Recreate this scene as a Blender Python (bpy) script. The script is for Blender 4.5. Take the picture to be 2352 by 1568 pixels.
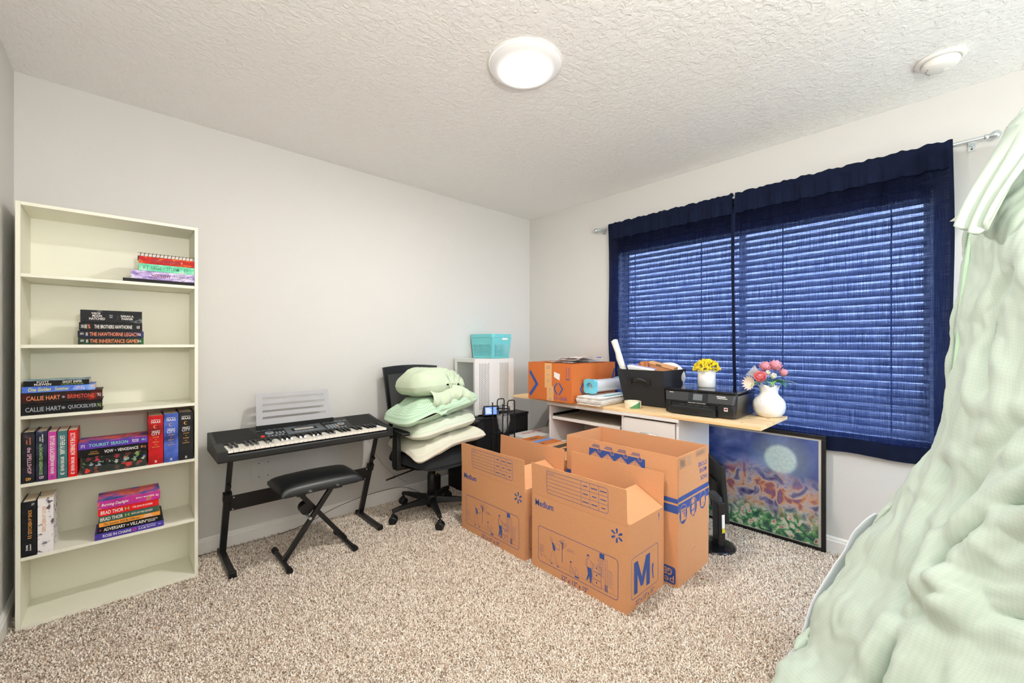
import bpy, bmesh, math, random
from mathutils import Vector, Matrix, noise as mnoise
random.seed(7)
for _o in list(bpy.data.objects): bpy.data.objects.remove(_o)
SC = bpy.context.scene
COL = SC.collection
# ---------------------------------------------------------------- camera
cam_d = bpy.data.cameras.new('camera'); CAM = bpy.data.objects.new('camera', cam_d); COL.objects.link(CAM)
CAM.location = (0, 0, 1.198)
CAM.rotation_euler = (math.radians(90), 0, math.radians(47 - 90))
cam_d.sensor_fit = 'HORIZONTAL'; cam_d.sensor_width = 36.0; cam_d.lens = 36.0 * 950 / 2352
cam_d.shift_y = 5 / 2352; cam_d.clip_start = 0.02; cam_d.clip_end = 200
SC.camera = CAM
# ---------------------------------------------------------------- world / light / exposure
W = bpy.data.worlds.new('daylight'); SC.world = W; W.use_nodes = True
_bg = W.node_tree.nodes['Background']
_bg.inputs[0].default_value = (0.64, 0.81, 1.0, 1); _bg.inputs[1].default_value = 14.0
UPLIGHT_W = 78.0          # unseen fill uplight added behind the camera
LAMP_EMIT = 480.0          # ceiling light diffuser
SC.view_settings.view_transform = 'Standard'; SC.view_settings.look = 'None'
SC.view_settings.gamma = 1.0; SC.view_settings.use_curve_mapping = False
SC.view_settings.exposure = 0.57
try:
    SC.cycles.use_denoising = True
    SC.cycles.max_bounces = 8; SC.cycles.diffuse_bounces = 5; SC.cycles.glossy_bounces = 3; SC.cycles.transparent_max_bounces = 10
    SC.cycles.use_adaptive_sampling = True; SC.cycles.adaptive_threshold = 0.035
    SC.cycles.sample_clamp_indirect = 6.0
    SC.cycles.caustics_reflective = False; SC.cycles.caustics_refractive = False
except Exception: pass

# ---------------------------------------------------------------- helpers
def lin(c):
    if isinstance(c, str):
        c = c.lstrip('#'); c = tuple(int(c[i:i+2], 16) for i in (0, 2, 4))
    return tuple(((v/255)/12.92 if v/255 <= 0.04045 else (((v/255)+0.055)/1.055)**2.4) for v in c) + (1.0,)

MATS = {}
def mat(name, col, rough=0.6, metal=0.0, spec=0.5, bump=0.0, bscale=200.0, vary=0.0, vscale=20.0, emit=None, estr=1.0, coat=0.0, alpha=1.0, sheen=0.0):
    if name in MATS: return MATS[name]
    m = bpy.data.materials.new(name); m.use_nodes = True
    nt = m.node_tree; b = nt.nodes['Principled BSDF']
    c = lin(col)
    b.inputs['Base Color'].default_value = c
    b.inputs['Roughness'].default_value = rough; b.inputs['Metallic'].default_value = metal
    b.inputs['Specular IOR Level'].default_value = spec
    b.inputs['Coat Weight'].default_value = coat; b.inputs['Alpha'].default_value = alpha
    if sheen: b.inputs['Sheen Weight'].default_value = sheen
    if emit:
        b.inputs['Emission Color'].default_value = lin(emit); b.inputs['Emission Strength'].default_value = estr
    if bump or vary:
        tc = nt.nodes.new('ShaderNodeTexCoord')
        if vary:
            n = nt.nodes.new('ShaderNodeTexNoise'); n.inputs['Scale'].default_value = vscale; n.inputs['Detail'].default_value = 4
            nt.links.new(tc.outputs['Object'], n.inputs['Vector'])
            r = nt.nodes.new('ShaderNodeMix'); r.data_type = 'RGBA'
            r.inputs[6].default_value = tuple(v*(1-vary) for v in c[:3]) + (1,)
            r.inputs[7].default_value = tuple(min(1, v*(1+vary)) for v in c[:3]) + (1,)
            nt.links.new(n.outputs['Fac'], r.inputs[0]); nt.links.new(r.outputs[2], b.inputs['Base Color'])
        if bump:
            n = nt.nodes.new('ShaderNodeTexNoise'); n.inputs['Scale'].default_value = bscale; n.inputs['Detail'].default_value = 3
            nt.links.new(tc.outputs['Object'], n.inputs['Vector'])
            bp = nt.nodes.new('ShaderNodeBump'); bp.inputs['Strength'].default_value = bump; bp.inputs['Distance'].default_value = 0.002
            nt.links.new(n.outputs['Fac'], bp.inputs['Height']); nt.links.new(bp.outputs[0], b.inputs['Normal'])
    MATS[name] = m
    return m

def nodes_of(name):
    m = bpy.data.materials.new(name); m.use_nodes = True; MATS[name] = m
    nt = m.node_tree
    return m, nt, nt.nodes['Principled BSDF']
def nd(nt, t, **kw):
    n = nt.nodes.new(t)
    for k, v in kw.items(): setattr(n, k, v)
    return n
def ramp(nt, src, stops):
    r = nd(nt, 'ShaderNodeValToRGB'); e = r.color_ramp.elements
    while len(e) < len(stops): e.new(0.5)
    for i, (p, c) in enumerate(stops): e[i].position = p; e[i].color = lin(c)
    nt.links.new(src, r.inputs[0]); return r.outputs[0]

def V(*a): return Vector(a)
class MB:
    """collects shapes, then links them as one mesh object"""
    def __init__(s, off=(0, 0, 0)):
        s.v = []; s.f = []; s.o = Vector(off); s.sm = []
    def add(s, verts, faces, smooth=False):
        n = len(s.v); s.v += [Vector(p) - s.o for p in verts]
        for f in faces: s.f.append([i + n for i in f]); s.sm.append(smooth)
        return s
    def box(s, x0, x1, y0, y1, z0, z1):
        p = [(x0,y0,z0),(x1,y0,z0),(x1,y1,z0),(x0,y1,z0),(x0,y0,z1),(x1,y0,z1),(x1,y1,z1),(x0,y1,z1)]
        return s.add(p, [(3,2,1,0),(4,5,6,7),(0,1,5,4),(1,2,6,5),(2,3,7,6),(3,0,4,7)])
    def hexa(s, bot, top):
        return s.add(list(bot) + list(top), [(3,2,1,0),(4,5,6,7),(0,1,5,4),(1,2,6,5),(2,3,7,6),(3,0,4,7)])
    def quad(s, *p): return s.add(p, [tuple(range(len(p)))])
    def prism(s, poly, d, org=(0,0,0), r=(1,0,0), u=(0,0,1)):
        """polygon in the (r,u) plane, extruded by d along r x u (from the plane backwards)"""
        r = Vector(r); u = Vector(u); n = r.cross(u); o = Vector(org)
        a = [o + r*x + u*y for x, y in poly]; b = [p - n*d for p in a]; k = len(poly)
        return s.add(a + b, [tuple(range(k)), tuple(range(2*k-1, k-1, -1))] + [(i, i+k, (i+1) % k + k, (i+1) % k) for i in range(k)])
    def cyl(s, p0, p1, r0, r1=None, n=16, caps=True, smooth=True):
        p0 = Vector(p0); p1 = Vector(p1); r1 = r0 if r1 is None else r1
        d = (p1-p0).normalized(); a = d.orthogonal().normalized(); b = d.cross(a)
        A = [p0 + (a*math.cos(t)+b*math.sin(t))*r0 for t in [2*math.pi*i/n for i in range(n)]]
        B = [p1 + (a*math.cos(t)+b*math.sin(t))*r1 for t in [2*math.pi*i/n for i in range(n)]]
        s.add(A+B, [(i, (i+1) % n, (i+1) % n + n, i+n) for i in range(n)], smooth)
        if caps: s.add(A, [tuple(range(n-1,-1,-1))]); s.add(B, [tuple(range(n))])
        return s
    def tube(s, path, r, n=8, closed=False, caps=True, flat=None):
        P = [Vector(p) for p in path]; k = len(P)
        T = []
        for i in range(k):
            a = P[(i-1) % k] if (closed or i > 0) else P[i]; b = P[(i+1) % k] if (closed or i < k-1) else P[i]
            T.append((b-a).normalized())
        nrm = T[0].orthogonal().normalized(); rings = []
        for i in range(k):
            nrm = (nrm - T[i]*nrm.dot(T[i])); nrm = nrm.normalized() if nrm.length > 1e-6 else T[i].orthogonal().normalized()
            bi = T[i].cross(nrm); ri = r[i] if isinstance(r, (list, tuple)) else r
            rings.append([P[i] + (nrm*math.cos(2*math.pi*j/n) + bi*math.sin(2*math.pi*j/n))*ri for j in range(n)])
        vs = [p for g in rings for p in g]; fs = []
        for i in range(k if closed else k-1):
            for j in range(n):
                a = i*n+j; b = i*n+(j+1) % n; c = ((i+1) % k)*n+(j+1) % n; d = ((i+1) % k)*n+j
                fs.append((a,b,c,d))
        s.add(vs, fs, True)
        if caps and not closed:
            s.add(rings[0], [tuple(range(n-1,-1,-1))]); s.add(rings[-1], [tuple(range(n))])
        return s
    def lathe(s, prof, c=(0,0,0), n=32, wob=None, smooth=True):
        c = Vector(c); vs = []; k = len(prof)
        for i, (r, z) in enumerate(prof):
            for j in range(n):
                t = 2*math.pi*j/n; rr, zz = (r, z) if wob is None else wob(r, z, t, i)
                vs.append(c + Vector((rr*math.cos(t), rr*math.sin(t), zz)))
        fs = [(i*n+j, i*n+(j+1) % n, (i+1)*n+(j+1) % n, (i+1)*n+j) for i in range(k-1) for j in range(n)]
        return s.add(vs, fs, smooth)
    def grid(s, fn, nu, nv, wu=False, wv=False, smooth=True, flip=False):
        vs = [fn(i/(nu if wu else nu-1), j/(nv if wv else nv-1)) for j in range(nv) for i in range(nu)]
        fs = []
        for j in range(nv if wv else nv-1):
            for i in range(nu if wu else nu-1):
                q = (j*nu+i, j*nu+(i+1) % nu, ((j+1) % nv)*nu+(i+1) % nu, ((j+1) % nv)*nu+i)
                fs.append(q[::-1] if flip else q)
        return s.add(vs, fs, smooth)
    def ribbon(s, pts, w, org, r, u, closed=False):
        """flat printed line of width w through 2-D points in the (r,u) plane"""
        r = Vector(r); u = Vector(u); o = Vector(org); n = len(pts)
        for i in range(n if closed else n-1):
            a = Vector(pts[i]); b = Vector(pts[(i+1) % n]); d = b-a
            if d.length < 1e-9: continue
            d.normalize(); q = Vector((-d.y, d.x))*w/2; a2 = a - d*w*0.4; b2 = b + d*w*0.4
            s.add([o + r*p.x + u*p.y for p in (a2-q, b2-q, b2+q, a2+q)], [(0,1,2,3)])
        return s
    def poly2(s, pts, org, r, u):
        r = Vector(r); u = Vector(u); o = Vector(org)
        return s.add([o + r*x + u*y for x, y in pts], [tuple(range(len(pts)))])
    def disc2(s, cx, cy, rad, org, r, u, n=20, ry=None):
        ry = rad if ry is None else ry
        return s.poly2([(cx+rad*math.cos(2*math.pi*i/n), cy+ry*math.sin(2*math.pi*i/n)) for i in range(n)], org, r, u)
    def text(s, t, org, r, u, w=None, h=None, al='c', bold=0.0, shear=0.0, res=2):
        """lettering laid flat in the (r,u) plane; org is its left/centre/right point at mid height"""
        key = (t, bold, shear, res)
        if key not in TXT:
            cu = bpy.data.curves.new('t', 'FONT'); cu.body = t; cu.size = 1; cu.resolution_u = res; cu.offset = bold; cu.shear = shear
            ob = bpy.data.objects.new('t', cu); me = bpy.data.meshes.new_from_object(ob)
            TXT[key] = ([tuple(q.co[:2]) for q in me.vertices], [tuple(p.vertices) for p in me.polygons])
            bpy.data.objects.remove(ob); bpy.data.curves.remove(cu); bpy.data.meshes.remove(me)
        vs, fs = TXT[key]
        x0 = min(p[0] for p in vs); x1 = max(p[0] for p in vs); y0 = min(p[1] for p in vs); y1 = max(p[1] for p in vs)
        sx = w/(x1-x0) if w else h/(y1-y0); sy = h/(y1-y0) if h else sx
        ax = {'l': x0, 'c': (x0+x1)/2, 'r': x1}[al]; ay = (y0+y1)/2
        r = Vector(r); u = Vector(u); o = Vector(org)
        return s.add([o + r*((x-ax)*sx) + u*((y-ay)*sy) for x, y in vs], fs)
    def build(s, name, m, parent=None, bevel=0.0, seg=2, smooth=None, label=None, kind=None, weld=False):
        me = bpy.data.meshes.new(name); me.from_pydata([tuple(p) for p in s.v], [], s.f)
        for p, q in zip(me.polygons, s.sm): p.use_smooth = q if smooth is None else smooth
        if bevel or weld:
            bm = bmesh.new(); bm.from_mesh(me)
            bmesh.ops.remove_doubles(bm, verts=bm.verts, dist=1e-5)
            if bevel:
                bmesh.ops.bevel(bm, geom=[e for e in bm.edges if len(e.link_faces) == 2 and e.calc_face_angle(0) > 0.5], offset=bevel, segments=seg, profile=0.5, affect='EDGES', clamp_overlap=True)
            bmesh.ops.recalc_face_normals(bm, faces=bm.faces)
            bm.to_mesh(me); bm.free()
        me.materials.append(MATS[m] if isinstance(m, str) else m)
        o = bpy.data.objects.new(name, me); COL.objects.link(o)
        if parent is not None: o.parent = parent
        if label: o['label'] = label
        if kind: o['kind'] = kind
        return o
TXT = {}
def thing(name, label, cat, loc=(0,0,0), rz=0.0, group=None):
    o = bpy.data.objects.new(name, None); COL.objects.link(o); o.empty_display_size = 0.05
    o.location = loc; o.rotation_euler = (0, 0, rz); o['label'] = label; o['category'] = cat
    if group: o['group'] = group
    return o
def tag(o, label, cat, group=None):
    o['label'] = label; o['category'] = cat
    if group: o['group'] = group
    return o
def struct(o): o['kind'] = 'structure'; return o
def bz(p, q, n=10):
    """smooth curve through points (Catmull-Rom), n steps a piece"""
    P = [Vector(v) for v in p]; out = []
    for i in range(len(P)-1):
        a = P[max(i-1,0)]; b = P[i]; c = P[i+1]; d = P[min(i+2,len(P)-1)]
        for k in range(n):
            t = k/n; out.append(0.5*((2*b)+(c-a)*t+(2*a-5*b+4*c-d)*t*t+(3*b-a-3*c+d)*t**3))
    return out + [P[-1]]
def rrect(x0, y0, x1, y1, r, n=5):
    pts = []
    for cx, cy, a in ((x1-r,y0+r,-90),(x1-r,y1-r,0),(x0+r,y1-r,90),(x0+r,y0+r,180)):
        for i in range(n+1):
            t = math.radians(a+90*i/n); pts.append((cx+r*math.cos(t), cy+r*math.sin(t)))
    return pts
XP = V(1,0,0); XN = V(-1,0,0); YP = V(0,1,0); YN = V(0,-1,0); ZP = V(0,0,1); ZN = V(0,0,-1)
def fbm(p, o=3): return mnoise.fractal(Vector(p), 1.0, 2.0, o)

# ---------------------------------------------------------------- materials of the room
def wall_material(name, col, bscale, bstr, dist):
    m, nt, b = nodes_of(name); b.inputs['Base Color'].default_value = lin(col); b.inputs['Roughness'].default_value = 0.75
    b.inputs['Specular IOR Level'].default_value = 0.25
    tc = nd(nt, 'ShaderNodeTexCoord'); n = nd(nt, 'ShaderNodeTexNoise'); n.inputs['Scale'].default_value = bscale
    n.inputs['Detail'].default_value = 5; n.inputs['Distortion'].default_value = 0.6
    nt.links.new(tc.outputs['Object'], n.inputs['Vector'])
    h = ramp(nt, n.outputs['Fac'], [(0.42, '#000000'), (0.60, '#ffffff')])
    bp = nd(nt, 'ShaderNodeBump'); bp.inputs['Strength'].default_value = bstr; bp.inputs['Distance'].default_value = dist
    nt.links.new(h, bp.inputs['Height']); nt.links.new(bp.outputs[0], b.inputs['Normal'])
    return m
wall_material('wall_paint', '#d9d7d3', 60, 0.06, 0.002)
mat('wall_paint_smooth', '#d9d7d3', 0.75, spec=0.25)
wall_material('ceiling_paint', '#f4f3f1', 42, 0.5, 0.004)
mat('trim_paint', '#f4f2ee', 0.4)
def carpet_material():
    m, nt, b = nodes_of('carpet'); b.inputs['Roughness'].default_value = 1.0; b.inputs['Specular IOR Level'].default_value = 0.1
    tc = nd(nt, 'ShaderNodeTexCoord')
    n = nd(nt, 'ShaderNodeTexNoise'); n.inputs['Scale'].default_value = 150; n.inputs['Detail'].default_value = 3; n.inputs['Roughness'].default_value = 0.7
    nt.links.new(tc.outputs['Object'], n.inputs['Vector'])
    c = ramp(nt, n.outputs['Fac'], [(0.30, '#927c6a'), (0.42, '#c8b29c'), (0.52, '#e8d8c6'), (0.64, '#f8eee2'), (0.75, '#dcc8b4')])
    nt.links.new(c, b.inputs['Base Color'])
    bp = nd(nt, 'ShaderNodeBump'); bp.inputs['Strength'].default_value = 1.0; bp.inputs['Distance'].default_value = 0.012
    nt.links.new(n.outputs['Fac'], bp.inputs['Height']); nt.links.new(bp.outputs[0], b.inputs['Normal'])
carpet_material()
def tuft_material():
    m, nt, b = nodes_of('carpet_yarn'); b.inputs['Roughness'].default_value = 1.0; b.inputs['Specular IOR Level'].default_value = 0.1
    a = nd(nt, 'ShaderNodeAttribute'); a.attribute_name = 'yarn'
    nt.links.new(ramp(nt, a.outputs['Fac'], [(0.0, '#7d6a5a'), (0.12, '#b5a08c'), (0.26, '#e8d8c6'), (0.55, '#fbf1e4'), (0.86, '#fffaf2'), (1.0, '#e0c4ac')]), b.inputs['Base Color'])
tuft_material()
mat('glass_pane', '#ffffff', 0.02, alpha=0.12, spec=0.5)

# ---------------------------------------------------------------- the room
RX0, RX1, RY0, RY1, RH = -0.375, 2.975, -1.15, 2.93, 2.44
struct(MB().box(RX0-0.12, RX1+0.12, RY0-0.12, RY1+0.12, -0.1, 0.0).build('floor', 'carpet'))
struct(MB().box(RX0-0.12, RX1+0.12, RY0-0.12, RY1+0.12, RH, RH+0.1).build('ceiling', 'ceiling_paint'))
struct(MB().box(RX0, RX1, RY1, RY1+0.12, 0, RH).build('wall_back', 'wall_paint'))
struct(MB().box(RX0-0.12, RX0, RY0-0.12, RY1+0.12, 0, RH).build('wall_left', 'wall_paint_smooth'))
VX0, VX1, VZ0, VZ1 = 2.00, 2.88, 0.85, 1.95          # unseen window added in the rear wall, standing in for side daylight
wq = MB(); wq.box(RX0, VX0, RY0-0.12, RY0, 0, RH); wq.box(VX1, RX1, RY0-0.12, RY0, 0, RH); wq.box(VX0, VX1, RY0-0.12, RY0, 0, VZ0); wq.box(VX0, VX1, RY0-0.12, RY0, VZ1, RH)
struct(wq.build('wall_rear', 'wall_paint'))
WY0, WY1, WZ0, WZ1 = 0.075, 1.900, 0.672, 1.995      # window opening
wb = MB()
wb.box(RX1, RX1+0.12, RY0-0.12, WY0, 0, RH); wb.box(RX1, RX1+0.12, WY1, RY1+0.12, 0, RH)
wb.box(RX1, RX1+0.12, WY0, WY1, 0, WZ0); wb.box(RX1, RX1+0.12, WY0, WY1, WZ1, RH)
struct(wb.build('wall_right', 'wall_paint'))
def baseboard(name, p0, p1, n):
    """n points into the room; stepped profile"""
    p0 = V(*p0); p1 = V(*p1); n = V(*n); m = MB()
    prof = [(0,0),(0.014,0),(0.014,0.066),(0.010,0.072),(0.010,0.080),(0.005,0.088),(0.0,0.090)]
    a = [p0 + n*x + ZP*z for x, z in prof]; b = [p1 + n*x + ZP*z for x, z in prof]; k = len(prof)
    m.add(a+b, [(i, (i+1) % k, (i+1) % k + k, i+k) for i in range(k)] + [tuple(range(k-1,-1,-1)), tuple(range(k, 2*k))])
    return struct(m.build(name, 'trim_paint', weld=True, bevel=0.0))
baseboard('baseboard_back', (RX0, RY1, 0), (RX1, RY1, 0), (0,-1,0))
baseboard('baseboard_right', (RX1, RY0, 0), (RX1, RY1-0.014, 0), (-1,0,0))
baseboard('baseboard_left', (RX0, RY0, 0), (RX0, RY1-0.014, 0), (1,0,0))
w2 = bpy.data.objects.new('stand_in_window', None); COL.objects.link(w2); w2['kind'] = 'structure'
f2 = MB(); Y2 = RY0-0.10
f2.box(VX0, VX0+0.04, Y2, Y2+0.03, VZ0, VZ1); f2.box(VX1-0.04, VX1, Y2, Y2+0.03, VZ0, VZ1); f2.box(VX0+0.04, VX1-0.04, Y2, Y2+0.03, VZ0, VZ0+0.04); f2.box(VX0+0.04, VX1-0.04, Y2, Y2+0.03, VZ1-0.04, VZ1); f2.box(VX0+0.04, VX1-0.04, Y2, Y2+0.03, 1.46, 1.49)
f2.build('window_frame', 'trim_paint', w2)
for a, b in ((VZ0+0.04, 1.46), (1.49, VZ1-0.04)): MB().box(VX0+0.04, VX1-0.04, Y2+0.012, Y2+0.016, a, b).build('pane', 'glass_pane', w2)
mat('lawn', '#aaa898', 0.95, vary=0.15, vscale=3)
struct(MB().box(-16, 18, -16, 18, -0.45, -0.30).build('ground', 'lawn'))
# window: frame, meeting rail, two panes, sill
wr = bpy.data.objects.new('window_1', None); COL.objects.link(wr); wr['kind'] = 'structure'
fr = MB(); X = RX1 + 0.085
fr.box(X, X+0.03, WY0, WY0+0.04, WZ0, WZ1); fr.box(X, X+0.03, WY1-0.04, WY1, WZ0, WZ1)
fr.box(X, X+0.03, WY0+0.04, WY1-0.04, WZ0, WZ0+0.04); fr.box(X, X+0.03, WY0+0.04, WY1-0.04, WZ1-0.04, WZ1)
fr.build('window_frame', 'trim_paint', wr)
MB().box(X, X+0.03, (WY0+WY1)/2-0.02, (WY0+WY1)/2+0.02, WZ0+0.04, WZ1-0.04).build('meeting_rail', 'trim_paint', wr)
for a, b in ((WY0+0.04, (WY0+WY1)/2-0.02), ((WY0+WY1)/2+0.02, WY1-0.04)):
    MB().box(X+0.012, X+0.016, a, b, WZ0+0.04, WZ1-0.04).build('pane', 'glass_pane', wr)
MB().box(RX1-0.012, X, WY0-0.02, WY1+0.02, WZ0-0.018, WZ0).build('window_sill', 'trim_paint', wr)
# ---------------------------------------------------------------- carpet pile (tufts standing on the floor, nobody could count them)
def carpet_pile():
    rnd = random.Random(3); vs = []; fs = []; col = []
    def visible(x, y):
        dep = x*0.682+y*0.731; lat = x*0.731-y*0.682
        if dep < 1.2 or abs(lat) > dep*1.27: return False
        return True
    y = RY0
    P = 0.0062
    y = -0.25
    while y < RY1-0.016:
        x = RX0+0.016
        while x < RX1-0.016:
            px = x + rnd.uniform(-.4,.4)*P; py = y + rnd.uniform(-.4,.4)*P
            if visible(px, py):
                a = rnd.uniform(0, 6.283); l = rnd.uniform(.0035,.0080); h = rnd.uniform(.0050,.0095); w = rnd.uniform(.0014,.0024)
                dx, dy = math.cos(a), math.sin(a); n = len(vs)
                vs += [(px-dy*w, py+dx*w, 0.001), (px+dy*w, py-dx*w, 0.001),
                       (px+dx*l*.55+dy*w*1.2, py+dy*l*.55-dx*w*1.2, h), (px+dx*l*.55-dy*w*1.2, py+dy*l*.55+dx*w*1.2, h),
                       (px+dx*l*1.25, py+dy*l*1.25, h*.72)]
                fs += [(n, n+1, n+2, n+3), (n+3, n+2, n+4)]
                c = rnd.random(); col += [c]*5
            x += P
        y += P
    me = bpy.data.meshes.new('carpet_pile'); me.from_pydata(vs, [], fs)
    at = me.attributes.new('yarn', 'FLOAT', 'POINT'); at.data.foreach_set('value', col)
    me.materials.append(MATS['carpet_yarn'])
    o = bpy.data.objects.new('carpet_pile', me); COL.objects.link(o); o['kind'] = 'stuff'
    o.parent = bpy.data.objects['floor']; o['label'] = 'beige and brown flecked carpet pile'
carpet_pile()

# ---------------------------------------------------------------- window blind
mat('blind_white', '#f2f4f6', 0.5)
def blind_slat_material():
    m, nt, b = nodes_of('blind_slat')
    b.inputs['Base Color'].default_value = lin('#eef1f4'); b.inputs['Roughness'].default_value = 0.5
    tr = nd(nt, 'ShaderNodeBsdfTranslucent'); tr.inputs[0].default_value = (0.8, 0.85, 0.9, 1)
    mx = nd(nt, 'ShaderNodeMixShader'); mx.inputs[0].default_value = 0.09
    nt.links.new(b.outputs[0], mx.inputs[1]); nt.links.new(tr.outputs[0], mx.inputs[2])
    nt.links.new(mx.outputs[0], nt.nodes['Material Output'].inputs[0])
blind_slat_material()
bl = thing('window_blind', 'white horizontal slat window blind behind the navy curtains', 'blind', (RX1+0.04, (WY0+WY1)/2, WZ0))
bo = bl.location
MB(bo).box(RX1+0.012, RX1+0.062, WY0+0.012, WY1-0.012, WZ1-0.045, WZ1-0.002).build('headrail', 'blind_white', bl)
MB(bo).box(RX1+0.015, RX1+0.055, WY0+0.014, WY1-0.014, WZ0+0.004, WZ0+0.020).build('bottom_rail', 'blind_white', bl)
def slat_mesh():
    m = MB(); w = 0.0235; tilt = math.radians(47)
    pts = []
    for i in range(5):
        t = -1+i*0.5; a = t*w; c = 0.0028*(1-t*t)
        pts.append((a*math.cos(tilt)-c*math.sin(tilt), a*math.sin(tilt)+c*math.cos(tilt)))
    L = (WY1-WY0)/2-0.014
    m.add([(x,-L,z) for x, z in pts]+[(x,L,z) for x, z in pts], [(i,i+1,i+6,i+5) for i in range(4)], True)
    return m
first = None; z = WZ0+0.048; slat_me = None
while z < WZ1-0.055:
    if slat_me is None:
        o = slat_mesh().build('slat', 'blind_slat', bl); slat_me = o.data
    else:
        o = bpy.data.objects.new('slat', slat_me); COL.objects.link(o); o.parent = bl
    o.location = (-0.004, 0, z-WZ0); z += 0.0418
for y in (WY0+0.16, WY0+0.66, WY0+1.16, WY1-0.14):
    MB(bo).box(RX1+0.022, RX1+0.0235, y-0.003, y+0.003, WZ0+0.02, WZ1-0.045).build('ladder_cord', 'blind_white', bl)
MB(bo).cyl((RX1+0.008, WY1-0.09, 1.35), (RX1+0.008, WY1-0.09, WZ1-0.05), 0.004, n=6).build('tilt_wand', 'blind_white', bl)

# ---------------------------------------------------------------- curtains and rod
def curtain_material():
    m, nt, b = nodes_of('navy_curtain')
    tc = nd(nt, 'ShaderNodeTexCoord')
    def threads(sy, sz):
        mp = nd(nt, 'ShaderNodeMapping'); mp.inputs['Scale'].default_value = (1, sy, sz); nt.links.new(tc.outputs['Object'], mp.inputs[0])
        n = nd(nt, 'ShaderNodeTexNoise'); n.inputs['Scale'].default_value = 1.0; n.inputs['Detail'].default_value = 2; nt.links.new(mp.outputs[0], n.inputs['Vector'])
        return n.outputs['Fac']
    a = threads(420, 7); c = threads(9, 420)
    ad = nd(nt, 'ShaderNodeMath', operation='ADD'); nt.links.new(a, ad.inputs[0]); nt.links.new(c, ad.inputs[1])
    op = nd(nt, 'ShaderNodeMapRange'); op.inputs[1].default_value = 0.72; op.inputs[2].default_value = 1.32; op.inputs[3].default_value = 0.0; op.inputs[4].default_value = 0.36
    nt.links.new(ad.outputs[0], op.inputs[0])
    b.inputs['Base Color'].default_value = lin('#0b1228'); b.inputs['Roughness'].default_value = 0.9; b.inputs['Specular IOR Level'].default_value = 0.15
    tl = nd(nt, 'ShaderNodeBsdfTranslucent'); tl.inputs[0].default_value = (0.006, 0.012, 0.05, 1)
    ms = nd(nt, 'ShaderNodeMixShader'); ms.inputs[0].default_value = 0.5
    nt.links.new(b.outputs[0], ms.inputs[1]); nt.links.new(tl.outputs[0], ms.inputs[2])
    tp = nd(nt, 'ShaderNodeBsdfTransparent'); tp.inputs[0].default_value = (0.20, 0.225, 0.37, 1)
    mx = nd(nt, 'ShaderNodeMixShader'); nt.links.new(op.outputs[0], mx.inputs[0])
    nt.links.new(ms.outputs[0], mx.inputs[1]); nt.links.new(tp.outputs[0], mx.inputs[2])
    nt.links.new(mx.outputs[0], nt.nodes['Material Output'].inputs[0])
curtain_material()
mat('navy_hem', '#10182f', 0.9, spec=0.15, bump=0.3, bscale=400)
mat('brushed_silver', '#cdd6d8', 0.28, metal=0.85)
CX_ = 2.922; RODZ = 2.158
rod = thing('curtain_rod', 'silver curtain rod with ball finials above the window', 'curtain rod', (CX_, 0.98, RODZ))
MB(rod.location).cyl((CX_, -0.09, RODZ), (CX_, 2.05, RODZ), 0.0085, n=14).build('pole', 'brushed_silver', rod)
for y, s in ((-0.09, -1), (2.05, 1)):
    f = MB(); f.o = rod.location
    prof = [(0.0088,0),(0.013,0.004),(0.013,0.010),(0.009,0.014),(0.0095,0.018),(0.017,0.026),(0.020,0.036),(0.017,0.046),(0.009,0.053),(0.0,0.055)]
    n = 16; vs = [V(CX_+r*math.cos(2*math.pi*j/n), y+s*h, RODZ+r*math.sin(2*math.pi*j/n)) for r, h in prof for j in range(n)]
    f.add(vs, [(i*n+j, i*n+(j+1) % n, (i+1)*n+(j+1) % n, (i+1)*n+j) for i in range(len(prof)-1) for j in range(n)], True)
    f.build('finial', 'brushed_silver', rod)
mat('dark_screw', '#3a352c', 0.5)
for y in (-0.053, 2.035):
    m = MB(rod.location); m.box(RX1-0.004, RX1, y-0.012, y+0.012, RODZ-0.034, RODZ+0.010); m.box(CX_, RX1-0.003, y-0.004, y+0.004, RODZ-0.014, RODZ-0.008)
    br_ = m.build('bracket', 'brushed_silver', rod)
    for zz in (-0.012, -0.026):
        MB(rod.location).cyl((RX1-0.0035, y, RODZ+zz), (RX1-0.0065, y, RODZ+zz), 0.004, n=8).build('screw', 'dark_screw', br_)
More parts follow.
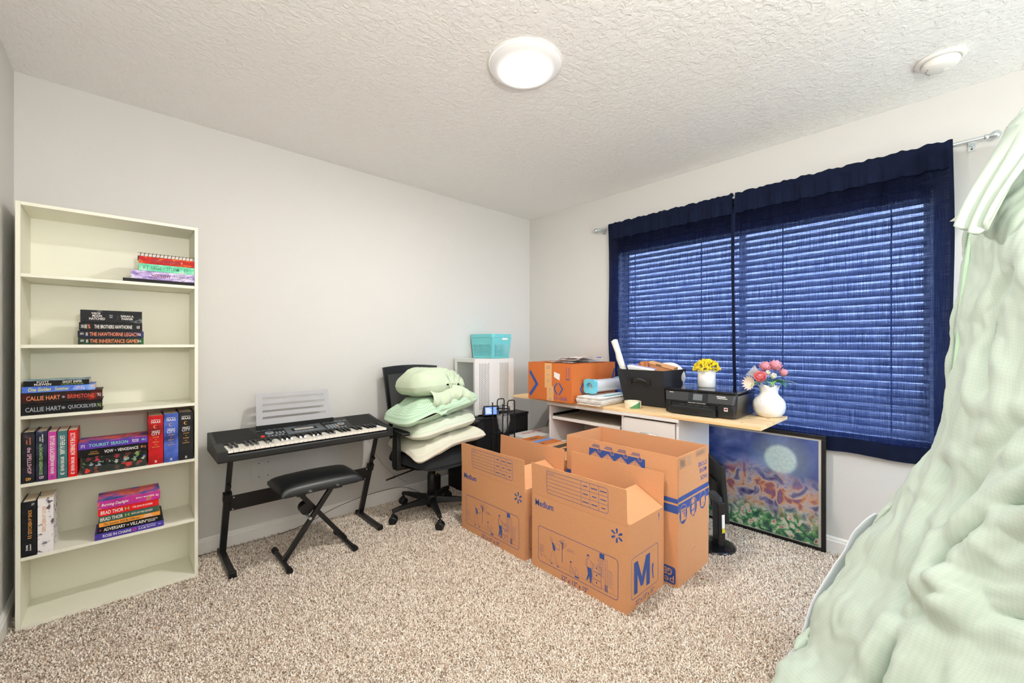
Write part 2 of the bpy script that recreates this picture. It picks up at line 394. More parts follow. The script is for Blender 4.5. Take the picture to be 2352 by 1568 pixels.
def curtain(y0, y1, label, seed, ztop=2.183, zb0=0.588, zb1=0.588, gap=1.0, xo=0.0):
    t = thing('curtain', label, 'curtain', (CX_, (y0+y1)/2, zb0), group='navy curtains over the window')
    ym = (y0+y1)/2
    def P(u, v, dx=0.0, k=1.0):
        y = y0+(y1-y0)*u
        zb = zb0+(zb1-zb0)*u + 0.004*math.sin(u*17+seed)
        zt = ztop + 0.003*math.sin(u*61+seed*2)+0.002*math.sin(u*143)
        z = zb+(zt-zb)*v
        fold = 0.0055*math.sin(u*46+seed+0.7*math.sin(v*3)) + 0.004*math.sin(u*83+seed*3)
        gather = 0.003*math.sin(u*190+seed)*max(0.0, (v-0.86)/0.14)
        near = max(0.0, min(1.0, 1.6-abs(z-RODZ)/0.018))
        edge = -0.0035*math.sin(v*9+seed)*(1 if u < 0.5 else -1)*abs(2*u-1)**6 + gap*(0.012*max(0.0, (v-0.86)/0.14)**1.5)*(u if gap < 0 else 1-u)**8
        low = max(0.0, min(1.0, (1.25-z)/0.5)); push = 0.040*low*low*(3-2*low)
        return V(CX_+dx+xo+push+fold*(1-near)*k*(1-0.7*low)+gather*(1-near), y+edge, z)-t.location
    m = MB(); m.grid(lambda u, v: P(u, v*0.925, -0.012), 170, 60); m.build('drape', 'navy_curtain', t)
    # rod pocket and hems: double cloth
    h = MB(); h.grid(lambda u, v: P(u, 0.918+0.082*v, -0.0135), 170, 10); h.grid(lambda u, v: P(u, 0.918+0.082*v, 0.0125), 170, 10, flip=True)
    h.grid(lambda u, v: P(u, 1.0, -0.0135+0.026*v), 170, 2); h.build('rod_pocket', 'navy_hem', t)
    h = MB(); h.grid(lambda u, v: P(u, 0.050*v, -0.0135), 170, 4); h.build('bottom_hem', 'navy_hem', t)
    for a, b in ((0.0, 0.014), (0.986, 1.0)):
        h = MB(); h.grid(lambda u, v: P(a+(b-a)*u, 0.05+v*0.87, -0.0135), 4, 50); h.build('side_hem', 'navy_hem', t)
curtain(0.006, 0.996, 'navy curtain panel on the right, beside the green comforter', 1.3, zb0=0.583, zb1=0.592, gap=-1.0)
curtain(0.990, 1.955, 'navy curtain panel on the left, above the orange carton', 4.1, xo=0.0015)

# ---------------------------------------------------------------- ceiling light, smoke alarm
m, nt, b = nodes_of('lamp_diffuser'); b.inputs['Base Color'].default_value = (0.62,0.61,0.60,1)
b.inputs['Emission Color'].default_value = (1.0, 0.975, 0.94, 1)
tc_ = nd(nt, 'ShaderNodeTexCoord'); mp2 = nd(nt, 'ShaderNodeMapping'); mp2.inputs['Scale'].default_value = (1, 1, 0); nt.links.new(tc_.outputs['Object'], mp2.inputs[0])
ln_ = nd(nt, 'ShaderNodeVectorMath', operation='LENGTH'); nt.links.new(mp2.outputs[0], ln_.inputs[0])
rg_ = nd(nt, 'ShaderNodeMapRange', interpolation_type='SMOOTHSTEP'); rg_.inputs[1].default_value = 0.030; rg_.inputs[2].default_value = 0.096; rg_.inputs[3].default_value = LAMP_EMIT; rg_.inputs[4].default_value = 0.15
rh_ = nd(nt, 'ShaderNodeMapRange', interpolation_type='SMOOTHSTEP'); rh_.inputs[1].default_value = 0.080; rh_.inputs[2].default_value = 0.140; rh_.inputs[3].default_value = 0.75; rh_.inputs[4].default_value = 0.0
sm_ = nd(nt, 'ShaderNodeMath', operation='ADD'); nt.links.new(rg_.outputs[0], sm_.inputs[0]); nt.links.new(rh_.outputs[0], sm_.inputs[1])
nt.links.new(ln_.outputs['Value'], rg_.inputs[0]); nt.links.new(ln_.outputs['Value'], rh_.inputs[0]); nt.links.new(sm_.outputs[0], b.inputs['Emission Strength'])   # LED board sits behind the middle of the opal dome
mat('white_plastic', '#f1efea', 0.45)
LX, LY = 1.295, 1.305
cl = thing('ceiling_light', 'round white flush ceiling light, switched on', 'ceiling light', (LX, LY, RH))
MB().lathe([(0,0),(0.164,0),(0.166,-0.003),(0.164,-0.007),(0.150,-0.008),(0,-0.008)], n=48).build('trim_ring', 'white_plastic', cl)
MB().lathe([(0.158,-0.0082),(0.155,-0.014),(0.140,-0.026),(0.11,-0.038),(0.07,-0.046),(0.03,-0.049),(0.0005,-0.050)], n=40).build('diffuser', 'lamp_diffuser', cl)
sd = thing('smoke_alarm', 'white round smoke alarm on the ceiling above the window', 'smoke alarm', (2.60, 0.045, RH))
MB().lathe([(0,0),(0.080,0),(0.082,-0.004),(0.080,-0.012),(0.064,-0.015),(0.063,-0.012),(0,-0.012)], n=40).build('base_ring', 'white_plastic', sd)
MB().lathe([(0.061,-0.013),(0.062,-0.020),(0.056,-0.034),(0.046,-0.041),(0.0005,-0.043)], n=40).build('cover', 'white_plastic', sd)
mat('shadow_gap', '#6d6a64', 0.8)
MB().cyl((0.028,-0.018,-0.0405), (0.028,-0.018,-0.0445), 0.010, n=16).build('test_button', 'white_plastic', sd)
for i in range(5):
    a = 0.9+i*0.3
    MB().cyl((0.045*math.cos(a),0.045*math.sin(a),-0.0400), (0.045*math.cos(a),0.045*math.sin(a),-0.0425), 0.0025, n=6).build('vent_hole', 'shadow_gap', sd)

# ---------------------------------------------------------------- unseen uplight added behind the camera to brighten the ceiling
mat('lamp_metal', '#c9c8c4', 0.4, metal=0.7); mat('bowl_white', '#f4f2ee', 0.6)
m, nt, b = nodes_of('bulb_glow'); b.inputs['Emission Color'].default_value = (1.0, 0.95, 0.88, 1); b.inputs['Emission Strength'].default_value = 4.0
TLX, TLY, TLZ = 0.25, -0.80, 1.50
fl = thing('added_uplight', 'slim metal uplight added out of view near the rear wall to brighten the ceiling', 'lamp', (TLX, TLY, 0))
MB().lathe([(0,0.001),(0.13,0.001),(0.13,0.018),(0.02,0.028),(0,0.028)], n=32).build('base', 'lamp_metal', fl)
MB().cyl((0,0,0.026), (0,0,TLZ-0.06), 0.011, n=12).build('pole', 'lamp_metal', fl)
MB().lathe([(0.012,-0.060),(0.06,-0.055),(0.13,-0.02),(0.165,0.03),(0.160,0.032),(0.125,-0.013),(0.055,-0.048),(0.0005,-0.052)], (0,0,TLZ), n=40).build('bowl', 'bowl_white', fl)
MB().lathe([(0.001,-0.050),(0.014,-0.048),(0.020,-0.030),(0.024,-0.012),(0.018,0.006),(0.001,0.014)], (0,0,TLZ), n=20).build('bulb', 'bulb_glow', fl)
ld = bpy.data.lights.new('added_fill_light', 'POINT'); ld.energy = UPLIGHT_W; ld.color = (1.0, 0.975, 0.945); ld.shadow_soft_size = 0.03
lo = bpy.data.objects.new('added_fill_light', ld); COL.objects.link(lo); lo.parent = fl; lo.location = (0, 0, TLZ+0.045)

# ---------------------------------------------------------------- blank wall plate
wp = thing('wall_plate', 'blank double wall plate with four screws behind the piano bench', 'wall plate', (0.62, RY1, 0.42))
MB().box(-0.064,0.064,-0.006,0.0,-0.060,0.060).build('plate', 'wall_paint', wp, bevel=0.002)
for x in (-0.023, 0.026):
    for zz in (-0.041, 0.041):
        MB().cyl((x,-0.0058,zz),(x,-0.0075,zz),0.0032,n=8).build('screw', 'dark_screw', wp)
# ---------------------------------------------------------------- bookshelf
def shelf_material():
    m, nt, b = nodes_of('cream_laminate'); b.inputs['Base Color'].default_value = lin('#f2f1e0'); b.inputs['Roughness'].default_value = 0.42
shelf_material()
BX0, BX1, BY0, BY1, BH = -0.337, 0.270, 2.655, 2.912, 1.792
bs = thing('bookshelf', 'tall cream bookshelf with six compartments in the left corner', 'bookshelf', ((BX0+BX1)/2, (BY0+BY1)/2, 0))
MB(bs.location).box(BX0, BX0+0.0145, BY0, BY1, 0, BH).build('side_panel', 'cream_laminate', bs, bevel=0.0008, seg=1)
MB(bs.location).box(BX1-0.0145, BX1, BY0, BY1, 0, BH).build('side_panel', 'cream_laminate', bs, bevel=0.0008, seg=1)
MB(bs.location).box(BX0+0.0146, BX1-0.0146, BY0, BY1-0.006, BH-0.0145, BH).build('top_panel', 'cream_laminate', bs, bevel=0.0008, seg=1)
MB(bs.location).box(BX0+0.0146, BX1-0.0146, BY1-0.005, BY1, 0.002, BH).build('back_panel', 'cream_laminate', bs)
SHZ = [1.493, 1.194, 0.8955, 0.6115, 0.3035, 0.020]
for i, z in enumerate(SHZ):
    MB(bs.location).box(BX0+0.0146, BX1-0.0146, BY0+(0.0 if i in (2, 5) else 0.002), BY1-0.006, z-(0.0145 if i < 5 else 0.018), z).build('shelf', 'cream_laminate', bs, bevel=0.0008, seg=1)

# ---------------------------------------------------------------- books
mat('page_paper', '#e6d6bd', 0.9, vary=0.12, vscale=300)
mat('page_paper_white', '#efe9dd', 0.9, vary=0.08, vscale=300)
def art(name, stops, scale, stretch=(1,1,1), det=3, rough=0.35, vor=False):
    m, nt, b = nodes_of(name); b.inputs['Roughness'].default_value = rough+0.15; b.inputs['Specular IOR Level'].default_value = 0.25
    tc = nd(nt, 'ShaderNodeTexCoord'); mp = nd(nt, 'ShaderNodeMapping'); mp.inputs['Scale'].default_value = stretch
    nt.links.new(tc.outputs['Object'], mp.inputs[0])
    if vor:
        n = nd(nt, 'ShaderNodeTexVoronoi'); n.inputs['Scale'].default_value = scale; n.inputs['Randomness'].default_value = 1.0
        nn = nd(nt, 'ShaderNodeTexNoise'); nn.inputs['Scale'].default_value = scale*2.2
        nt.links.new(mp.outputs[0], nn.inputs['Vector']); ad = nd(nt, 'ShaderNodeVectorMath', operation='MULTIPLY_ADD')
        nt.links.new(nn.outputs['Color'], ad.inputs[0]); ad.inputs[1].default_value = (0.02,)*3; nt.links.new(mp.outputs[0], ad.inputs[2])
        nt.links.new(ad.outputs[0], n.inputs['Vector']); src = nd(nt, 'ShaderNodeSeparateColor'); nt.links.new(n.outputs['Color'], src.inputs[0]); src = src.outputs[0]
        mul = nd(nt, 'ShaderNodeMath', operation='LESS_THAN'); mul.inputs[1].default_value = 0.42; nt.links.new(n.outputs['Distance'], mul.inputs[0])
        rc = ramp(nt, src, stops[1:]); mx = nd(nt, 'ShaderNodeMix'); mx.data_type = 'RGBA'; mx.inputs[6].default_value = lin(stops[0][1])
        nt.links.new(mul.outputs[0], mx.inputs[0]); nt.links.new(rc, mx.inputs[7]); nt.links.new(mx.outputs[2], b.inputs['Base Color'])
    else:
        n = nd(nt, 'ShaderNodeTexNoise'); n.inputs['Scale'].default_value = scale; n.inputs['Detail'].default_value = det
        nt.links.new(mp.outputs[0], n.inputs['Vector']); nt.links.new(ramp(nt, n.outputs['Fac'], stops), b.inputs['Base Color'])
art('art_red_orange', [(0.3,'#a3100c'),(0.55,'#c81a0e'),(0.62,'#f0731c'),(0.7,'#c81a0e')], 26, (1,1,3))
art('art_mint', [(0.35,'#5fc79d'),(0.55,'#7fe0b5'),(0.66,'#b7f0dc'),(0.75,'#e9976a')], 30, (1,1,2))
art('art_violet_smoke', [(0.3,'#5a3b86'),(0.5,'#b9a4dd'),(0.62,'#efe9fa'),(0.75,'#7b55a8')], 22, (1,1,3))
art('art_dark_smoke', [(0.35,'#0c0d10'),(0.56,'#15181c'),(0.68,'#70757c'),(0.72,'#101215')], 18, (1,1,2))
art('art_green_black', [(0.4,'#141a18'),(0.6,'#1f4a2a'),(0.75,'#2f7a3a')], 14)
art('art_navy_black', [(0.4,'#15161f'),(0.6,'#22274a'),(0.8,'#3b3f86')], 14)
art('art_black', [(0.4,'#0a0b0c'),(0.7,'#141517')], 20)
art('art_sea_cover', [(0.3,'#16222b'),(0.5,'#7fa9bd'),(0.62,'#d9e6ea'),(0.75,'#33505f')], 18, (1,1,1))
art('art_blue_summer', [(0.3,'#3f63c6'),(0.55,'#5c86e6'),(0.68,'#93b8f6'),(0.78,'#e9b7a8')], 16, (1,1,1))
art('art_ember', [(0.45,'#15110f'),(0.62,'#4a120c'),(0.75,'#a32a14')], 18)
art('art_mystic', [(0.42,'#17161b'),(0.6,'#2b2a33'),(0.7,'#6a4a3a'),(0.8,'#c9a26a')], 18)
art('art_night_garden', [(0.40,'#1b2030'),(0.58,'#2f3850'),(0.70,'#8d8fb0'),(0.8,'#c5a18e')], 16)
art('art_pink', [(0.4,'#c23a97'),(0.65,'#d24fa8')], 30)
art('art_teal', [(0.4,'#3d6f70'),(0.65,'#4c8181')], 30)
art('art_red', [(0.4,'#d8141d'),(0.65,'#ea2229')], 30)
art('art_purple', [(0.4,'#57329c'),(0.65,'#663cb0')], 30)
art('art_crimson', [(0.35,'#7a0d12'),(0.5,'#c4161c'),(0.7,'#dc2026')], 9)
art('art_cobalt', [(0.35,'#27356f'),(0.5,'#4a66bf'),(0.7,'#6a88dd')], 12)
art('art_charcoal_fire', [(0.45,'#1c1d20'),(0.62,'#2b2a2b'),(0.74,'#8a2c14')], 9)
art('floral_rose', [(0,'#1b2420'),(0.0,'#6f9a58'),(0.30,'#c2203e'),(0.52,'#27342a'),(0.75,'#d83353'),(1.0,'#86ab63')], 46, vor=True)
art('floral_blue', [(0,'#1a211f'),(0.0,'#8fb27c'),(0.35,'#3c4590'),(0.55,'#c5d6b0'),(0.8,'#5d65b5'),(1.0,'#7fa06a')], 52, vor=True)
art('floral_red', [(0,'#2c3330'),(0.0,'#39443d'),(0.45,'#d8392f'),(0.60,'#414a44'),(0.85,'#c22c28'),(1.0,'#4a544c')], 44, vor=True)
art('art_sunset', [(0.25,'#1d2a55'),(0.42,'#3b63b5'),(0.52,'#d65aa0'),(0.6,'#f2793a'),(0.72,'#b02a78')], 14)
art('art_magenta', [(0.35,'#b32a85'),(0.62,'#c93a98'),(0.7,'#e08a4a'),(0.76,'#5a8a5a')], 24)
art('art_forest', [(0.4,'#3f5a4c'),(0.65,'#4c6b5a')], 30)
art('art_orange', [(0.3,'#f2a03c'),(0.6,'#f6a646'),(0.75,'#ef5b3a')], 8)
art('art_indigo', [(0.4,'#45389a'),(0.65,'#5446b0')], 30)
art('art_black_gold', [(0.5,'#15161a'),(0.66,'#202226'),(0.72,'#a9adb0'),(0.76,'#17181b')], 40)
art('art_white_sprig', [(0.36,'#5c5560'),(0.42,'#efecee'),(0.62,'#f6f4f4'),(0.70,'#8b8490'),(0.74,'#efecee')], 34)
for n, c in dict(ink_white='#f2f0ea', ink_gold='#e2a24a', ink_orange='#ef8a5a', ink_red='#d84a36', ink_grey='#aab2b8', ink_yellow='#e8e23c', ink_mint='#7fe0c8', ink_pink='#e83f9a', ink_black='#22201f', ink_wine='#7a1c3c', ink_green='#2f7a62', ink_lime='#9cc46a', ink_silver='#c8ccd0', ink_rose='#d8a8b8', ink_navy='#2b4496', ink_violet='#8a5aa8').items():
    mat(n, c, 0.5)
BOOKS = []
def book_flat(label, x0, x1, z0, z1, cover, depth=0.150, y=2.657, inks=(), hard=True, group=None, top=None, pages='page_paper'):
    """book lying flat, spine to the room; inks: (text, ink, fraction centre, width frac, height frac[, shear, dz frac])"""
    t = thing('book', label, 'book', ((x0+x1)/2, y, z0), group=group); o = t.location; g = 0.0008
    z0 += g*0.5; z1 -= g*0.5; b = 0.0024 if hard else 0.0010; e = 0.003 if hard else 0.0005
    c = MB(o); c.box(x0, x1, y, y+depth, z0, z0+b); c.box(x0, x1, y, y+b*1.2, z0+b, z1-b)
    if top is None: c.box(x0, x1, y, y+depth, z1-b, z1)
    else: MB(o).box(x0, x1, y, y+depth, z1-b, z1).build('front_cover', top, t)
    c.build('cover', cover, t)
    MB(o).box(x0+e, x1-e, y+b*1.2, y+depth-e, z0+b, z1-b).build('pages', pages, t)
    w = x1-x0; h = z1-z0; by = {}
    for q in inks:
        tx, ink, fc, fw, fh = q[:5]; sh = q[5] if len(q) > 5 else 0; dz = q[6] if len(q) > 6 else 0
        MB(o).text(tx, (x0+w*fc, y-0.0004, (z0+z1)/2+dz*h), XP, ZP, w*fw, h*fh, 'c', bold=0.012, shear=sh).build('spine_lettering', ink, t)
    return t
def book_up(label, x0, x1, z0, z1, cover, depth=0.145, y=2.657, inks=(), hard=True, group=None, rot=True, pages='page_paper', deco=None):
    """book standing upright; inks: (text, ink, fraction of height (1 = top), length frac, width frac[, across frac])"""
    t = thing('book', label, 'book', ((x0+x1)/2, y, z0), group=group); o = t.location
    x0 += 0.0006; x1 -= 0.0006; b = 0.0024 if hard else 0.0010; e = 0.003 if hard else 0.0005
    c = MB(o); c.box(x0, x0+b, y, y+depth, z0, z1); c.box(x1-b, x1, y, y+depth, z0, z1); c.box(x0+b, x1-b, y, y+b*1.2, z0, z1); c.build('cover', cover, t)
    MB(o).box(x0+b, x1-b, y+b*1.2, y+depth-e, z0+e, z1-e).build('pages', pages, t)
    w = x1-x0; h = z1-z0; by = {}
    for q in inks:
        tx, ink, fc, fl, fw = q[:5]; ac = q[5] if len(q) > 5 else 0
        org = ((x0+x1)/2+ac*w, y-0.0004, z0+h*fc)
        if rot: MB(o).text(tx, org, ZN, XP, h*fl, w*fw, 'c', bold=0.012).build('spine_lettering', ink, t)
        else: MB(o).text(tx, org, XP, ZP, w*fl, h*fw, 'c', bold=0.012).build('spine_lettering', ink, t)
    if deco: deco(t, x0, x1, z0, z1, y)
    return t
# top shelf, stack at the right
gA = 'books stacked on the top shelf'
book_flat('thin black book at the bottom of the top shelf stack', -0.012, 0.2545, 1.4930, 1.5085, 'art_black', 0.19, group=gA)
book_flat('lilac book lying on the thin black book, top shelf', 0.016, 0.2545, 1.5085, 1.5490, 'art_violet_smoke', inks=[('HOLLOW','ink_wine',.46,.30,.48),('A BOOK OF','ink_white',.78,.2,.2,0,.16),('HEARTS & CHAOS','ink_white',.78,.26,.2,0,-.14),('~','ink_white',.94,.06,.14)], group=gA)
book_flat('mint green book in the top shelf stack', 0.043, 0.2545, 1.5490, 1.5835, 'art_mint', inks=[('SIEGE','ink_green',.30,.19,.48),('and','ink_green',.44,.05,.2),('STORM','ink_green',.60,.22,.48),('|','ink_green',.15,.008,.6),('@','ink_green',.09,.05,.5),('|||','ink_green',.84,.07,.6)], hard=False, group=gA)
book_flat('red and orange book in the top shelf stack', 0.044, 0.2545, 1.5835, 1.6180, 'art_red_orange', inks=[('RUIN','ink_wine',.31,.16,.46),('and','ink_wine',.43,.05,.2),('RISING','ink_wine',.60,.24,.46),('*','ink_gold',.76,.04,.4)], hard=False, group=gA)
def spiral():
    t = thing('notebook', 'spiral bound notebook on top of the top shelf stack', 'notebook', (0.147, 2.66, 1.618)); o = t.location
    MB(o).box(0.041, 0.2545, 2.668, 2.81, 1.6183, 1.6200).build('back_cover', 'art_black', t)
    MB(o).box(0.041, 0.2545, 2.668, 2.81, 1.6202, 1.6330).build('pages', 'page_paper_white', t)
    MB(o).box(0.041, 0.2545, 2.668, 2.81, 1.6332, 1.6350).build('front_cover', 'art_black', t)
    m_ = MB(o)
    for i in range(15):
        x = 0.050+i*0.0143
        m_.tube([(x+0.002*math.sin(a), 2.668+0.007*math.cos(a)-0.001, 1.627+0.0095*math.sin(a)) for a in [2*math.pi*k/10 for k in range(10)]], 0.0011, 5, closed=True)
    m_.build('spiral_binding', 'art_black', t)
spiral()
# second shelf
gB = 'books stacked on the second shelf'
book_flat('dark green spined book at the bottom of the second shelf stack', -0.157, 0.061, 1.1945, 1.2255, 'art_green_black', inks=[('THE INHERITANCE GAMES','ink_orange',.54,.74,.58),('JENNIFER LYNN','ink_white',.06,.05,.4),('BARNES','ink_white',.13,.03,.5),('01','ink_white',.93,.05,.36)], hard=False, group=gB)
book_flat('navy spined book, second from the bottom on the second shelf', -0.158, 0.061, 1.2260, 1.2565, 'art_navy_black', inks=[('THE HAWTHORNE LEGACY','ink_orange',.54,.74,.58),('JENNIFER LYNN','ink_white',.06,.05,.4),('BARNES','ink_white',.13,.03,.5),('02','ink_white',.93,.05,.36)], hard=False, group=gB)
book_flat('black book with white capitals, third from the bottom on the second shelf', -0.154, 0.056, 1.2570, 1.2940, 'art_black', inks=[('THE BROTHERS HAWTHORNE','ink_white',.53,.60,.46),('LYNN','ink_white',.05,.04,.4),('BARNES','ink_white',.10,.04,.5),('%','ink_orange',.15,.04,.5),('03','ink_white',.93,.05,.36)], group=gB)
book_flat('thick smoky black book on top of the second shelf stack', -0.150, 0.055, 1.2945, 1.3505, 'art_dark_smoke', inks=[('WHEN THE','ink_white',.24,.14,.15,0,.24),('MOON','ink_white',.26,.15,.2,0,.03),('HATCHED','ink_white',.26,.25,.2,0,-.2),('THE MOONFALL','ink_silver',.48,.06,.1,0,.1),('SERIES','ink_silver',.48,.05,.1,0,-.06),('SARAH A.','ink_white',.75,.22,.18,0,.06),('PARKER','ink_white',.75,.19,.18,0,-.16)], group=gB)
# third shelf
gC = 'books stacked on the third shelf'
book_flat('thick black book with grey title at the bottom of the third shelf stack', -0.3215, -0.080, 0.8958, 0.9425, 'art_black', inks=[('CALLIE HART','ink_grey',.26,.42,.42),('*','ink_grey',.50,.05,.3),('QUICKSILVER','ink_grey',.74,.37,.42),('%|','ink_lime',.955,.05,.4)], group=gC, pages='page_paper_white')
book_flat('thick black book with orange and red title on the third shelf', -0.3215, -0.080, 0.9430, 0.9895, 'art_ember', inks=[('CALLIE HART','ink_orange',.26,.40,.40),('*','ink_grey',.50,.04,.25),('BRIMSTONE','ink_red',.72,.34,.40),('%|','ink_silver',.955,.05,.4)], group=gC)
book_flat('blue paperback with yellow handwritten title on the third shelf', -0.319, -0.104, 0.9900, 1.0165, 'art_blue_summer', inks=[('One Golden','ink_yellow',.23,.30,.62,.25),('Summer','ink_yellow',.53,.20,.55,.25),('CARLEY','ink_white',.77,.14,.26,0,.17),('FORTUNE','ink_white',.77,.17,.26,0,-.17)], hard=False, group=gC)
book_flat('thin dark paperback with sea cover on top of the third shelf stack', -0.315, -0.122, 1.0170, 1.0405, 'art_black', inks=[('SCOTT','ink_white',.28,.18,.38,0,.24),('McEWEN','ink_white',.28,.25,.42,0,-.22),('GHOST SNIPER','ink_white',.73,.31,.46,0,.12),('A SNIPER ELITE NOVEL','ink_lime',.73,.36,.2,0,-.32)], hard=False, group=gC, top='art_sea_cover')
# fourth shelf
gD = 'books standing on the fourth shelf'
z4 = 0.6118
book_up('black hardcover with pale lettering at the left end of the fourth shelf', -0.3195, -0.283, z4, 0.826, 'art_mystic', inks=[('the SPELLSHOP','ink_rose',.44,.52,.34,.08),('SARAH BETH','ink_orange',.82,.14,.12,.14),('DURST','ink_orange',.80,.08,.12,-.12),('B','ink_gold',.075,.055,.4)], group=gD, pages='page_paper')
book_up('dark blue hardcover with glowing spine, second on the fourth shelf', -0.281, -0.248, z4, 0.825, 'art_night_garden', inks=[('the ENCHANTED GREENHOUSE','ink_lime',.44,.62,.30,-.05),('SARAH BETH','ink_white',.86,.16,.14,.1),('DURST','ink_white',.84,.09,.14,-.12),('B','ink_rose',.075,.055,.4)], group=gD, pages='page_paper')
book_up('magenta paperback standing on the fourth shelf', -0.2465, -0.2205, z4, 0.8185, 'art_pink', inks=[('BUTCHER & BLACKBIRD','ink_white',.66,.50,.56),('BRYNNE WEAVER','ink_white',.27,.30,.42),('A','ink_navy',.06,.04,.4)], hard=False, group=gD)
book_up('teal paperback standing on the fourth shelf', -0.219, -0.1885, z4, 0.8180, 'art_teal', inks=[('LEATHER & LARK','ink_white',.70,.40,.50),('BRYNNE WEAVER','ink_white',.30,.30,.36),('3','ink_white',.10,.05,.4)], hard=False, group=gD)
book_up('bright red paperback standing on the fourth shelf', -0.187, -0.1585, z4, 0.8170, 'art_red', inks=[('SCYTHE & SPARROW','ink_white',.70,.48,.54),('BRYNNE WEAVER','ink_white',.27,.30,.40),('3','ink_white',.08,.05,.4)], hard=False, group=gD)
gE = 'books lying in the middle of the fourth shelf'
book_flat('dark floral book with red blooms at the bottom of the fourth shelf stack', -0.144, 0.069, 0.6118, 0.6430, 'floral_red', group=gE)
book_flat('dark book with green and blue leaf pattern in the fourth shelf stack', -0.144, 0.069, 0.6432, 0.6650, 'floral_blue', group=gE)
book_flat('dark book with red rose pattern in the fourth shelf stack', -0.144, 0.069, 0.6652, 0.6870, 'floral_rose', group=gE)
book_flat('black book lying under the purple one on the fourth shelf', -0.156, 0.0755, 0.6875, 0.7225, 'art_black', inks=[('VOW','ink_white',.42,.13,.44),('OF','ink_white',.515,.02,.15),('VENGEANCE','ink_white',.70,.31,.40),('JACLYN','ink_gold',.21,.10,.16,0,.12),('RODRIGUEZ','ink_gold',.21,.14,.16,0,-.12),('E:|','ink_orange',.93,.07,.36)], group=gE)
book_flat('purple book with mint title on the fourth shelf stack', -0.156, 0.0755, 0.7230, 0.7545, 'art_purple', inks=[('TOURIST SEASON','ink_mint',.42,.56,.46),('BRYNNE','ink_white',.81,.1,.2,0,.14),('WEAVER','ink_white',.81,.1,.2,0,-.12),('|!|','ink_white',.06,.05,.5),('B:|','ink_mint',.94,.06,.36)], group=gE, top='art_sunset', hard=False)
def crescent(t, x0, x1, z0, z1, y):
    cx = (x0+x1)/2-0.001; cz = z0+(z1-z0)*0.77; R = 0.0082; pts = []
    for i in range(15):
        a = math.radians(50+i*260/14); pts.append((R*math.cos(a), R*math.sin(a)))
    for i in range(15):
        a = math.radians(310-i*260/14); pts.append((0.0022+R*0.78*math.cos(a), R*0.78*math.sin(a)))
    m_ = MB(t.location)
    for i in range(14): m_.poly2([pts[i], pts[i+1], pts[28-i], pts[29-i]], (cx, y-0.0004, cz), XP, ZP)
    m_.build('moon_emblem', 'ink_gold', t)
for lab, x0, x1, zt, cov, sub in (('thick red hardcover with crescent emblem at the right of the fourth shelf', 0.077, 0.1335, 0.848, 'art_crimson', ('EARTH','BLOOD')),
        ('thick blue hardcover with crescent emblem at the right of the fourth shelf', 0.1345, 0.1915, 0.852, 'art_cobalt', ('SKY','BREATH')),
        ('thick dark hardcover with crescent emblem at the right end of the fourth shelf', 0.1925, 0.250, 0.853, 'art_charcoal_fire', ('FLAME','SHADOW'))):
    book_up(lab, x0, x1, z4, zt, cov, 0.165, inks=[('SARAH J.','ink_white',.905,.62,.03),('MAAS','ink_white',.865,.62,.045),('CRESCENT','ink_white',.675,.56,.028),('CITY','ink_white',.625,.58,.058),('HOUSE','ink_gold',.555,.40,.022),('of','ink_gold',.505,.10,.02),(sub[0],'ink_gold',.455,.40,.022),('and','ink_gold',.405,.18,.02),(sub[1],'ink_gold',.355,.48,.022),('z','ink_white',.055,.18,.04)], rot=False, group='matching hardcovers at the right of the fourth shelf', deco=crescent)
# fifth shelf
z5 = 0.3038
book_up('black book with gold lettering at the left end of the fifth shelf', -0.320, -0.278, z5, 0.534, 'art_black_gold', inks=[('SONS of HERCULES','ink_gold',.62,.44,.26,.06),('||','ink_gold',.35,.05,.26,.04),('JASMINE','ink_white',.16,.12,.13,.08),('MAS','ink_white',.16,.10,.16,-.14)], group='books standing on the fifth shelf')
book_up('white book with dark leaf sprigs standing on the fifth shelf', -0.276, -0.2295, z5, 0.537, 'art_white_sprig', inks=[('RAYS of HERCULES','ink_gold',.62,.46,.24,-.1),('MAS','ink_grey',.17,.09,.16,-.1)], group='books standing on the fifth shelf')
gF = 'books stacked on the fifth shelf'
book_flat('indigo book at the bottom of the fifth shelf stack', -0.1045, 0.135, 0.3038, 0.3325, 'art_indigo', inks=[('ROSE IN CHAINS','ink_white',.31,.40,.46),('JULIE SOTO','ink_white',.74,.26,.34,0,-.1),('NEW YORK TIMES BESTSELLING','ink_white',.74,.27,.13,0,.26),('o','ink_pink',.555,.06,.6),('%|','ink_silver',.93,.04,.3)], group=gF)
book_flat('black book with white capitals lying on the indigo book', -0.096, 0.131, 0.3330, 0.3605, 'art_black', inks=[('ADVERSARY','ink_white',.25,.32,.56),('TO THE','ink_white',.445,.04,.3),('VILLAIN','ink_white',.60,.24,.56),('HANNAH NICOLE','ink_white',.82,.19,.24,0,.12),('MAEHRER','ink_white',.82,.12,.22,0,-.18),('@','ink_pink',.04,.025,.3)], group=gF)
book_flat('thin orange paperback in the fifth shelf stack', -0.091, 0.121, 0.3610, 0.3800, 'art_orange', inks=[('This Summer Will Be Different','ink_black',.36,.58,.6,.25),('CARLEY','ink_white',.79,.12,.36,0,.2),('FORTUNE','ink_white',.79,.15,.36,0,-.2)], hard=False, group=gF)
book_flat('dark green paperback with white capitals in the fifth shelf stack', -0.091, 0.118, 0.3805, 0.4085, 'art_forest', inks=[('BRAD THOR','ink_white',.20,.36,.58),('PATH OF THE ASSASSIN','ink_white',.70,.36,.30),('H','ink_lime',.45,.07,.5)], hard=False, group=gF)
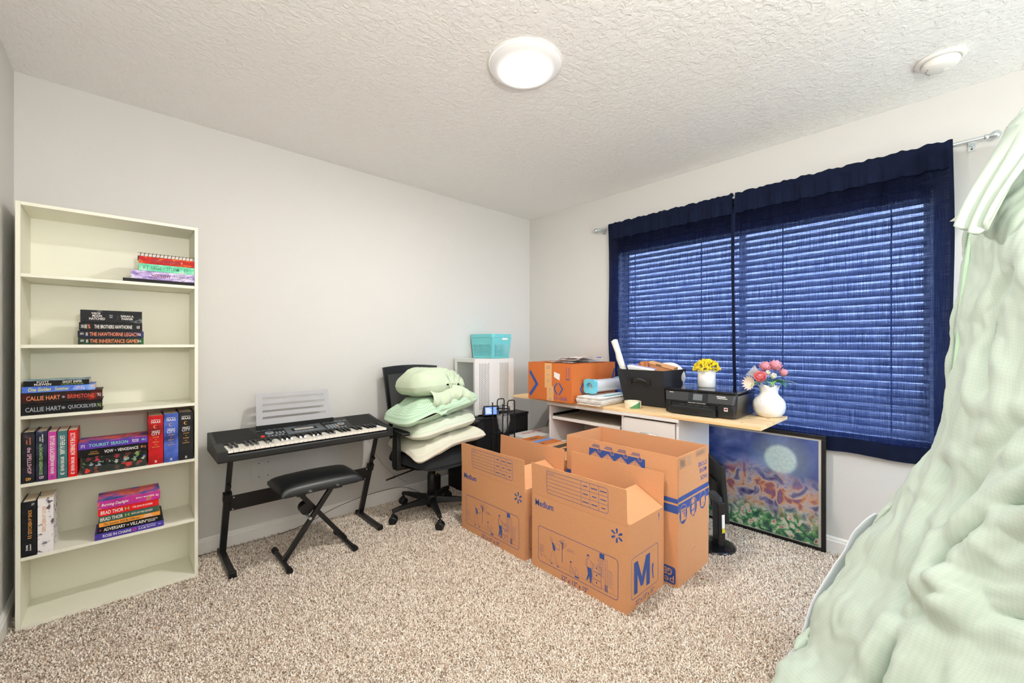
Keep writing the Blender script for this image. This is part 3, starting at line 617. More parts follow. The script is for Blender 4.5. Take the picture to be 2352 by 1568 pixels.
book_flat('red paperback with white capitals in the fifth shelf stack', -0.094, 0.116, 0.4090, 0.4400, 'art_red', inks=[('BRAD THOR','ink_white',.22,.36,.56),('THE LIONS OF LUCERNE','ink_white',.72,.34,.28),('H','ink_lime',.46,.07,.5)], hard=False, group=gF)
book_flat('magenta book with sunset cover on top of the fifth shelf stack', -0.096, 0.121, 0.4405, 0.4795, 'art_magenta', inks=[('Burning Daylight','ink_white',.27,.42,.42,.25,-.05),('EMILY McINTIRE','ink_white',.75,.30,.18,0,.1),('B|','ink_white',.95,.04,.3)], hard=False, group=gF, top='art_sunset')

# ---------------------------------------------------------------- electric keyboard on its stand
mat('black_plastic', '#131415', 0.4); mat('black_plastic_soft', '#191b1c', 0.5, bump=0.15, bscale=600)
mat('speaker_grille', '#0c0d0d', 0.7, bump=0.6, bscale=900)
mat('panel_grey', '#5b6168', 0.35); mat('lcd_grey', '#b9b7ae', 0.25); mat('button_grey', '#8e959c', 0.4); mat('button_white', '#dcdcdc', 0.4)
mat('button_red', '#d81e14', 0.4, emit='#ff2010', estr=1.2); mat('button_amber', '#e09a2a', 0.4)
mat('key_white', '#f4efe4', 0.25); mat('key_black', '#17191b', 0.22)
mat('clear_plastic_grey', '#c4c4c8', 0.15, alpha=0.68)
mat('black_steel', '#141516', 0.35, spec=0.6)
KX0, KX1, KY0, KY1 = 0.330, 1.262, 2.482, 2.850
kb = thing('electronic_keyboard', 'black 61 key electronic keyboard with clear music rest', 'keyboard', ((KX0+KX1)/2, 2.66, 0.600)); ko = kb.location
def PZ(y): return 0.668+(y-2.628)*(0.702-0.668)/(2.84-2.628)    # sloping control panel
b_ = MB(ko)
prof = [(KY0,0.603),(KY0-0.003,0.612),(KY0-0.003,0.634),(KY0+0.002,0.640),(2.626,0.640),(2.626,0.668),(2.842,0.702),(2.852,0.696),(2.852,0.612),(2.842,0.603)]
k = len(prof)
vs = [(KX0+0.040,y,z) for y, z in prof] + [(KX1-0.040,y,z) for y, z in prof]
b_.add(vs, [(i, (i+1) % k, (i+1) % k + k, i+k) for i in range(k)])
for xa, xb in ((KX0, KX0+0.040), (KX1-0.040, KX1)):
    pe = [(KY0,0.603),(KY0-0.003,0.612),(KY0-0.003,0.652),(KY0+0.006,0.658),(2.626,0.669),(2.842,0.702),(2.852,0.696),(2.852,0.612),(2.842,0.603)]
    q = len(pe); b_.add([(xa,y,z) for y, z in pe]+[(xb,y,z) for y, z in pe], [(i,(i+1) % q,(i+1) % q+q,i+q) for i in range(q)]+[tuple(range(q-1,-1,-1)), tuple(range(q,2*q))])
b_.build('case', 'black_plastic_soft', kb, weld=True)
def panel(poly, m_, name, lift=0.0012, parent=None):
    a = [V(x, y, PZ(y)+lift) for x, y in poly]; n = len(a)
    b2 = [p - V(0,0,0.001+lift) for p in a]
    return MB(ko).add(a+b2, [tuple(range(n))]+[((i+1) % n, i, i+n, (i+1) % n+n) for i in range(n)]).build(name, m_, parent or kb)
panel([(0.345,2.638),(0.548,2.638),(0.520,2.835),(0.350,2.835)], 'speaker_grille', 'speaker_grille')
panel([(1.062,2.638),(1.246,2.638),(1.240,2.835),(1.085,2.835)], 'speaker_grille', 'speaker_grille')
mp_ = panel([(0.690,2.645),(0.900,2.645),(0.900,2.772),(0.690,2.772)], 'panel_grey', 'display_panel', 0.002)
panel([(0.722,2.682),(0.864,2.682),(0.864,2.728),(0.722,2.728)], 'speaker_grille', 'display_bezel', 0.003, mp_)
panel([(0.738,2.690),(0.845,2.690),(0.845,2.720),(0.738,2.720)], 'lcd_grey', 'display', 0.004, mp_)
l_ = MB(ko)
for q_, w_ in ((0.762,0.012),(0.777,0.009),(0.790,0.012),(0.805,0.014),(0.822,0.012)): l_.poly2([(q_-w_/2,2.749),(q_+w_/2,2.749),(q_+w_/2,2.761),(q_-w_/2,2.760)], (0,0,PZ(2.755)+0.0030-0.16*2.755), XP, V(0,1,0.16))
l_.build('brand_mark', 'ink_black', mp_, kind='stuff')
def button(x, y, w, d, m_, h=0.004):
    o = MB(ko).hexa([(x-w/2,y-d/2,PZ(y)-0.001),(x+w/2,y-d/2,PZ(y)-0.001),(x+w/2,y+d/2,PZ(y)-0.001),(x-w/2,y+d/2,PZ(y)-0.001)],
                    [(x-w/2,y-d/2,PZ(y-d/2)+h),(x+w/2,y-d/2,PZ(y-d/2)+h),(x+w/2,y+d/2,PZ(y+d/2)+h),(x-w/2,y+d/2,PZ(y+d/2)+h)]).build('button', m_, kb)
for i in range(7): button(0.738+i*0.0185, 2.664, 0.010, 0.008, 'button_grey')
for r_ in range(2):
    for i in range(5): button(0.592+i*0.018, 2.655+r_*0.0, 0.011, 0.008, 'button_grey') if r_ == 0 else None
for i in range(3):
    for j in range(2): button(0.640+i*0.018, 2.684+j*0.018, 0.010, 0.008, 'button_grey')
for i in range(4):
    for j in range(3): button(0.922+i*0.018, 2.668+j*0.018, 0.012, 0.010, 'button_grey')
for i in range(6): button(0.920+i*0.020, 2.648, 0.011, 0.008, 'button_grey')
for i in range(5): button(0.560+i*0.028, 2.762, 0.022, 0.026, 'panel_grey', 0.0015)
for i in range(6): button(0.925+i*0.026, 2.762, 0.020, 0.026, 'panel_grey', 0.0015)
for x in (0.605, 1.012):
    o = MB(ko); c_ = V(x, 2.708, PZ(2.708)); o.cyl(c_-V(0,0,0.002), c_+V(0,-0.0006,0.005), 0.023, 0.021, n=24); dl = o.build('data_dial', 'button_grey', kb)
    MB(ko).cyl(c_+V(0,-0.0006,0.004), c_+V(0,-0.0008,0.0065), 0.012, n=16).build('dial_centre', 'panel_grey', dl)
button(0.563, 2.662, 0.015, 0.009, 'button_red', 0.004); button(0.980, 2.676, 0.012, 0.010, 'button_amber', 0.0045)
# keys
KW = (1.2185-0.3725)/36
wm = MB().box(-KW/2+0.0006, KW/2-0.0006, -0.072, 0.070, -0.006, 0.006)
wk = wm.build('white_key', 'key_white', kb, bevel=0.001, seg=1); wk.location = V(0.3725+KW*0.5, 2.5545, 0.6540)-ko
for i in range(1, 36):
    o = bpy.data.objects.new('white_key', wk.data); COL.objects.link(o); o.parent = kb; o.location = V(0.3725+KW*(i+0.5), 2.5545, 0.6540)-ko
bm_ = MB().hexa([(-0.0068,-0.045,-0.005),(0.0068,-0.045,-0.005),(0.0068,0.044,-0.005),(-0.0068,0.044,-0.005)], [(-0.005,-0.037,0.007),(0.005,-0.037,0.007),(0.005,0.044,0.007),(-0.005,0.044,0.007)])
bk = None
for i in range(35):
    if i % 7 in (2, 6): continue
    if bk is None: bk = bm_.build('black_key', 'key_black', kb, bevel=0.001, seg=1); o = bk
    else: o = bpy.data.objects.new('black_key', bk.data); COL.objects.link(o); o.parent = kb
    o.location = V(0.3725+KW*(i+1), 2.5795, 0.6655)-ko
mat('sticker_violet', '#4a4a9a', 0.4)
MB(ko).hexa([(1.180,2.600,0.6605),(1.214,2.600,0.6605),(1.216,2.622,0.6605),(1.182,2.622,0.6605)],[(1.180,2.600,0.6612),(1.214,2.600,0.6612),(1.216,2.622,0.6612),(1.182,2.622,0.6612)]).build('sticker', 'sticker_violet', kb)
# music rest: plate with four long slots
mr = MB(ko); a0 = V(0.553,2.772,0.716); up = V(0.010,0.066,0.182); rt = V(0.432,0,0)
# the plate is a frame of bars between slots
def mrp(u, v): 
    inset = 0.030*v
    return a0 + rt*(u*(1-2*0) ) + up*v + V(-0.0*v,0,0)
rows = [0.0, 0.20, 0.265, 0.40, 0.465, 0.60, 0.665, 0.80, 0.865, 1.0]
for i in range(9):
    v0, v1 = rows[i], rows[i+1]
    segs = [(0.0, 1.0)] if i % 2 == 0 else [(0.0, 0.075), (0.90-0.02*(i//2 % 2), 1.0)]
    for s0, s1 in segs:
        p = [a0 + rt*s0 + up*v0, a0 + rt*s1*(1-0.045*v0 if s1 == 1.0 else 1) + up*v0, a0 + rt*s1*(1-0.045*v1 if s1 == 1.0 else 1) + up*v1, a0 + rt*s0 + up*v1]
        nn = V(0,0.0026,-0.0009)
        mr.add(p + [q + nn for q in p], [(0,1,2,3),(7,6,5,4),(0,4,5,1),(1,5,6,2),(2,6,7,3),(3,7,4,0)])
mr.build('music_rest', 'clear_plastic_grey', kb)
MB(ko).box(0.552, 0.988, 2.766, 2.784, 0.690, 0.718).build('music_rest_slot', 'speaker_grille', kb)
# stand
st = thing('keyboard_stand', 'black metal folding stand under the electronic keyboard', 'stand', (0.793, 2.68, 0)); so = st.location
for x in (0.396, 1.190):
    l0 = V(x, 2.815, 0.030); l1 = V(x, 2.574, 0.590)
    dirv = (l1-l0).normalized(); side = V(1,0,0); nrm = dirv.cross(side)
    def bar(m_, p, q, w, d):
        a = side*w/2; c = nrm*d/2
        m_.hexa([p-a-c,p+a-c,p+a+c,p-a+c],[q-a-c,q+a-c,q+a+c,q-a+c])
    m_ = MB(so); bar(m_, l0, l0+(l1-l0)*0.62, 0.032, 0.022); m_.build('leg', 'black_steel', st, bevel=0.002)
    m_ = MB(so); bar(m_, l0+(l1-l0)*0.60, l1, 0.025, 0.016); m_.build('upper_leg', 'black_steel', st, bevel=0.002)
    m_ = MB(so); bar(m_, l0+(l1-l0)*0.58, l0+(l1-l0)*0.66, 0.040, 0.028); cl_ = m_.build('leg_clamp', 'black_plastic', st, bevel=0.002)
    for f_ in (0.66, 0.76):
        MB(so).cyl(l0+(l1-l0)*f_-nrm*0.012, l0+(l1-l0)*f_-nrm*0.030, 0.010, n=10).build('knob', 'black_plastic', cl_)
    MB(so).box(x-0.016, x+0.016, 2.515, 2.865, 0.004, 0.030).build('foot', 'black_steel', st, bevel=0.003)
    for y in (2.520, 2.858):
        MB(so).box(x-0.018, x+0.018, y-0.012, y+0.012, 0.002, 0.033).build('foot_cap', 'black_plastic', st, bevel=0.003)
    MB(so).box(x-0.014, x+0.014, 2.545, 2.760, 0.589, 0.6025).build('support_arm', 'black_steel', st, bevel=0.002)
MB(so).hexa([(0.412,2.690,0.288),(1.174,2.690,0.288),(1.174,2.698,0.288),(0.412,2.698,0.288)],[(0.412,2.652,0.380),(1.174,2.652,0.380),(1.174,2.660,0.380),(0.412,2.660,0.380)]).build('cross_panel', 'black_steel', st)
for x in (0.424, 1.162):
    for z in (0.298, 0.370):
        y = 2.690-(z-0.288)*0.413; MB(so).cyl((x,y-0.001,z),(x,y-0.0045,z-0.0006),0.004,n=8).build('bolt', 'brushed_silver', st)

# ---------------------------------------------------------------- piano bench
def leather():
    m, nt, b = nodes_of('black_vinyl'); b.inputs['Base Color'].default_value = lin('#17191a'); b.inputs['Roughness'].default_value = 0.38; b.inputs['Specular IOR Level'].default_value = 0.55
    tc = nd(nt, 'ShaderNodeTexCoord'); n = nd(nt, 'ShaderNodeTexVoronoi'); n.inputs['Scale'].default_value = 500; nt.links.new(tc.outputs['Object'], n.inputs['Vector'])
    bp = nd(nt, 'ShaderNodeBump'); bp.inputs['Strength'].default_value = 0.15; bp.inputs['Distance'].default_value = 0.001; nt.links.new(n.outputs['Distance'], bp.inputs['Height']); nt.links.new(bp.outputs[0], b.inputs['Normal'])
leather()
pb = thing('piano_bench', 'black padded piano bench with crossed metal legs', 'bench', (0.795, 2.505, 0)); po = pb.location
def cushion(cx, cy, z0, z1, hx, hy, r=0.03, dome=0.018, n=28):
    m_ = MB(po)
    def top(u, v):
        a = 2*u-1; b = 2*v-1
        x = hx*a; y = hy*b; e = max(0.0, 1-abs(a)**7)*max(0.0, 1-abs(b)**6)
        return V(cx+x, cy+y, z0+0.018+(z1-z0-0.018)*e**0.45+dome*(1-a*a)*(1-b*b))
    m_.grid(top, n, n)
    m_.grid(lambda u, v: V(cx+hx*(2*u-1), cy+hy*(2*v-1), z0), 4, 4, flip=True)
    ring = []
    for k2 in range(n): ring.append((k2/(n-1), 0))
    for k2 in range(1, n): ring.append((1, k2/(n-1)))
    for k2 in range(n-2, -1, -1): ring.append((k2/(n-1), 1))
    for k2 in range(n-2, 0, -1): ring.append((0, k2/(n-1)))
    q = len(ring); T_ = [top(*w) for w in ring]; B_ = [V(p.x, p.y, z0) for p in T_]
    m_.add(T_+B_, [(i, i+q, (i+1) % q+q, (i+1) % q) for i in range(q)], True)
    return m_
cushion(0.797, 2.507, 0.402, 0.448, 0.215, 0.146).build('seat_cushion', 'black_vinyl', pb, weld=True)
MB(po).box(0.60, 0.99, 2.375, 2.64, 0.392, 0.402).build('seat_board', 'black_plastic', pb)
def sqbar(p, q, w, name, parent, m_='black_steel'):
    p = V(*p); q = V(*q); d = (q-p).normalized(); s = YP; n = d.cross(s).normalized(); a = s*w/2; c = n*w/2
    return MB(po).hexa([p-a-c,p+a-c,p+a+c,p-a+c],[q-a-c,q+a-c,q+a+c,q-a+c]).build(name, m_, parent, bevel=0.003)
sqbar((0.622,2.470,0.030), (0.885,2.470,0.385), 0.025, 'leg', pb)
sqbar((0.962,2.500,0.030), (0.690,2.500,0.385), 0.025, 'leg', pb)
MB(po).cyl((0.752,2.455,0.222),(0.752,2.520,0.222),0.008,n=12).build('pivot_bolt', 'brushed_silver', pb)
MB(po).cyl((0.742,2.487,0.270),(0.742,2.540,0.270),0.034,n=18).build('height_lock', 'black_plastic', pb)
for x in (0.620, 0.964):
    f_ = MB(po).cyl((x,2.365,0.018),(x,2.650,0.018),0.0125,n=12).build('foot_bar', 'black_steel', pb)
    for y0, y1 in ((2.352,2.384),(2.630,2.662)):
        MB(po).cyl((x,y0,0.018),(x,y1,0.018),0.0165,n=12).build('foot_cap', 'black_plastic', f_)
for x in (0.69, 0.885): MB(po).box(x-0.022, x+0.022, 2.40, 2.60, 0.376, 0.392).build('seat_bracket', 'black_steel', pb)
# thin cable on the floor behind the bench
cb = MB().tube(bz([(0.275,2.900,0.006),(0.45,2.895,0.006),(0.70,2.880,0.008),(0.86,2.868,0.035),(1.02,2.862,0.085),(1.22,2.858,0.118),(1.42,2.862,0.122),(1.56,2.875,0.10),(1.70,2.895,0.02)], 0, 6), 0.0018, 5)
tag(cb.build('power_cable', 'black_plastic'), 'thin dark cable looping along the baseboard behind the bench', 'cable')
mat('grey_cable', '#bdb8b0', 0.5)
cb = MB().tube(bz([(1.258,2.872,0.62),(1.285,2.890,0.56),(1.325,2.905,0.46),(1.345,2.905,0.38),(1.40,2.905,0.30),(1.49,2.905,0.20),(1.60,2.908,0.12)], 0, 6), 0.0022, 5)
tag(cb.build('power_cable', 'grey_cable'), 'pale grey cable hanging from the keyboard down the wall', 'cable')
# ---------------------------------------------------------------- office chair
mat('chair_black', '#0f1011', 0.45); mat('chair_fabric', '#1f2225', 0.95, bump=0.5, bscale=700, vary=0.15, vscale=600)
def mesh_back():
    m, nt, b = nodes_of('mesh_fabric'); b.inputs['Base Color'].default_value = lin('#2b2e33'); b.inputs['Roughness'].default_value = 0.8
    tp = nd(nt, 'ShaderNodeBsdfTransparent'); mx = nd(nt, 'ShaderNodeMixShader'); mx.inputs[0].default_value = 0.28
    nt.links.new(b.outputs[0], mx.inputs[1]); nt.links.new(tp.outputs[0], mx.inputs[2]); nt.links.new(mx.outputs[0], nt.nodes['Material Output'].inputs[0])
mesh_back()
CHX, CHY = 1.580, 2.528
ch = thing('office_chair', 'black office chair with mesh back, piled with pillows', 'office chair', (CHX, CHY, 0)); co = V(CHX, CHY, 0)
hub = V(0,0,0.09)
MB().lathe([(0.0,0.055),(0.034,0.055),(0.040,0.075),(0.040,0.125),(0.030,0.140),(0.0,0.140)], n=24).build('base_hub', 'chair_black', ch)
MB().lathe([(0.0,0.13),(0.030,0.13),(0.030,0.27),(0.026,0.275),(0.026,0.345),(0.0,0.345)], n=24).build('gas_lift', 'chair_black', ch)
a0_ = math.atan2(2.545-CHY, 1.290-CHX)
cw = None
for i in range(5):
    a = a0_ + i*2*math.pi/5; d = V(math.cos(a), math.sin(a), 0); s = V(-d.y, d.x, 0)
    m_ = MB()
    secs = [(0.025,0.024,0.075,0.125),(0.12,0.021,0.082,0.118),(0.235,0.017,0.083,0.108),(0.290,0.014,0.076,0.099)]
    rings = []
    for r, w, z0, z1 in secs: rings += [d*r-s*w+ZP*z0, d*r+s*w+ZP*z0, d*r+s*w*0.7+ZP*z1, d*r-s*w*0.7+ZP*z1]
    fs = [(3,2,1,0),(12,13,14,15)]
    for k in range(3):
        for j in range(4): fs.append((k*4+j, k*4+(j+1) % 4, k*4+4+(j+1) % 4, k*4+4+j))
    m_.add(rings, fs); m_.build('base_leg', 'chair_black', ch, bevel=0.003)
    c_ = d*0.285; rot = a + (0.9, -0.5, 0.3, 1.4, -0.2)[i]; ax = V(math.cos(rot), math.sin(rot), 0)
    m_ = MB(); m_.cyl(c_+ZP*0.05, c_+ZP*0.085, 0.006, n=10)
    m_.lathe([(0,0.054),(0.014,0.054),(0.014,0.062),(0,0.062)], c_, n=12)
    cs = m_.build('caster', 'chair_black', ch)
    for sgn in (-1, 1):
        p = c_ + ZP*0.028
        m_ = MB(); m_.cyl(p+ax*sgn*0.004, p+ax*sgn*0.020, 0.0275, n=20); m_.cyl(p+ax*sgn*0.020, p+ax*sgn*0.025, 0.0275, 0.020, n=20)
        m_.build('wheel', 'chair_black', cs)
MB().box(-0.10,0.10,-0.12,0.10,0.335,0.372).build('tilt_mechanism', 'chair_black', ch, bevel=0.01)
m_ = MB(); m_.cyl((-0.09,-0.02,0.352),(-0.345,-0.10,0.352),0.0055,n=8); m_.hexa([(-0.33,-0.103,0.347),(-0.325,-0.089,0.347),(-0.40,-0.112,0.347),(-0.402,-0.122,0.347)],[(-0.33,-0.103,0.358),(-0.325,-0.089,0.358),(-0.40,-0.112,0.354),(-0.402,-0.122,0.354)])
m_.build('tilt_lever', 'chair_black', ch)
def seatfn(u, v):
    a = 2*u-1; b = 2*v-1
    # superellipse outline
    k = (abs(a)**4+abs(b)**4)**0.25 if (a or b) else 0; mx_ = max(abs(a), abs(b)); sc = (mx_/k if k else 1)
    x = 0.255*a*sc; y = 0.245*b*sc; r = mx_
    return x, y, r
def seat_top(u, v):
    x, y, r = seatfn(u, v); return V(x, y, 0.395+0.075*(1-r**5)**0.5 + 0.012*(x/0.25)**2 - 0.025*max(0,(-y-0.15)/0.1)**2)
def seat_bot(u, v):
    x, y, r = seatfn(u, v); return V(x*(1-0.10*(1-r)), y*(1-0.1*(1-r)), 0.395-0.022*(1-r**4)**0.5)
m_ = MB(); m_.grid(seat_top, 33, 33); m_.grid(seat_bot, 33, 33, flip=True); m_.build('seat', 'chair_fabric', ch, weld=True)
# backrest: frame loop, mesh panel, spine
def bp_(u, v, dy=0.0):   # u -1..1 across, v 0..1 up
    w = 0.205+0.022*v; bow = 0.030*(1-u*u)
    return V(u*w, 0.205+0.062*v+0.04*(v-0.35)**2+bow+dy, 0.52+0.505*v+0.012*(1-u*u)*v)
loop = []
N = 20
for i in range(N): loop.append(bp_(-1+2*i/N, 0.0))
for i in range(N): loop.append(bp_(1, i/N))
for i in range(N): loop.append(bp_(1-2*i/N, 1.0))
for i in range(N): loop.append(bp_(-1, 1-i/N))
inner = []
for p, (u, v) in zip(loop, [(-1+2*i/N,0) for i in range(N)]+[(1,i/N) for i in range(N)]+[(1-2*i/N,1) for i in range(N)]+[(-1,1-i/N) for i in range(N)]):
    inner.append(bp_(u*0.86, 0.06+0.83*v))
m_ = MB(); q = len(loop); off = V(0,0.018,0)
m_.add(loop+inner+[p+off for p in loop]+[p+off for p in inner], [(i,(i+1) % q,(i+1) % q+q,i+q) for i in range(q)]+[(i+2*q,i+3*q,(i+1) % q+3*q,(i+1) % q+2*q) for i in range(q)]+[(i,i+2*q,(i+1) % q+2*q,(i+1) % q) for i in range(q)]+[(i+q,(i+1) % q+q,(i+1) % q+3*q,i+3*q) for i in range(q)])
m_.build('backrest_frame', 'chair_black', ch, bevel=0.002)
MB().grid(lambda u, v: bp_((2*u-1)*0.87, 0.055+0.84*v, 0.009), 20, 20).build('backrest_mesh', 'mesh_fabric', ch)
m_ = MB(); m_.tube([(0,0.06,0.355),(0,0.20,0.36),(0,0.262,0.42),(0,0.268,0.56),(0,0.275,0.66)], [0.022,0.022,0.024,0.022,0.016], 10); m_.build('back_support', 'chair_black', ch)
for s in (-1, 1):
    ar = MB(); X_ = 0.285*s
    ar.hexa([(X_-0.014,-0.07,0.385),(X_+0.014,-0.07,0.385),(X_+0.014,0.01,0.385),(X_-0.014,0.01,0.385)],[(X_-0.014,-0.06,0.615),(X_+0.014,-0.06,0.615),(X_+0.014,0.0,0.615),(X_-0.014,0.0,0.615)])
    ar.hexa([(0.08*s,-0.06,0.365),(X_+0.014*s,-0.06,0.372),(X_+0.014*s,0.0,0.372),(0.08*s,0.0,0.365)],[(0.08*s,-0.06,0.379),(X_+0.014*s,-0.06,0.400),(X_+0.014*s,0.0,0.400),(0.08*s,0.0,0.379)])
    ar = ar.build('armrest', 'chair_black', ch, bevel=0.004)
    MB().box(X_-0.030, X_+0.030, -0.16, 0.08, 0.612, 0.636).build('arm_pad', 'chair_black', ar, bevel=0.009, seg=3)

# ---------------------------------------------------------------- pillows
def gingham(name, base, check, line, scale, amt):
    m, nt, b = nodes_of(name); b.inputs['Roughness'].default_value = 0.85; b.inputs['Sheen Weight'].default_value = 0.15
    tc = nd(nt, 'ShaderNodeTexCoord'); sp = nd(nt, 'ShaderNodeSeparateXYZ'); nt.links.new(tc.outputs['UV'], sp.inputs[0])
    outs = []
    for i in (0, 1):
        mu = nd(nt, 'ShaderNodeMath', operation='MULTIPLY'); mu.inputs[1].default_value = scale; nt.links.new(sp.outputs[i], mu.inputs[0])
        fr_ = nd(nt, 'ShaderNodeMath', operation='FRACT'); nt.links.new(mu.outputs[0], fr_.inputs[0])
        gt = nd(nt, 'ShaderNodeMath', operation='GREATER_THAN'); gt.inputs[1].default_value = 0.5; nt.links.new(fr_.outputs[0], gt.inputs[0]); outs.append(gt.outputs[0])
    av = nd(nt, 'ShaderNodeMath', operation='ADD'); nt.links.new(outs[0], av.inputs[0]); nt.links.new(outs[1], av.inputs[1])
    hv = nd(nt, 'ShaderNodeMath', operation='MULTIPLY'); hv.inputs[1].default_value = 0.5*amt; nt.links.new(av.outputs[0], hv.inputs[0])
    mx = nd(nt, 'ShaderNodeMix'); mx.data_type = 'RGBA'; mx.inputs[6].default_value = lin(base); mx.inputs[7].default_value = lin(check)
    nt.links.new(hv.outputs[0], mx.inputs[0])
    n = nd(nt, 'ShaderNodeTexNoise'); n.inputs['Scale'].default_value = 3.0; nt.links.new(tc.outputs['Object'], n.inputs['Vector'])
    nt.links.new(mx.outputs[2], b.inputs['Base Color'])
gingham('green_plain', '#c6d4b8', '#becfb0', '#ffffff', 1, 0.3)
gingham('green_check', '#cbdfc8', '#9fc8a4', '#ffffff', 46, 1.0)
gingham('cream_check', '#e6dfd2', '#b9d4b6', '#ffffff', 46, 0.9)
gingham('cream_check_faint', '#e0d5c6', '#bfd0b4', '#ffffff', 46, 0.7)
def uv_grid(o, nu, nv, halves=2, su=1.0, sv=1.0):
    me = o.data; uv = me.uv_layers.new(name='UVMap'); n = nu*nv
    for l in me.loops:
        k = l.vertex_index % n; uv.data[l.index].uv = ((k % nu)/(nu-1)*su, (k//nu)/(nv-1)*sv)
def pillow(name, label, c, hx, hy, hz, rz, m_, seed, bend=0.0, tilt=(0,0), wr=0.012, corner=0.10, gather=None, cat='pillow', n=72, droop=None, pw=5.0):
    t = thing(name, label, cat, c, rz, group='pillows piled on the office chair')
    mb = MB(); rnd = Vector((seed*3.1, seed*1.7, seed*0.9))
    def S(u, v, top):
        a = 2*u-1; b = 2*v-1; mx_ = max(abs(a), abs(b)); kk = (abs(a)**pw+abs(b)**pw)**(1/pw) if mx_ else 1.0
        sc = mx_/kk if mx_ else 1.0
        a *= sc; b *= sc
        x = hx*a; y = hy*b; r = min(1.0, mx_)
        prof = max(0.0, 1-r**3.2)**0.5; w = min(1.0, prof*1.3)
        nz = fbm((x*5+rnd.x, y*5+rnd.y, rnd.z+(1 if top else 0)))*wr*1.6
        rid = (1-2*abs(mnoise.noise(Vector((x*8+rnd.y, y*8+rnd.z, rnd.x)))))*wr*0.8
        z = hz*prof*(1.0 if top else -0.9)+(nz+rid)*w*(1 if top else 0.4)
        z += wr*0.45*(1-2*abs(mnoise.noise(Vector((x*17+y*9+rnd.z, y*15-x*6, rnd.y)))))*w*(1 if top else 0.3)
        side = mnoise.noise(Vector((x*14+rnd.y, y*14+rnd.z, z*10)))*wr*0.5*r**6
        x += side; y += side
        z += -bend*(x/hx)**2 + tilt[0]*x + tilt[1]*y
        p = V(x, y, z)
        if droop: p = droop(p, a, b)
        if gather:
            for gx, gy, gr, gs in gather:
                dx = a-gx; dy = b-gy; d = math.hypot(dx, dy); an = math.atan2(dy, dx)
                f = math.exp(-(d/gr)**2)
                p.z += gs*(1 if top else -0.6)*(math.cos(an*11+seed)*0.35*min(1, d/0.12)-0.8*math.exp(-(d/0.14)**2))*f
        return p
    mb.grid(lambda u, v: S(u, v, True), n, n); mb.grid(lambda u, v: S(u, v, False), n, n, flip=True)
    o = mb.build('pillowcase', m_, t); uv_grid(o, n, n)
    return t
pillow('pillow', 'cream and green checked pillow at the bottom of the chair pile', (CHX+0.005, CHY-0.03, 0.536), 0.262, 0.225, 0.060, 0.0, 'cream_check_faint', 1, bend=0.012, tilt=(0.10,0.02), pw=9.0, droop=lambda p, a, b: p+V(0.05*max(0,a)**3*max(0,-b)**3, -0.04*max(0,a)**3*max(0,-b)**3, -0.050*max(0,-a)*max(0,-b)**2+0.01*max(0,a)*max(0,-b)))
pillow('pillow', 'cream and green checked pillow, second from the bottom of the chair pile', (CHX-0.002, CHY-0.035, 0.648), 0.255, 0.215, 0.062, 0.03, 'cream_check', 2, bend=0.012, tilt=(0.13,0.02), pw=4.5)
pillow('pillow', 'mint checked pillow with gathered front, third in the chair pile', (CHX-0.015, CHY-0.03, 0.768), 0.305, 0.215, 0.068, -0.02, 'green_check', 3, bend=0.020, tilt=(0.20,0.0), gather=[(-0.12,-0.98,0.60,0.030)], pw=4.0)
pillow('pillow', 'plain pale green pillow folded on top of the chair pile', (CHX-0.010, CHY+0.0, 0.915), 0.222, 0.195, 0.098, 0.05, 'green_plain', 4, bend=0.020, tilt=(-0.04,-0.03), wr=0.014, pw=3.2, gather=[(0.22,-0.90,0.42,0.045),(0.60,-0.70,0.35,0.035)])
# bunched loose hem of the top pillow's case
mb = MB(); pcl = bpy.data.objects.new('loose_case_end', None)
def hemfn(u, v):
    x = -0.11+0.30*u; w = 0.5-abs(u-0.5)
    y = -0.195-0.050*math.sin(v*math.pi)-0.012*math.sin(u*21)*math.sin(v*math.pi)
    z = 0.025-0.125*v+0.010*math.sin(u*33+v*4)*math.sin(v*math.pi)-0.02*math.sin(u*7)
    return V(CHX+x-0.01, CHY+y+0.012, 0.868+z)
COL.objects.unlink(pcl) if pcl.name in COL.objects else None
bpy.data.objects.remove(pcl)
top_p = [o for o in bpy.data.objects if o.name.startswith('pillow') and o.type == 'EMPTY' and 'plain' in o['label']][0]
mi = Matrix.Translation(top_p.location) @ Matrix.Rotation(0.08, 4, 'Z'); mi.invert()
mb.grid(lambda u, v: mi @ hemfn(u, v), 40, 12); mb.build('case_opening', 'green_plain', top_p)

# ---------------------------------------------------------------- black cabinet in the corner, white tower, turquoise bin, smart display
mat('black_wood', '#101113', 0.55, vary=0.2, vscale=60)
cbx = thing('cabinet', 'low black cabinet in the corner behind the chair', 'cabinet', (2.266, 2.72, 0)); o_ = cbx.location
CZ = 0.610
MB(o_).box(1.984, 2.552, 2.545, 2.912, 0.0, CZ-0.022).build('body', 'black_wood', cbx)
MB(o_).box(1.980, 2.556, 2.530, 2.912, CZ-0.022, CZ).build('top', 'black_wood', cbx, bevel=0.0015, seg=1)
for xa, xb in ((1.988, 2.266), (2.270, 2.548)):
    MB(o_).box(xa, xb, 2.531, 2.545, 0.03, CZ-0.026).build('door', 'black_wood', cbx, bevel=0.001, seg=1)
mat('white_metal', '#edece8', 0.35); mat('dark_inside', '#6f6f69', 0.9); mat('glass_side', '#dfeae4', 0.05, alpha=0.18)
tw = thing('computer_tower', 'white computer tower with perforated front standing on the black cabinet', 'computer tower', (2.277, 2.78, CZ)); o_ = tw.location
TX0, TX1, TY0, TY1, TZ0, TZ1 = 2.040, 2.464, 2.622, 2.905, 0.628, 1.068
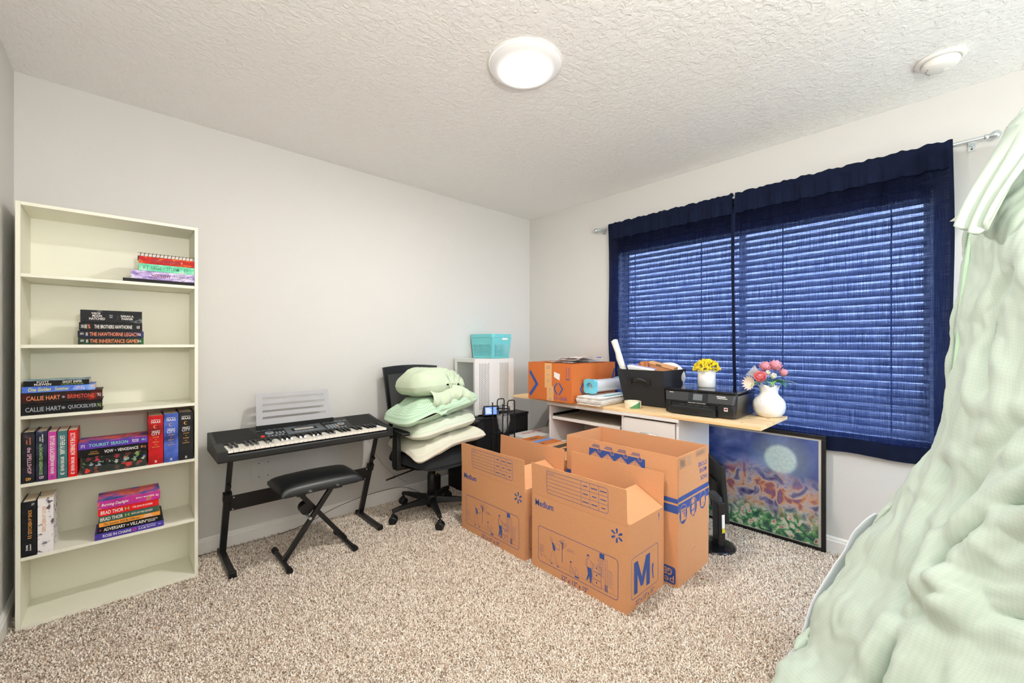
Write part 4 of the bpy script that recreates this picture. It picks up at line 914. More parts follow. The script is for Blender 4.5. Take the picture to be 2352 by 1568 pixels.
def perf_panel(x0, x1, z0, z1, cols, rows, y, mb):
    cw_ = (x1-x0)/cols; rh = (z1-z0)/rows
    for c in range(cols):
        offz = rh/2 if c % 2 else 0.0
        xa = x0+c*cw_; xb = xa+cw_
        if offz:
            mb.quad((xa,y,z0),(xb,y,z0),(xb,y,z0+offz),(xa,y,z0+offz)); mb.quad((xa,y,z1-offz),(xb,y,z1-offz),(xb,y,z1),(xa,y,z1))
        for r in range(rows-(1 if offz else 0)):
            za = z0+offz+r*rh; zb = za+rh; hx = cw_*0.20; hz = rh*0.36; cx = (xa+xb)/2; cz = (za+zb)/2
            v = [(xa,y,za),(xb,y,za),(xb,y,zb),(xa,y,zb),(cx-hx,y,cz-hz),(cx+hx,y,cz-hz),(cx+hx,y,cz+hz),(cx-hx,y,cz+hz)]
            v += [(p[0], y+0.002, p[2]) for p in v[4:]]
            mb.add(v, [(0,1,5,4),(1,2,6,5),(2,3,7,6),(3,0,4,7),(4,5,9,8),(5,6,10,9),(6,7,11,10),(7,4,8,11)])
pz0, pz1 = 0.660, 1.040
fp = MB(o_)
xs = [(TX0+0.042, TX0+0.150), (TX0+0.262, TX0+0.366)]
for (a, b) in xs: perf_panel(a, b, pz0, pz1, 7, 24, TY0, fp)
fp.quad((TX0,TY0,TZ0),(TX1,TY0,TZ0),(TX1,TY0,pz0),(TX0,TY0,pz0)); fp.quad((TX0,TY0,pz1),(TX1,TY0,pz1),(TX1,TY0,TZ1),(TX0,TY0,TZ1))
for a, b in ((TX0, xs[0][0]), (xs[0][1], xs[1][0]), (xs[1][1], TX1)): fp.quad((a,TY0,pz0),(b,TY0,pz0),(b,TY0,pz1),(a,TY0,pz1))
fp.build('front_panel', 'white_metal', tw)
MB(o_).box(TX0+0.006, TX1-0.004, TY0+0.020, TY0+0.022, TZ0+0.004, TZ1-0.02).build('front_filter', 'dark_inside', tw)
MB(o_).box(TX0, TX1, TY0, TY1, TZ1, TZ1+0.006).build('top_panel', 'white_metal', tw, bevel=0.001, seg=1)
MB(o_).box(TX0, TX1, TY0, TY1, TZ0-0.005, TZ0).build('bottom_panel', 'white_metal', tw)
MB(o_).box(TX1-0.003, TX1, TY0+0.001, TY1, TZ0, TZ1).build('right_panel', 'white_metal', tw)
MB(o_).box(TX0, TX0+0.014, TY0+0.001, TY0+0.020, TZ0, TZ1).build('corner_post', 'white_metal', tw)
MB(o_).box(TX0, TX0+0.014, TY1-0.030, TY1, TZ0, TZ1).build('corner_post', 'white_metal', tw)
MB(o_).box(TX0, TX0+0.014, TY0+0.021, TY1-0.031, TZ1-0.022, TZ1-0.001).build('side_rail', 'white_metal', tw)
MB(o_).box(TX0, TX0+0.014, TY0+0.021, TY1-0.031, TZ0+0.001, TZ0+0.022).build('side_rail', 'white_metal', tw)
MB(o_).box(TX0+0.004, TX0+0.007, TY0+0.021, TY1-0.031, TZ0+0.023, TZ1-0.023).build('side_glass', 'glass_side', tw)
for x in (TX0+0.03, TX1-0.05):
    for y in (TY0+0.03, TY1-0.05): MB(o_).box(x-0.015, x+0.015, y-0.015, y+0.015, CZ, TZ0-0.005).build('foot', 'white_metal', tw)
# turquoise bin
mat('turquoise_plastic', '#74cdd2', 0.35)
tb = thing('storage_bin', 'turquoise perforated plastic bin with lid on the white tower', 'bin', (2.318, 2.755, TZ1+0.006))
def binP(side, s, v):
    """side 0..3, s -1..1 across the side, v 0..1 up"""
    k = 0.880+0.12*v; hx = 0.106*k; hy = 0.152*k; z = 0.002+0.178*v
    if side == 0: return V(s*hx, -hy, z)
    if side == 1: return V(hx, s*hy, z)
    if side == 2: return V(-s*hx, hy, z)
    return V(-hx, -s*hy, z)
wall = MB(); cols = 22; rows_ = 12
for side in range(4):
    C_ = 16 if side % 2 == 0 else 22
    for r in range(rows_+6):
        for c in range(C_):
            s0 = -0.93+1.86*c/C_; s1 = -0.93+1.86*(c+1)/C_; v0 = 0.05+0.90*r/(rows_+6); v1 = 0.05+0.90*(r+1)/(rows_+6)
            A = [binP(side,s0,v0),binP(side,s1,v0),binP(side,s1,v1),binP(side,s0,v1)]
            if 1 <= r < rows_ and 1 <= c < C_-1:
                mid = sum(A, V(0,0,0))/4; H = 0.58
                D_ = [mid+((A[i]+A[(i+1) % 4])/2-mid)*H*1.25 for i in range(4)]
                wall.add(A+D_, [(0,1,4),(1,2,5),(2,3,6),(3,0,7),(0,4,7),(1,5,4),(2,6,5),(3,7,6)])
            else: wall.add(A, [(0,1,2,3)])
    for v0, v1 in ((0,0.05),(0.95,1)): wall.quad(binP(side,-0.93,v0),binP(side,0.93,v0),binP(side,0.93,v1),binP(side,-0.93,v1))
    nx = (side+1) % 4
    for v0, v1 in ((0,1),):   # rounded corner strip
        pts = []
        for i in range(7):
            t_ = i/6
            def cr(v, t_=t_):
                a = binP(side,0.93,v); b = binP(nx,-0.93,v); cpt = binP(side,1,v)
                return a*(1-t_)**2+cpt*2*t_*(1-t_)+b*t_**2
            pts.append((cr(0), cr(1)))
        for i in range(6): wall.add([pts[i][0], pts[i+1][0], pts[i+1][1], pts[i][1]], [(0,1,2,3)], True)
wall.build('body', 'turquoise_plastic', tb)
MB().box(-0.088,0.088,-0.128,0.128,0.001,0.004).build('floor_panel', 'turquoise_plastic', tb)
rim = rrect(-0.110,-0.156,0.110,0.156,0.025)
MB().prism(rim, 0.030, (0,0,0.206), XP, YP).build('lid', 'turquoise_plastic', tb, bevel=0.002)
MB().box(-0.004,0.056,-0.1545,-0.1500,0.156,0.172).build('grip_slot', 'white_plastic', tb)
# smart display
mat('screen_blue', '#5a78c8', 0.2, emit='#6a8ae0', estr=0.9); mat('screen_text', '#e8eefc', 0.3, emit='#ffffff', estr=0.9)
sm = thing('smart_display', 'small black smart display with lit blue screen on the cabinet', 'smart display', (2.160, 2.570, CZ+0.0005), math.radians(-24))
hw = 0.062
pf = [(-0.018,0.0),(-0.034,0.012),(-0.020,0.084),(-0.010,0.088),(0.030,0.040),(0.038,0.010),(0.034,0.0)]
q = len(pf)
MB().add([(-hw,y,z) for y, z in pf]+[(hw,y,z) for y, z in pf], [(i,(i+1) % q,(i+1) % q+q,i+q) for i in range(q)]+[tuple(range(q-1,-1,-1)), tuple(range(q,2*q))]).build('housing', 'black_plastic', sm, bevel=0.003)
un = V(0,0.014,0.072).normalized(); so_ = V(0,-0.034,0.012)+V(0,-0.0008,0)
sc_ = MB().quad(so_+V(-0.054,0,0)+un*0.008-V(0,0.0005,0), so_+V(0.054,0,0)+un*0.008-V(0,0.0005,0), so_+V(0.054,0,0)+un*0.066-V(0,0.0005,0), so_+V(-0.054,0,0)+un*0.066-V(0,0.0005,0)).build('screen', 'screen_blue', sm)
for k, w in enumerate((0.030, 0.044, 0.036, 0.050)):
    b0 = so_+un*(0.052-k*0.011)-V(0,0.0012,0)
    MB().quad(b0+V(-0.045,0,0), b0+V(-0.045+w,0,0), b0+V(-0.045+w,0,0)+un*0.004, b0+V(-0.045,0,0)+un*0.004).build('screen_text', 'screen_text', sc_)
# ---------------------------------------------------------------- wire rack with coiled cables
mat('clear_bag', '#d8dcdc', 0.08, alpha=0.30, spec=0.8)
rk = thing('wire_rack', 'black wire rack holding coiled cables in front of the cabinet', 'rack', (2.143, 2.395, 0)); o_ = rk.location
RKX0, RKX1, RKY0, RKY1 = 2.082, 2.204, 2.335, 2.455
for z in (0.02, 0.27, 0.50):
    MB(o_).tube([(RKX0,RKY0,z),(RKX1,RKY0,z),(RKX1,RKY1,z),(RKX0,RKY1,z)], 0.0035, 6, closed=True).build('hoop', 'black_steel', rk)
for y in (RKY0, RKY1):
    m_ = MB(o_); r_ = 0.02
    m_.tube([(RKX0+0.05,y,0.004),(RKX0+0.05,y,0.745),(RKX0+0.054,y,0.757),(RKX0+0.064,y,0.762),(RKX1-0.014,y,0.762),(RKX1-0.004,y,0.757),(RKX1,y,0.745),(RKX1,y,0.004)], 0.0048, 7); m_.build('upright_loop', 'black_steel', rk)
for x, y in ((RKX0, RKY0), (RKX0, RKY1)):
    MB(o_).cyl((x,y,0.004),(x,y,0.742),0.0048,n=7).build('upright', 'black_steel', rk)
cc = thing('cable_coil', 'black coiled cable resting on top of the wire rack', 'cable', (2.143, 2.395, 0.662))
m_ = MB(); rn = random.Random(5); pts = []
for i in range(150):
    a = i*0.26; pts.append((0.050*math.cos(a)*(1+0.12*math.sin(i*0.31)), 0.048*math.sin(a)*(1+0.12*math.cos(i*0.23)), 0.004+i*0.0003+0.008*math.sin(i*0.17)))
m_.tube(pts, 0.0026, 5); m_.build('cable', 'black_plastic', cc)
bg = thing('plastic_bag', 'crumpled clear plastic bag stuffed in the wire rack', 'bag', (2.143, 2.395, 0.503))
def bagf(u, v):
    a = u*2*math.pi; r = 0.050*(math.sin(min(1, v*1.15)*math.pi*0.5)**0.6)*(1-0.25*max(0, v-0.7))
    k = 1+0.22*fbm((math.cos(a)*2.2, math.sin(a)*2.2, v*5))
    return V(r*k*math.cos(a), r*k*math.sin(a), 0.004+0.140*v+0.016*fbm((math.cos(a)*3, math.sin(a)*3, 7)))
m_ = MB(); m_.grid(bagf, 40, 22, wu=True); m_.build('film', 'clear_bag', bg)
# power adapter behind the chair
ad = thing('power_strip', 'black power adapter with yellow cable on the floor behind the chair', 'power adapter', (1.80, 2.82, 0))
MB().box(-0.045,0.03,-0.03,0.03,0.0,0.16).build('adapter_body', 'black_plastic', ad, bevel=0.006)
mat('yellow_cable', '#e0b822', 0.5)
MB().tube(bz([(0,0.0,0.155),(0.015,0.01,0.22),(0.010,0.03,0.30),(0.02,0.04,0.42)],0,6),0.003,6).build('yellow_cable', 'yellow_cable', ad)
# ---------------------------------------------------------------- cardboard
def cardboard(name, col):
    m, nt, b = nodes_of(name); b.inputs['Roughness'].default_value = 0.85; b.inputs['Specular IOR Level'].default_value = 0.2
    tc = nd(nt, 'ShaderNodeTexCoord'); n = nd(nt, 'ShaderNodeTexNoise'); n.inputs['Scale'].default_value = 90; n.inputs['Detail'].default_value = 4
    nt.links.new(tc.outputs['Object'], n.inputs['Vector']); c = lin(col)
    mx = nd(nt, 'ShaderNodeMix'); mx.data_type = 'RGBA'; mx.inputs[6].default_value = tuple(v*0.93 for v in c[:3])+(1,); mx.inputs[7].default_value = tuple(v*1.06 for v in c[:3])+(1,)
    nt.links.new(n.outputs['Fac'], mx.inputs[0]); nt.links.new(mx.outputs[2], b.inputs['Base Color'])
cardboard('cardboard', '#d89e72'); cardboard('cardboard_orange', '#d0733a'); cardboard('cardboard_orange2', '#c8763f')
mat('print_blue', '#33539c', 0.6); mat('print_blue_faint', '#8f7f86', 0.7); mat('print_grey', '#8d8a80', 0.7); mat('card_edge', '#b98258', 0.9)
TH = 0.004
def plate(mb, p, n, th=TH):
    """sheet of cardboard: quad p, thickness th along -n"""
    n = V(*n).normalized()*th; mb.hexa([V(*q)-n for q in p], [V(*q) for q in p])
def label_line(mb, pts, w, org, r, u, closed=False): mb.ribbon(pts, w, org, r, u, closed)

def medium_box(name, label, ox, oy, L=0.580, D=0.338, H=0.392, with_side=True, backdrop=True):
    """moving carton: long printed face looks to -x, from y=oy (left in the picture) down to oy-L"""
    t = thing('moving_box', label, 'moving box', (ox+D/2, oy-L/2, 0), group='open medium moving boxes')
    o = t.location; x0, x1, y1, y0 = ox, ox+D, oy, oy-L
    b = MB(o)
    b.box(x0, x0+TH, y0, y1, 0.002, H); b.box(x1-TH, x1, y0, y1, 0.002, H); b.box(x0+TH, x1-TH, y0, y0+TH, 0.002, H); b.box(x0+TH, x1-TH, y1-TH, y1, 0.002, H); b.box(x0+TH, x1-TH, y0+TH, y1-TH, 0.002, 0.006)
    b.build('carton', 'cardboard', t)
    F = 0.165
    # long flaps stand up, a little outward
    f = MB(o); plate(f, [(x0-0.004,y1,H+F),(x0-0.004,y0,H+F),(x0+0.001,y0,H+0.001),(x0+0.001,y1,H+0.001)], (-1,0,0)); front = f.build('front_flap', 'cardboard', t)
    f = MB(o); plate(f, [(x1+0.004,y0,H+F),(x1+0.004,y1,H+F),(x1-0.001,y1,H+0.001),(x1-0.001,y0,H+0.001)], (1,0,0)); f.build('back_flap', 'cardboard', t)
    ca, sa = math.cos(math.radians(28)), math.sin(math.radians(28))
    for yy, s in ((y0, 1), (y1, -1)):
        f = MB(o); c_, s_ = (ca, sa) if s == 1 else (math.cos(math.radians(-35)), math.sin(math.radians(-35)))
        p = [(x0+0.012,yy,H+0.001),(x1-0.008,yy,H+0.001),(x1-0.012,yy+s*F*c_,H+0.001+F*s_),(x0+0.016,yy+s*F*c_,H+0.001+F*s_)]
        n_ = V(0,-s*s_,c_); plate(f, p, n_); f.build('side_flap', 'cardboard', t)
    # print on the long face: u runs from the left edge
    O = V(x0-0.0006, y1, 0); R = YN; U = ZP
    P = lambda nm, m_: None
    MB(o).text('Medium', O+R*0.026+U*0.352, R, U, w=0.128, h=0.034, al='l', bold=0.02).build('size_lettering', 'print_blue', t)
    MB(o).text('22" x 13" x 15"', O+R*0.290+U*0.022, R, U, w=0.165, h=0.023, bold=0.01).build('dimension_lettering', 'print_blue', t)
    spark = MB(o)
    for k in range(6):
        a = math.radians(90+60*k); d = Vector((math.cos(a), math.sin(a))); n2 = Vector((-d.y, d.x)); c0 = Vector((0.530, 0.339))
        pts = [c0+d*0.010+n2*0.0032, c0+d*0.010-n2*0.0032, c0+d*0.028-n2*0.0056, c0+d*0.0325-n2*0.003, c0+d*0.0325+n2*0.003, c0+d*0.028+n2*0.0056]
        s1 = MB(o).poly2([tuple(q) for q in pts], O, R, U); s1.build('spark_ray', 'print_blue', t)
    il = MB(o); il.ribbon(rrect(0.048,0.048,0.536,0.232,0.016), 0.0022, O, R, U, True); il = il.build('picture_border', 'print_blue', t)
    # small moving day scene: line figures, tree, cart, boxes, lamp post
    ln = MB(o); W_ = 0.0011
    def L_(pts, w=W_, c=False): ln.ribbon(pts, w, O, R, U, c)
    L_([(0.213,0.097),(0.213,0.195)], 0.003)
    rr = random.Random(2)
    for k in range(15):
        a = math.radians(20+k*10); r = rr.uniform(0.016, 0.034); c0 = (0.213, 0.185)
        L_([(0.213,0.160+0.002*k), (0.213+r*1.0*math.cos(a), 0.186+r*math.sin(a))], 0.0008)
    for k in range(9): L_([(0.238+k*0.004, 0.168+0.004*(k % 4)), (0.262+k*0.004, 0.168+0.004*(k % 4))], 0.0007)
    for k in range(7): L_([(0.055, 0.100+0.006*k), (0.085+0.003*(k % 3), 0.100+0.006*k)], 0.0007)
    L_([(0.060,0.085),(0.105,0.085)]); L_([(0.068,0.070),(0.068,0.112)])
    # woman carrying a box
    L_([(0.140+0.008*math.cos(i*0.7),0.189+0.009*math.sin(i*0.7)) for i in range(9)], W_, True)
    L_([(0.150,0.135),(0.137,0.105),(0.137,0.068),(0.143,0.066)]); L_([(0.158,0.137),(0.168,0.105),(0.178,0.070),(0.186,0.064)])
    L_([(0.155,0.165),(0.178,0.152),(0.190,0.152)]); L_([(0.168,0.150),(0.196,0.150),(0.196,0.176),(0.168,0.176)], W_, True)
    # child with a cart
    L_([(0.266,0.110),(0.260,0.088),(0.264,0.062),(0.272,0.060)]); L_([(0.268,0.108),(0.276,0.086),(0.280,0.066)]); L_([(0.274,0.096),(0.296,0.072)])
    L_([(0.293,0.066),(0.316,0.066),(0.312,0.092),(0.297,0.092)], W_, True); L_([(0.300+0.008*math.cos(i*0.6),0.096+0.008*math.sin(i*0.6)) for i in range(6)])
    # man leaning on boxes
    L_([(0.375,0.176),(0.362,0.170),(0.358,0.140),(0.366,0.136)]); L_([(0.385,0.172),(0.398,0.166),(0.404,0.150),(0.396,0.134)]); L_([(0.366,0.170),(0.368,0.136),(0.388,0.136),(0.390,0.170)])
    L_([(0.372+0.007*math.cos(i*0.7),0.185+0.008*math.sin(i*0.7)) for i in range(9)], W_, True)
    for z_ in (0.062, 0.096, 0.130): L_([(0.400,z_),(0.446,z_),(0.446,z_+0.032),(0.400,z_+0.032)], W_, True)
    for k in range(18): L_([(0.425+0.002*(k % 5), 0.120+0.0045*k), (0.455+0.004*(k % 3), 0.120+0.0045*k)], 0.0007)
    for k in range(16): L_([(0.484, 0.090+0.005*k), (0.512-0.003*(k % 4), 0.090+0.005*k)], 0.0007)
    L_([(0.470,0.060),(0.470,0.210)], 0.0012); L_([(0.480,0.060),(0.480,0.210)], 0.0012)
    L_([(0.100,0.075),(0.530,0.066)], 0.0007)
    for k in range(6): L_([(0.466+0.003*k,0.062),(0.466+0.003*k,0.092)], 0.0012)
    ln.build('line_drawing', 'print_blue', t, kind='stuff')
    for nm, pts in (('jacket_print', [(0.143,0.178),(0.158,0.170),(0.166,0.150),(0.168,0.138),(0.152,0.138)]), ('trousers_print', [(0.366,0.136),(0.392,0.136),(0.396,0.104),(0.390,0.066),(0.384,0.066),(0.380,0.096),(0.368,0.072),(0.362,0.074),(0.372,0.104)]),
                    ('hair_print', [(0.364,0.188),(0.368,0.196),(0.378,0.196),(0.381,0.190),(0.374,0.188)]), ('hair_print', [(0.262,0.116),(0.264,0.124),(0.272,0.124),(0.274,0.116)]), ('sign_print', [(0.437,0.204),(0.464,0.204),(0.464,0.228),(0.437,0.228)]),
                    ('cart_print', [(0.292,0.056),(0.318,0.056),(0.318,0.063),(0.292,0.063)]), ('handle_print', [(0.418,0.078),(0.424,0.078),(0.424,0.086),(0.418,0.086)]), ('handle_print', [(0.418,0.112),(0.424,0.112),(0.424,0.120),(0.418,0.120)]), ('handle_print', [(0.418,0.146),(0.424,0.146),(0.424,0.154),(0.418,0.154)]),
                    ('shoe_print', [(0.136,0.062),(0.148,0.062),(0.148,0.066),(0.138,0.069)]), ('shoe_print', [(0.178,0.062),(0.192,0.060),(0.192,0.064),(0.180,0.069)])):
        MB(o).poly2(pts, O-V(0.0002,0,0), R, U).build(nm, 'print_blue', t)
    # contents table on the raised front flap
    O2 = V(x0-0.0008, y1, 0); Rf = R; Uf = (V(-0.005,0,F)).normalized(); O2 = V(x0+0.001-0.0007, y1, H+0.001)
    tb_ = MB(o); tv = lambda v: v-0.393
    tb_.ribbon(rrect(0.110,tv(0.421),0.485,tv(0.537),0.012), 0.0018, O2, Rf, Uf, True)
    for k in range(1, 6): tb_.ribbon([(0.110,tv(0.421+0.0193*k)),(0.332,tv(0.421+0.0193*k))], 0.0014, O2, Rf, Uf)
    for u_ in (0.332, 0.383, 0.434): tb_.ribbon([(u_,tv(0.421)),(u_,tv(0.537))], 0.0014, O2, Rf, Uf)
    for k in (1, 2): tb_.ribbon([(0.332,tv(0.421+0.0387*k)),(0.485,tv(0.421+0.0387*k))], 0.0014, O2, Rf, Uf)
    tb_.build('contents_table', 'print_blue', front, kind='stuff')
    MB(o).text('Contents:', O2+Rf*0.123+Uf*tv(0.527), Rf, Uf, w=0.038, h=0.008, al='l').build('table_lettering', 'print_blue', front)
    for k in range(9):
        i, j = k % 3, k//3
        c_u, c_v, hl = 0.3575+0.051*i, tv(0.517-0.0387*j), (0.011,0.016,0.017,0.013,0.010,0.014,0.016,0.015,0.009)[k]
        MB(o).ribbon([(c_u-hl, c_v), (c_u+hl, c_v)], 0.0045, O2, Rf, Uf).build('table_word', 'print_blue', front)
    # end face towards the window light
    O3 = V(x0, y0-0.0006, 0)
    e = MB(o); e.ribbon(rrect(0.037,0.052,0.280,0.236,0.016), 0.0022, O3, XP, ZP, True); e.build('letter_border', 'print_blue', t)
    MB(o).poly2([(0.060,0.069),(0.060,0.213),(0.092,0.213),(0.128,0.128),(0.166,0.213),(0.202,0.213),(0.200,0.069),(0.168,0.069),(0.168,0.150),(0.140,0.086),(0.118,0.086),(0.090,0.150),(0.090,0.069)], O3, XP, ZP).build('letter_print', 'print_blue', t)
    MB(o).poly2([(0.228,0.080),(0.236,0.080),(0.232,0.118),(0.236,0.155),(0.220,0.150),(0.222,0.118)], O3, XP, ZP).build('figure_print', 'print_blue', t)
    MB(o).poly2([(0.283,0.352),(0.289,0.352),(0.289,0.366),(0.293,0.366),(0.286,0.379),(0.279,0.366),(0.283,0.366)], O3, XP, ZP).build('arrow_print', 'print_blue', t)
    MB(o).text('UP', O3+XP*0.286+ZP*0.343, XP, ZP, w=0.014, h=0.009).build('arrow_lettering', 'print_blue', t)
    MB(o).text('22" x 13" x 15"', O3+XP*0.155+ZP*0.028, XP, ZP, w=0.165, h=0.020, bold=0.01).build('dimension_lettering', 'print_blue', t)
    return t
medium_box('moving_box', 'open medium moving box at the front, nearest the camera', 1.607, 1.5645)
medium_box('moving_box', 'open medium moving box standing left of the nearest one', 1.598, 2.193)

# tall moving box standing upside down, flaps raised
def tall_box():
    x0, x1, y0, y1, H, Z = 1.966, 2.330, 0.922, 1.618, 0.445, 0.643
    t = thing('moving_box', 'large tall moving box with blue stripes, printed upside down', 'moving box', ((x0+x1)/2, (y0+y1)/2, 0)); o = t.location
    b = MB(o)
    b.box(x0, x0+TH, y0, y1, 0.002, H); b.box(x1-TH, x1, y0, y1, 0.002, H); b.box(x0+TH, x1-TH, y0, y0+TH, 0.002, H); b.box(x0+TH, x1-TH, y1-TH, y1, 0.002, H); b.box(x0+TH, x1-TH, y0+TH, y1-TH, 0.002, 0.006)
    b.build('carton', 'cardboard', t)
    g = 0.001; fr_ = None
    for nm, (a0, a1, b0, b1) in (('front_flap',(x0,x0+TH,y0+0.003,y1)),('back_flap',(x1-TH,x1,y0,y1)),('end_flap',(x0+TH+0.001,x1-TH,y0,y0+TH)),('end_flap',(x0+TH,x1-TH,y1-TH,y1))):
        f = MB(o).box(a0, a1, b0, b1, H+g, Z).build(nm, 'cardboard', t)
        if nm == 'front_flap': fr_ = f
    O = V(x0-0.0006, y1, 0); R = YN; U = ZP; Lw = y1-y0
    for z0, z1 in ((0.416,0.4385),(0.366,0.406)):
        MB(o).poly2([(0,z0),(Lw,z0),(Lw,z1),(0,z1)], O, R, U).build('stripe', 'print_blue', t)
        MB(o).poly2([(0,z0+0.006),(x1-x0,z0+0.006),(x1-x0,z1+0.006),(0,z1+0.006)], V(x0,y0-0.0006,0), XP, ZP).build('stripe', 'print_blue', t)
    # step band on the flap: navy with house outlines left bare
    MB(o).poly2([(0.167,0.545),(0.521,0.545),(0.521,0.597),(0.167,0.597)], O, R, U).build('step_band', 'print_blue', fr_)
    for k in range(4):
        u = 0.210+0.0845*k; O1 = O-V(0.0003,0,0)
        MB(o).poly2([(u-0.035,0.545),(u+0.035,0.545),(u+0.035,0.556),(u,0.583),(u-0.035,0.556)], O1, R, U).build('house_shape', 'cardboard', fr_)
        h = MB(o); O2 = O-V(0.0006,0,0)
        h.ribbon([(u-0.030,0.545),(u-0.030,0.555),(u,0.578),(u+0.030,0.555),(u+0.030,0.545)], 0.0016, O2, R, U); h.ribbon([(u,0.576),(u,0.550)], 0.0014, O2, R, U)
        h.build('house_outline', 'print_blue', fr_)
        c_ = MB(o).disc2(u+0.028, 0.592, 0.0125, O1, R, U).build('step_badge', 'cardboard', fr_)
        MB(o).disc2(u+0.028, 0.592, 0.0098, O2, R, U).build('step_disc', 'print_blue', c_)
        MB(o).text(str(4-k), O-V(0.0009,0,0)+R*(u+0.028)+U*0.592, -R, -U, h=0.010).build('step_number', 'cardboard', c_)
        for j in range(3):
            MB(o).ribbon([(u-0.024+0.005*j, 0.6085+0.006*j), (u+0.028, 0.6085+0.006*j)], 0.0028, O, R, U).build('step_caption', 'print_blue', fr_)
    # brand block, upside down
    bb = MB(o).poly2(rrect(0.520,0.014,0.684,0.100,0.014), O, R, U).build('brand_block', 'print_blue', t)
    MB(o).text('GEAR', O-V(0.0004,0,0)+R*0.620+U*0.072, -R, -U, w=0.092, h=0.034, bold=0.02).build('brand_lettering', 'cardboard', bb)
    MB(o).text('pen+', O-V(0.0004,0,0)+R*0.622+U*0.036, -R, -U, w=0.106, h=0.040, bold=0.0).build('brand_lettering', 'cardboard', bb)
    # end face
    O3 = V(x0, y0-0.0006, 0); O4 = V(x0, y0-0.0009, 0)
    for wd, u, z in (('STORE',0.286,0.560),('MOVE',0.291,0.526),('PACK',0.300,0.486)):
        MB(o).text(wd, O3+XP*u+ZP*z, XN, ZN, w=0.022*len(wd), h=0.024, bold=0.012).build('slogan_lettering', 'print_blue', t)
    for (u0, z0, u1, z1, n) in ((0.019,0.580,0.080,0.630,14),(0.205,0.605,0.325,0.640,22)):
        m_ = MB(o); m_.ribbon([(u0,z0),(u1,z0),(u1,z1),(u0,z1)], 0.0012, O3, XP, ZP, True); rr = random.Random(n)
        for k in range(n):
            uu = u0+0.006+(u1-u0-0.012)*k/n; m_.poly2([(uu,z0+0.006),(uu+rr.uniform(.0008,.0022),z0+0.006),(uu+rr.uniform(.0008,.0022),z1-0.005),(uu,z1-0.005)], O3, XP, ZP)
        m_.build('barcode', 'print_grey', t, kind='stuff')
    m_ = MB(o)
    for k in range(7): m_.ribbon([(0.100,0.625-0.007*k),(0.150-0.004*(k % 3),0.625-0.007*k)], 0.0016, O3, XP, ZP)
    m_.build('small_print', 'print_grey', t, kind='stuff')
    for k, (u, z) in enumerate(((0.056,0.352),(0.171,0.358),(0.288,0.366))):
        ic = MB(o).disc2(u, z, 0.044, O4, XP, ZP, 28, 0.050).build('icon_disc', 'cardboard', t)
        MB(o).disc2(u, z, 0.041, V(x0,y0-0.0011,0), XP, ZP, 28, 0.047).build('icon_field', 'print_blue', ic)
        O5 = V(x0,y0-0.0013,0)
        if k == 0:
            MB(o).poly2([(u-0.026,z-0.030),(u+0.026,z-0.030),(u+0.026,z+0.028),(u-0.026,z+0.028)], O5, XP, ZP).build('icon_box', 'cardboard', ic)
            for i in range(3):
                for j in range(3-i): MB(o).poly2([(u-0.014+0.012*(i+j)-0.0, z+0.012-0.014*i), (u-0.006+0.012*(i+j), z+0.012-0.014*i), (u-0.006+0.012*(i+j), z+0.022-0.014*i), (u-0.014+0.012*(i+j), z+0.022-0.014*i)], V(x0,y0-0.0015,0), XP, ZP).build('icon_square', 'print_blue', ic)
        elif k == 1:
            for dz in (-0.042, -0.012, 0.018): MB(o).poly2([(u-0.022,z+dz),(u+0.010,z+dz+0.004),(u+0.010,z+dz+0.028),(u-0.022,z+dz+0.024)], O5, XP, ZP).build('icon_box', 'cardboard', ic)
            m_ = MB(o); m_.ribbon([(u+0.018,z+0.036),(u+0.016,z-0.040),(u+0.034,z-0.034)], 0.004, O5, XP, ZP); m_.build('icon_cart', 'cardboard', ic)
        else:
            MB(o).poly2([(u-0.028,z-0.028),(u,z-0.040),(u+0.028,z-0.022),(u+0.022,z+0.020),(u-0.024,z+0.014)], O5, XP, ZP).build('icon_box', 'cardboard', ic)
            m_ = MB(o); m_.ribbon([(u-0.028,z-0.026),(u+0.002,z-0.014),(u+0.027,z-0.022)], 0.002, V(x0,y0-0.0015,0), XP, ZP); m_.ribbon([(u+0.002,z-0.014),(u+0.001,z-0.038)], 0.002, V(x0,y0-0.0015,0), XP, ZP); m_.build('icon_lines', 'print_blue', ic)
    m_ = MB(o); m_.ribbon([(0.150,0.126),(0.158,0.142),(0.198,0.146)], 0.003, O3, XP, ZP); m_.build('hand_slot', 'card_edge', t)
    return t
tall_box()

# ---------------------------------------------------------------- smaller cartons behind the boxes
mat('white_card', '#ece8e4', 0.7); mat('red_print', '#d8253a', 0.6); mat('blue_tape', '#6f9be0', 0.3); mat('clear_tape', '#e8b27a', 0.25); mat('photo_dark', '#4b443b', 0.5, vary=0.6, vscale=60); mat('ink_dark', '#5a4632', 0.7)
def carton(label, x0, x1, y0, y1, z, m_, name='carton', cat='box'):
    t = thing(name, label, cat, ((x0+x1)/2, (y0+y1)/2, 0)); o = t.location
    MB(o).box(x0, x1, y0, y1, 0.001, z-0.003).build('carton_body', m_, t, bevel=0.002, seg=1)
    ym = (y0+y1)/2
    for a, b in ((y0, ym-0.0008), (ym+0.0008, y1)): MB(o).box(x0, x1, a, b, z-0.0028, z).build('top_flap', m_, t)
    return t
t = carton('white carton with red lettering beside the black cabinet', 2.300, 2.800, 2.275, 2.500, 0.455, 'white_card')
MB(t.location).text('skarpTec', V(2.50,2.43,0.4556), XP, YP, w=0.24, h=0.045, bold=0.02).build('lettering', 'red_print', t)
t = carton('brown carton with a strip of blue tape between the boxes', 2.085, 2.390, 2.000, 2.262, 0.470, 'cardboard_orange2')
MB(t.location).box(2.085, 2.390, 2.098, 2.150, 0.4702, 0.4707).build('blue_tape', 'blue_tape', t)
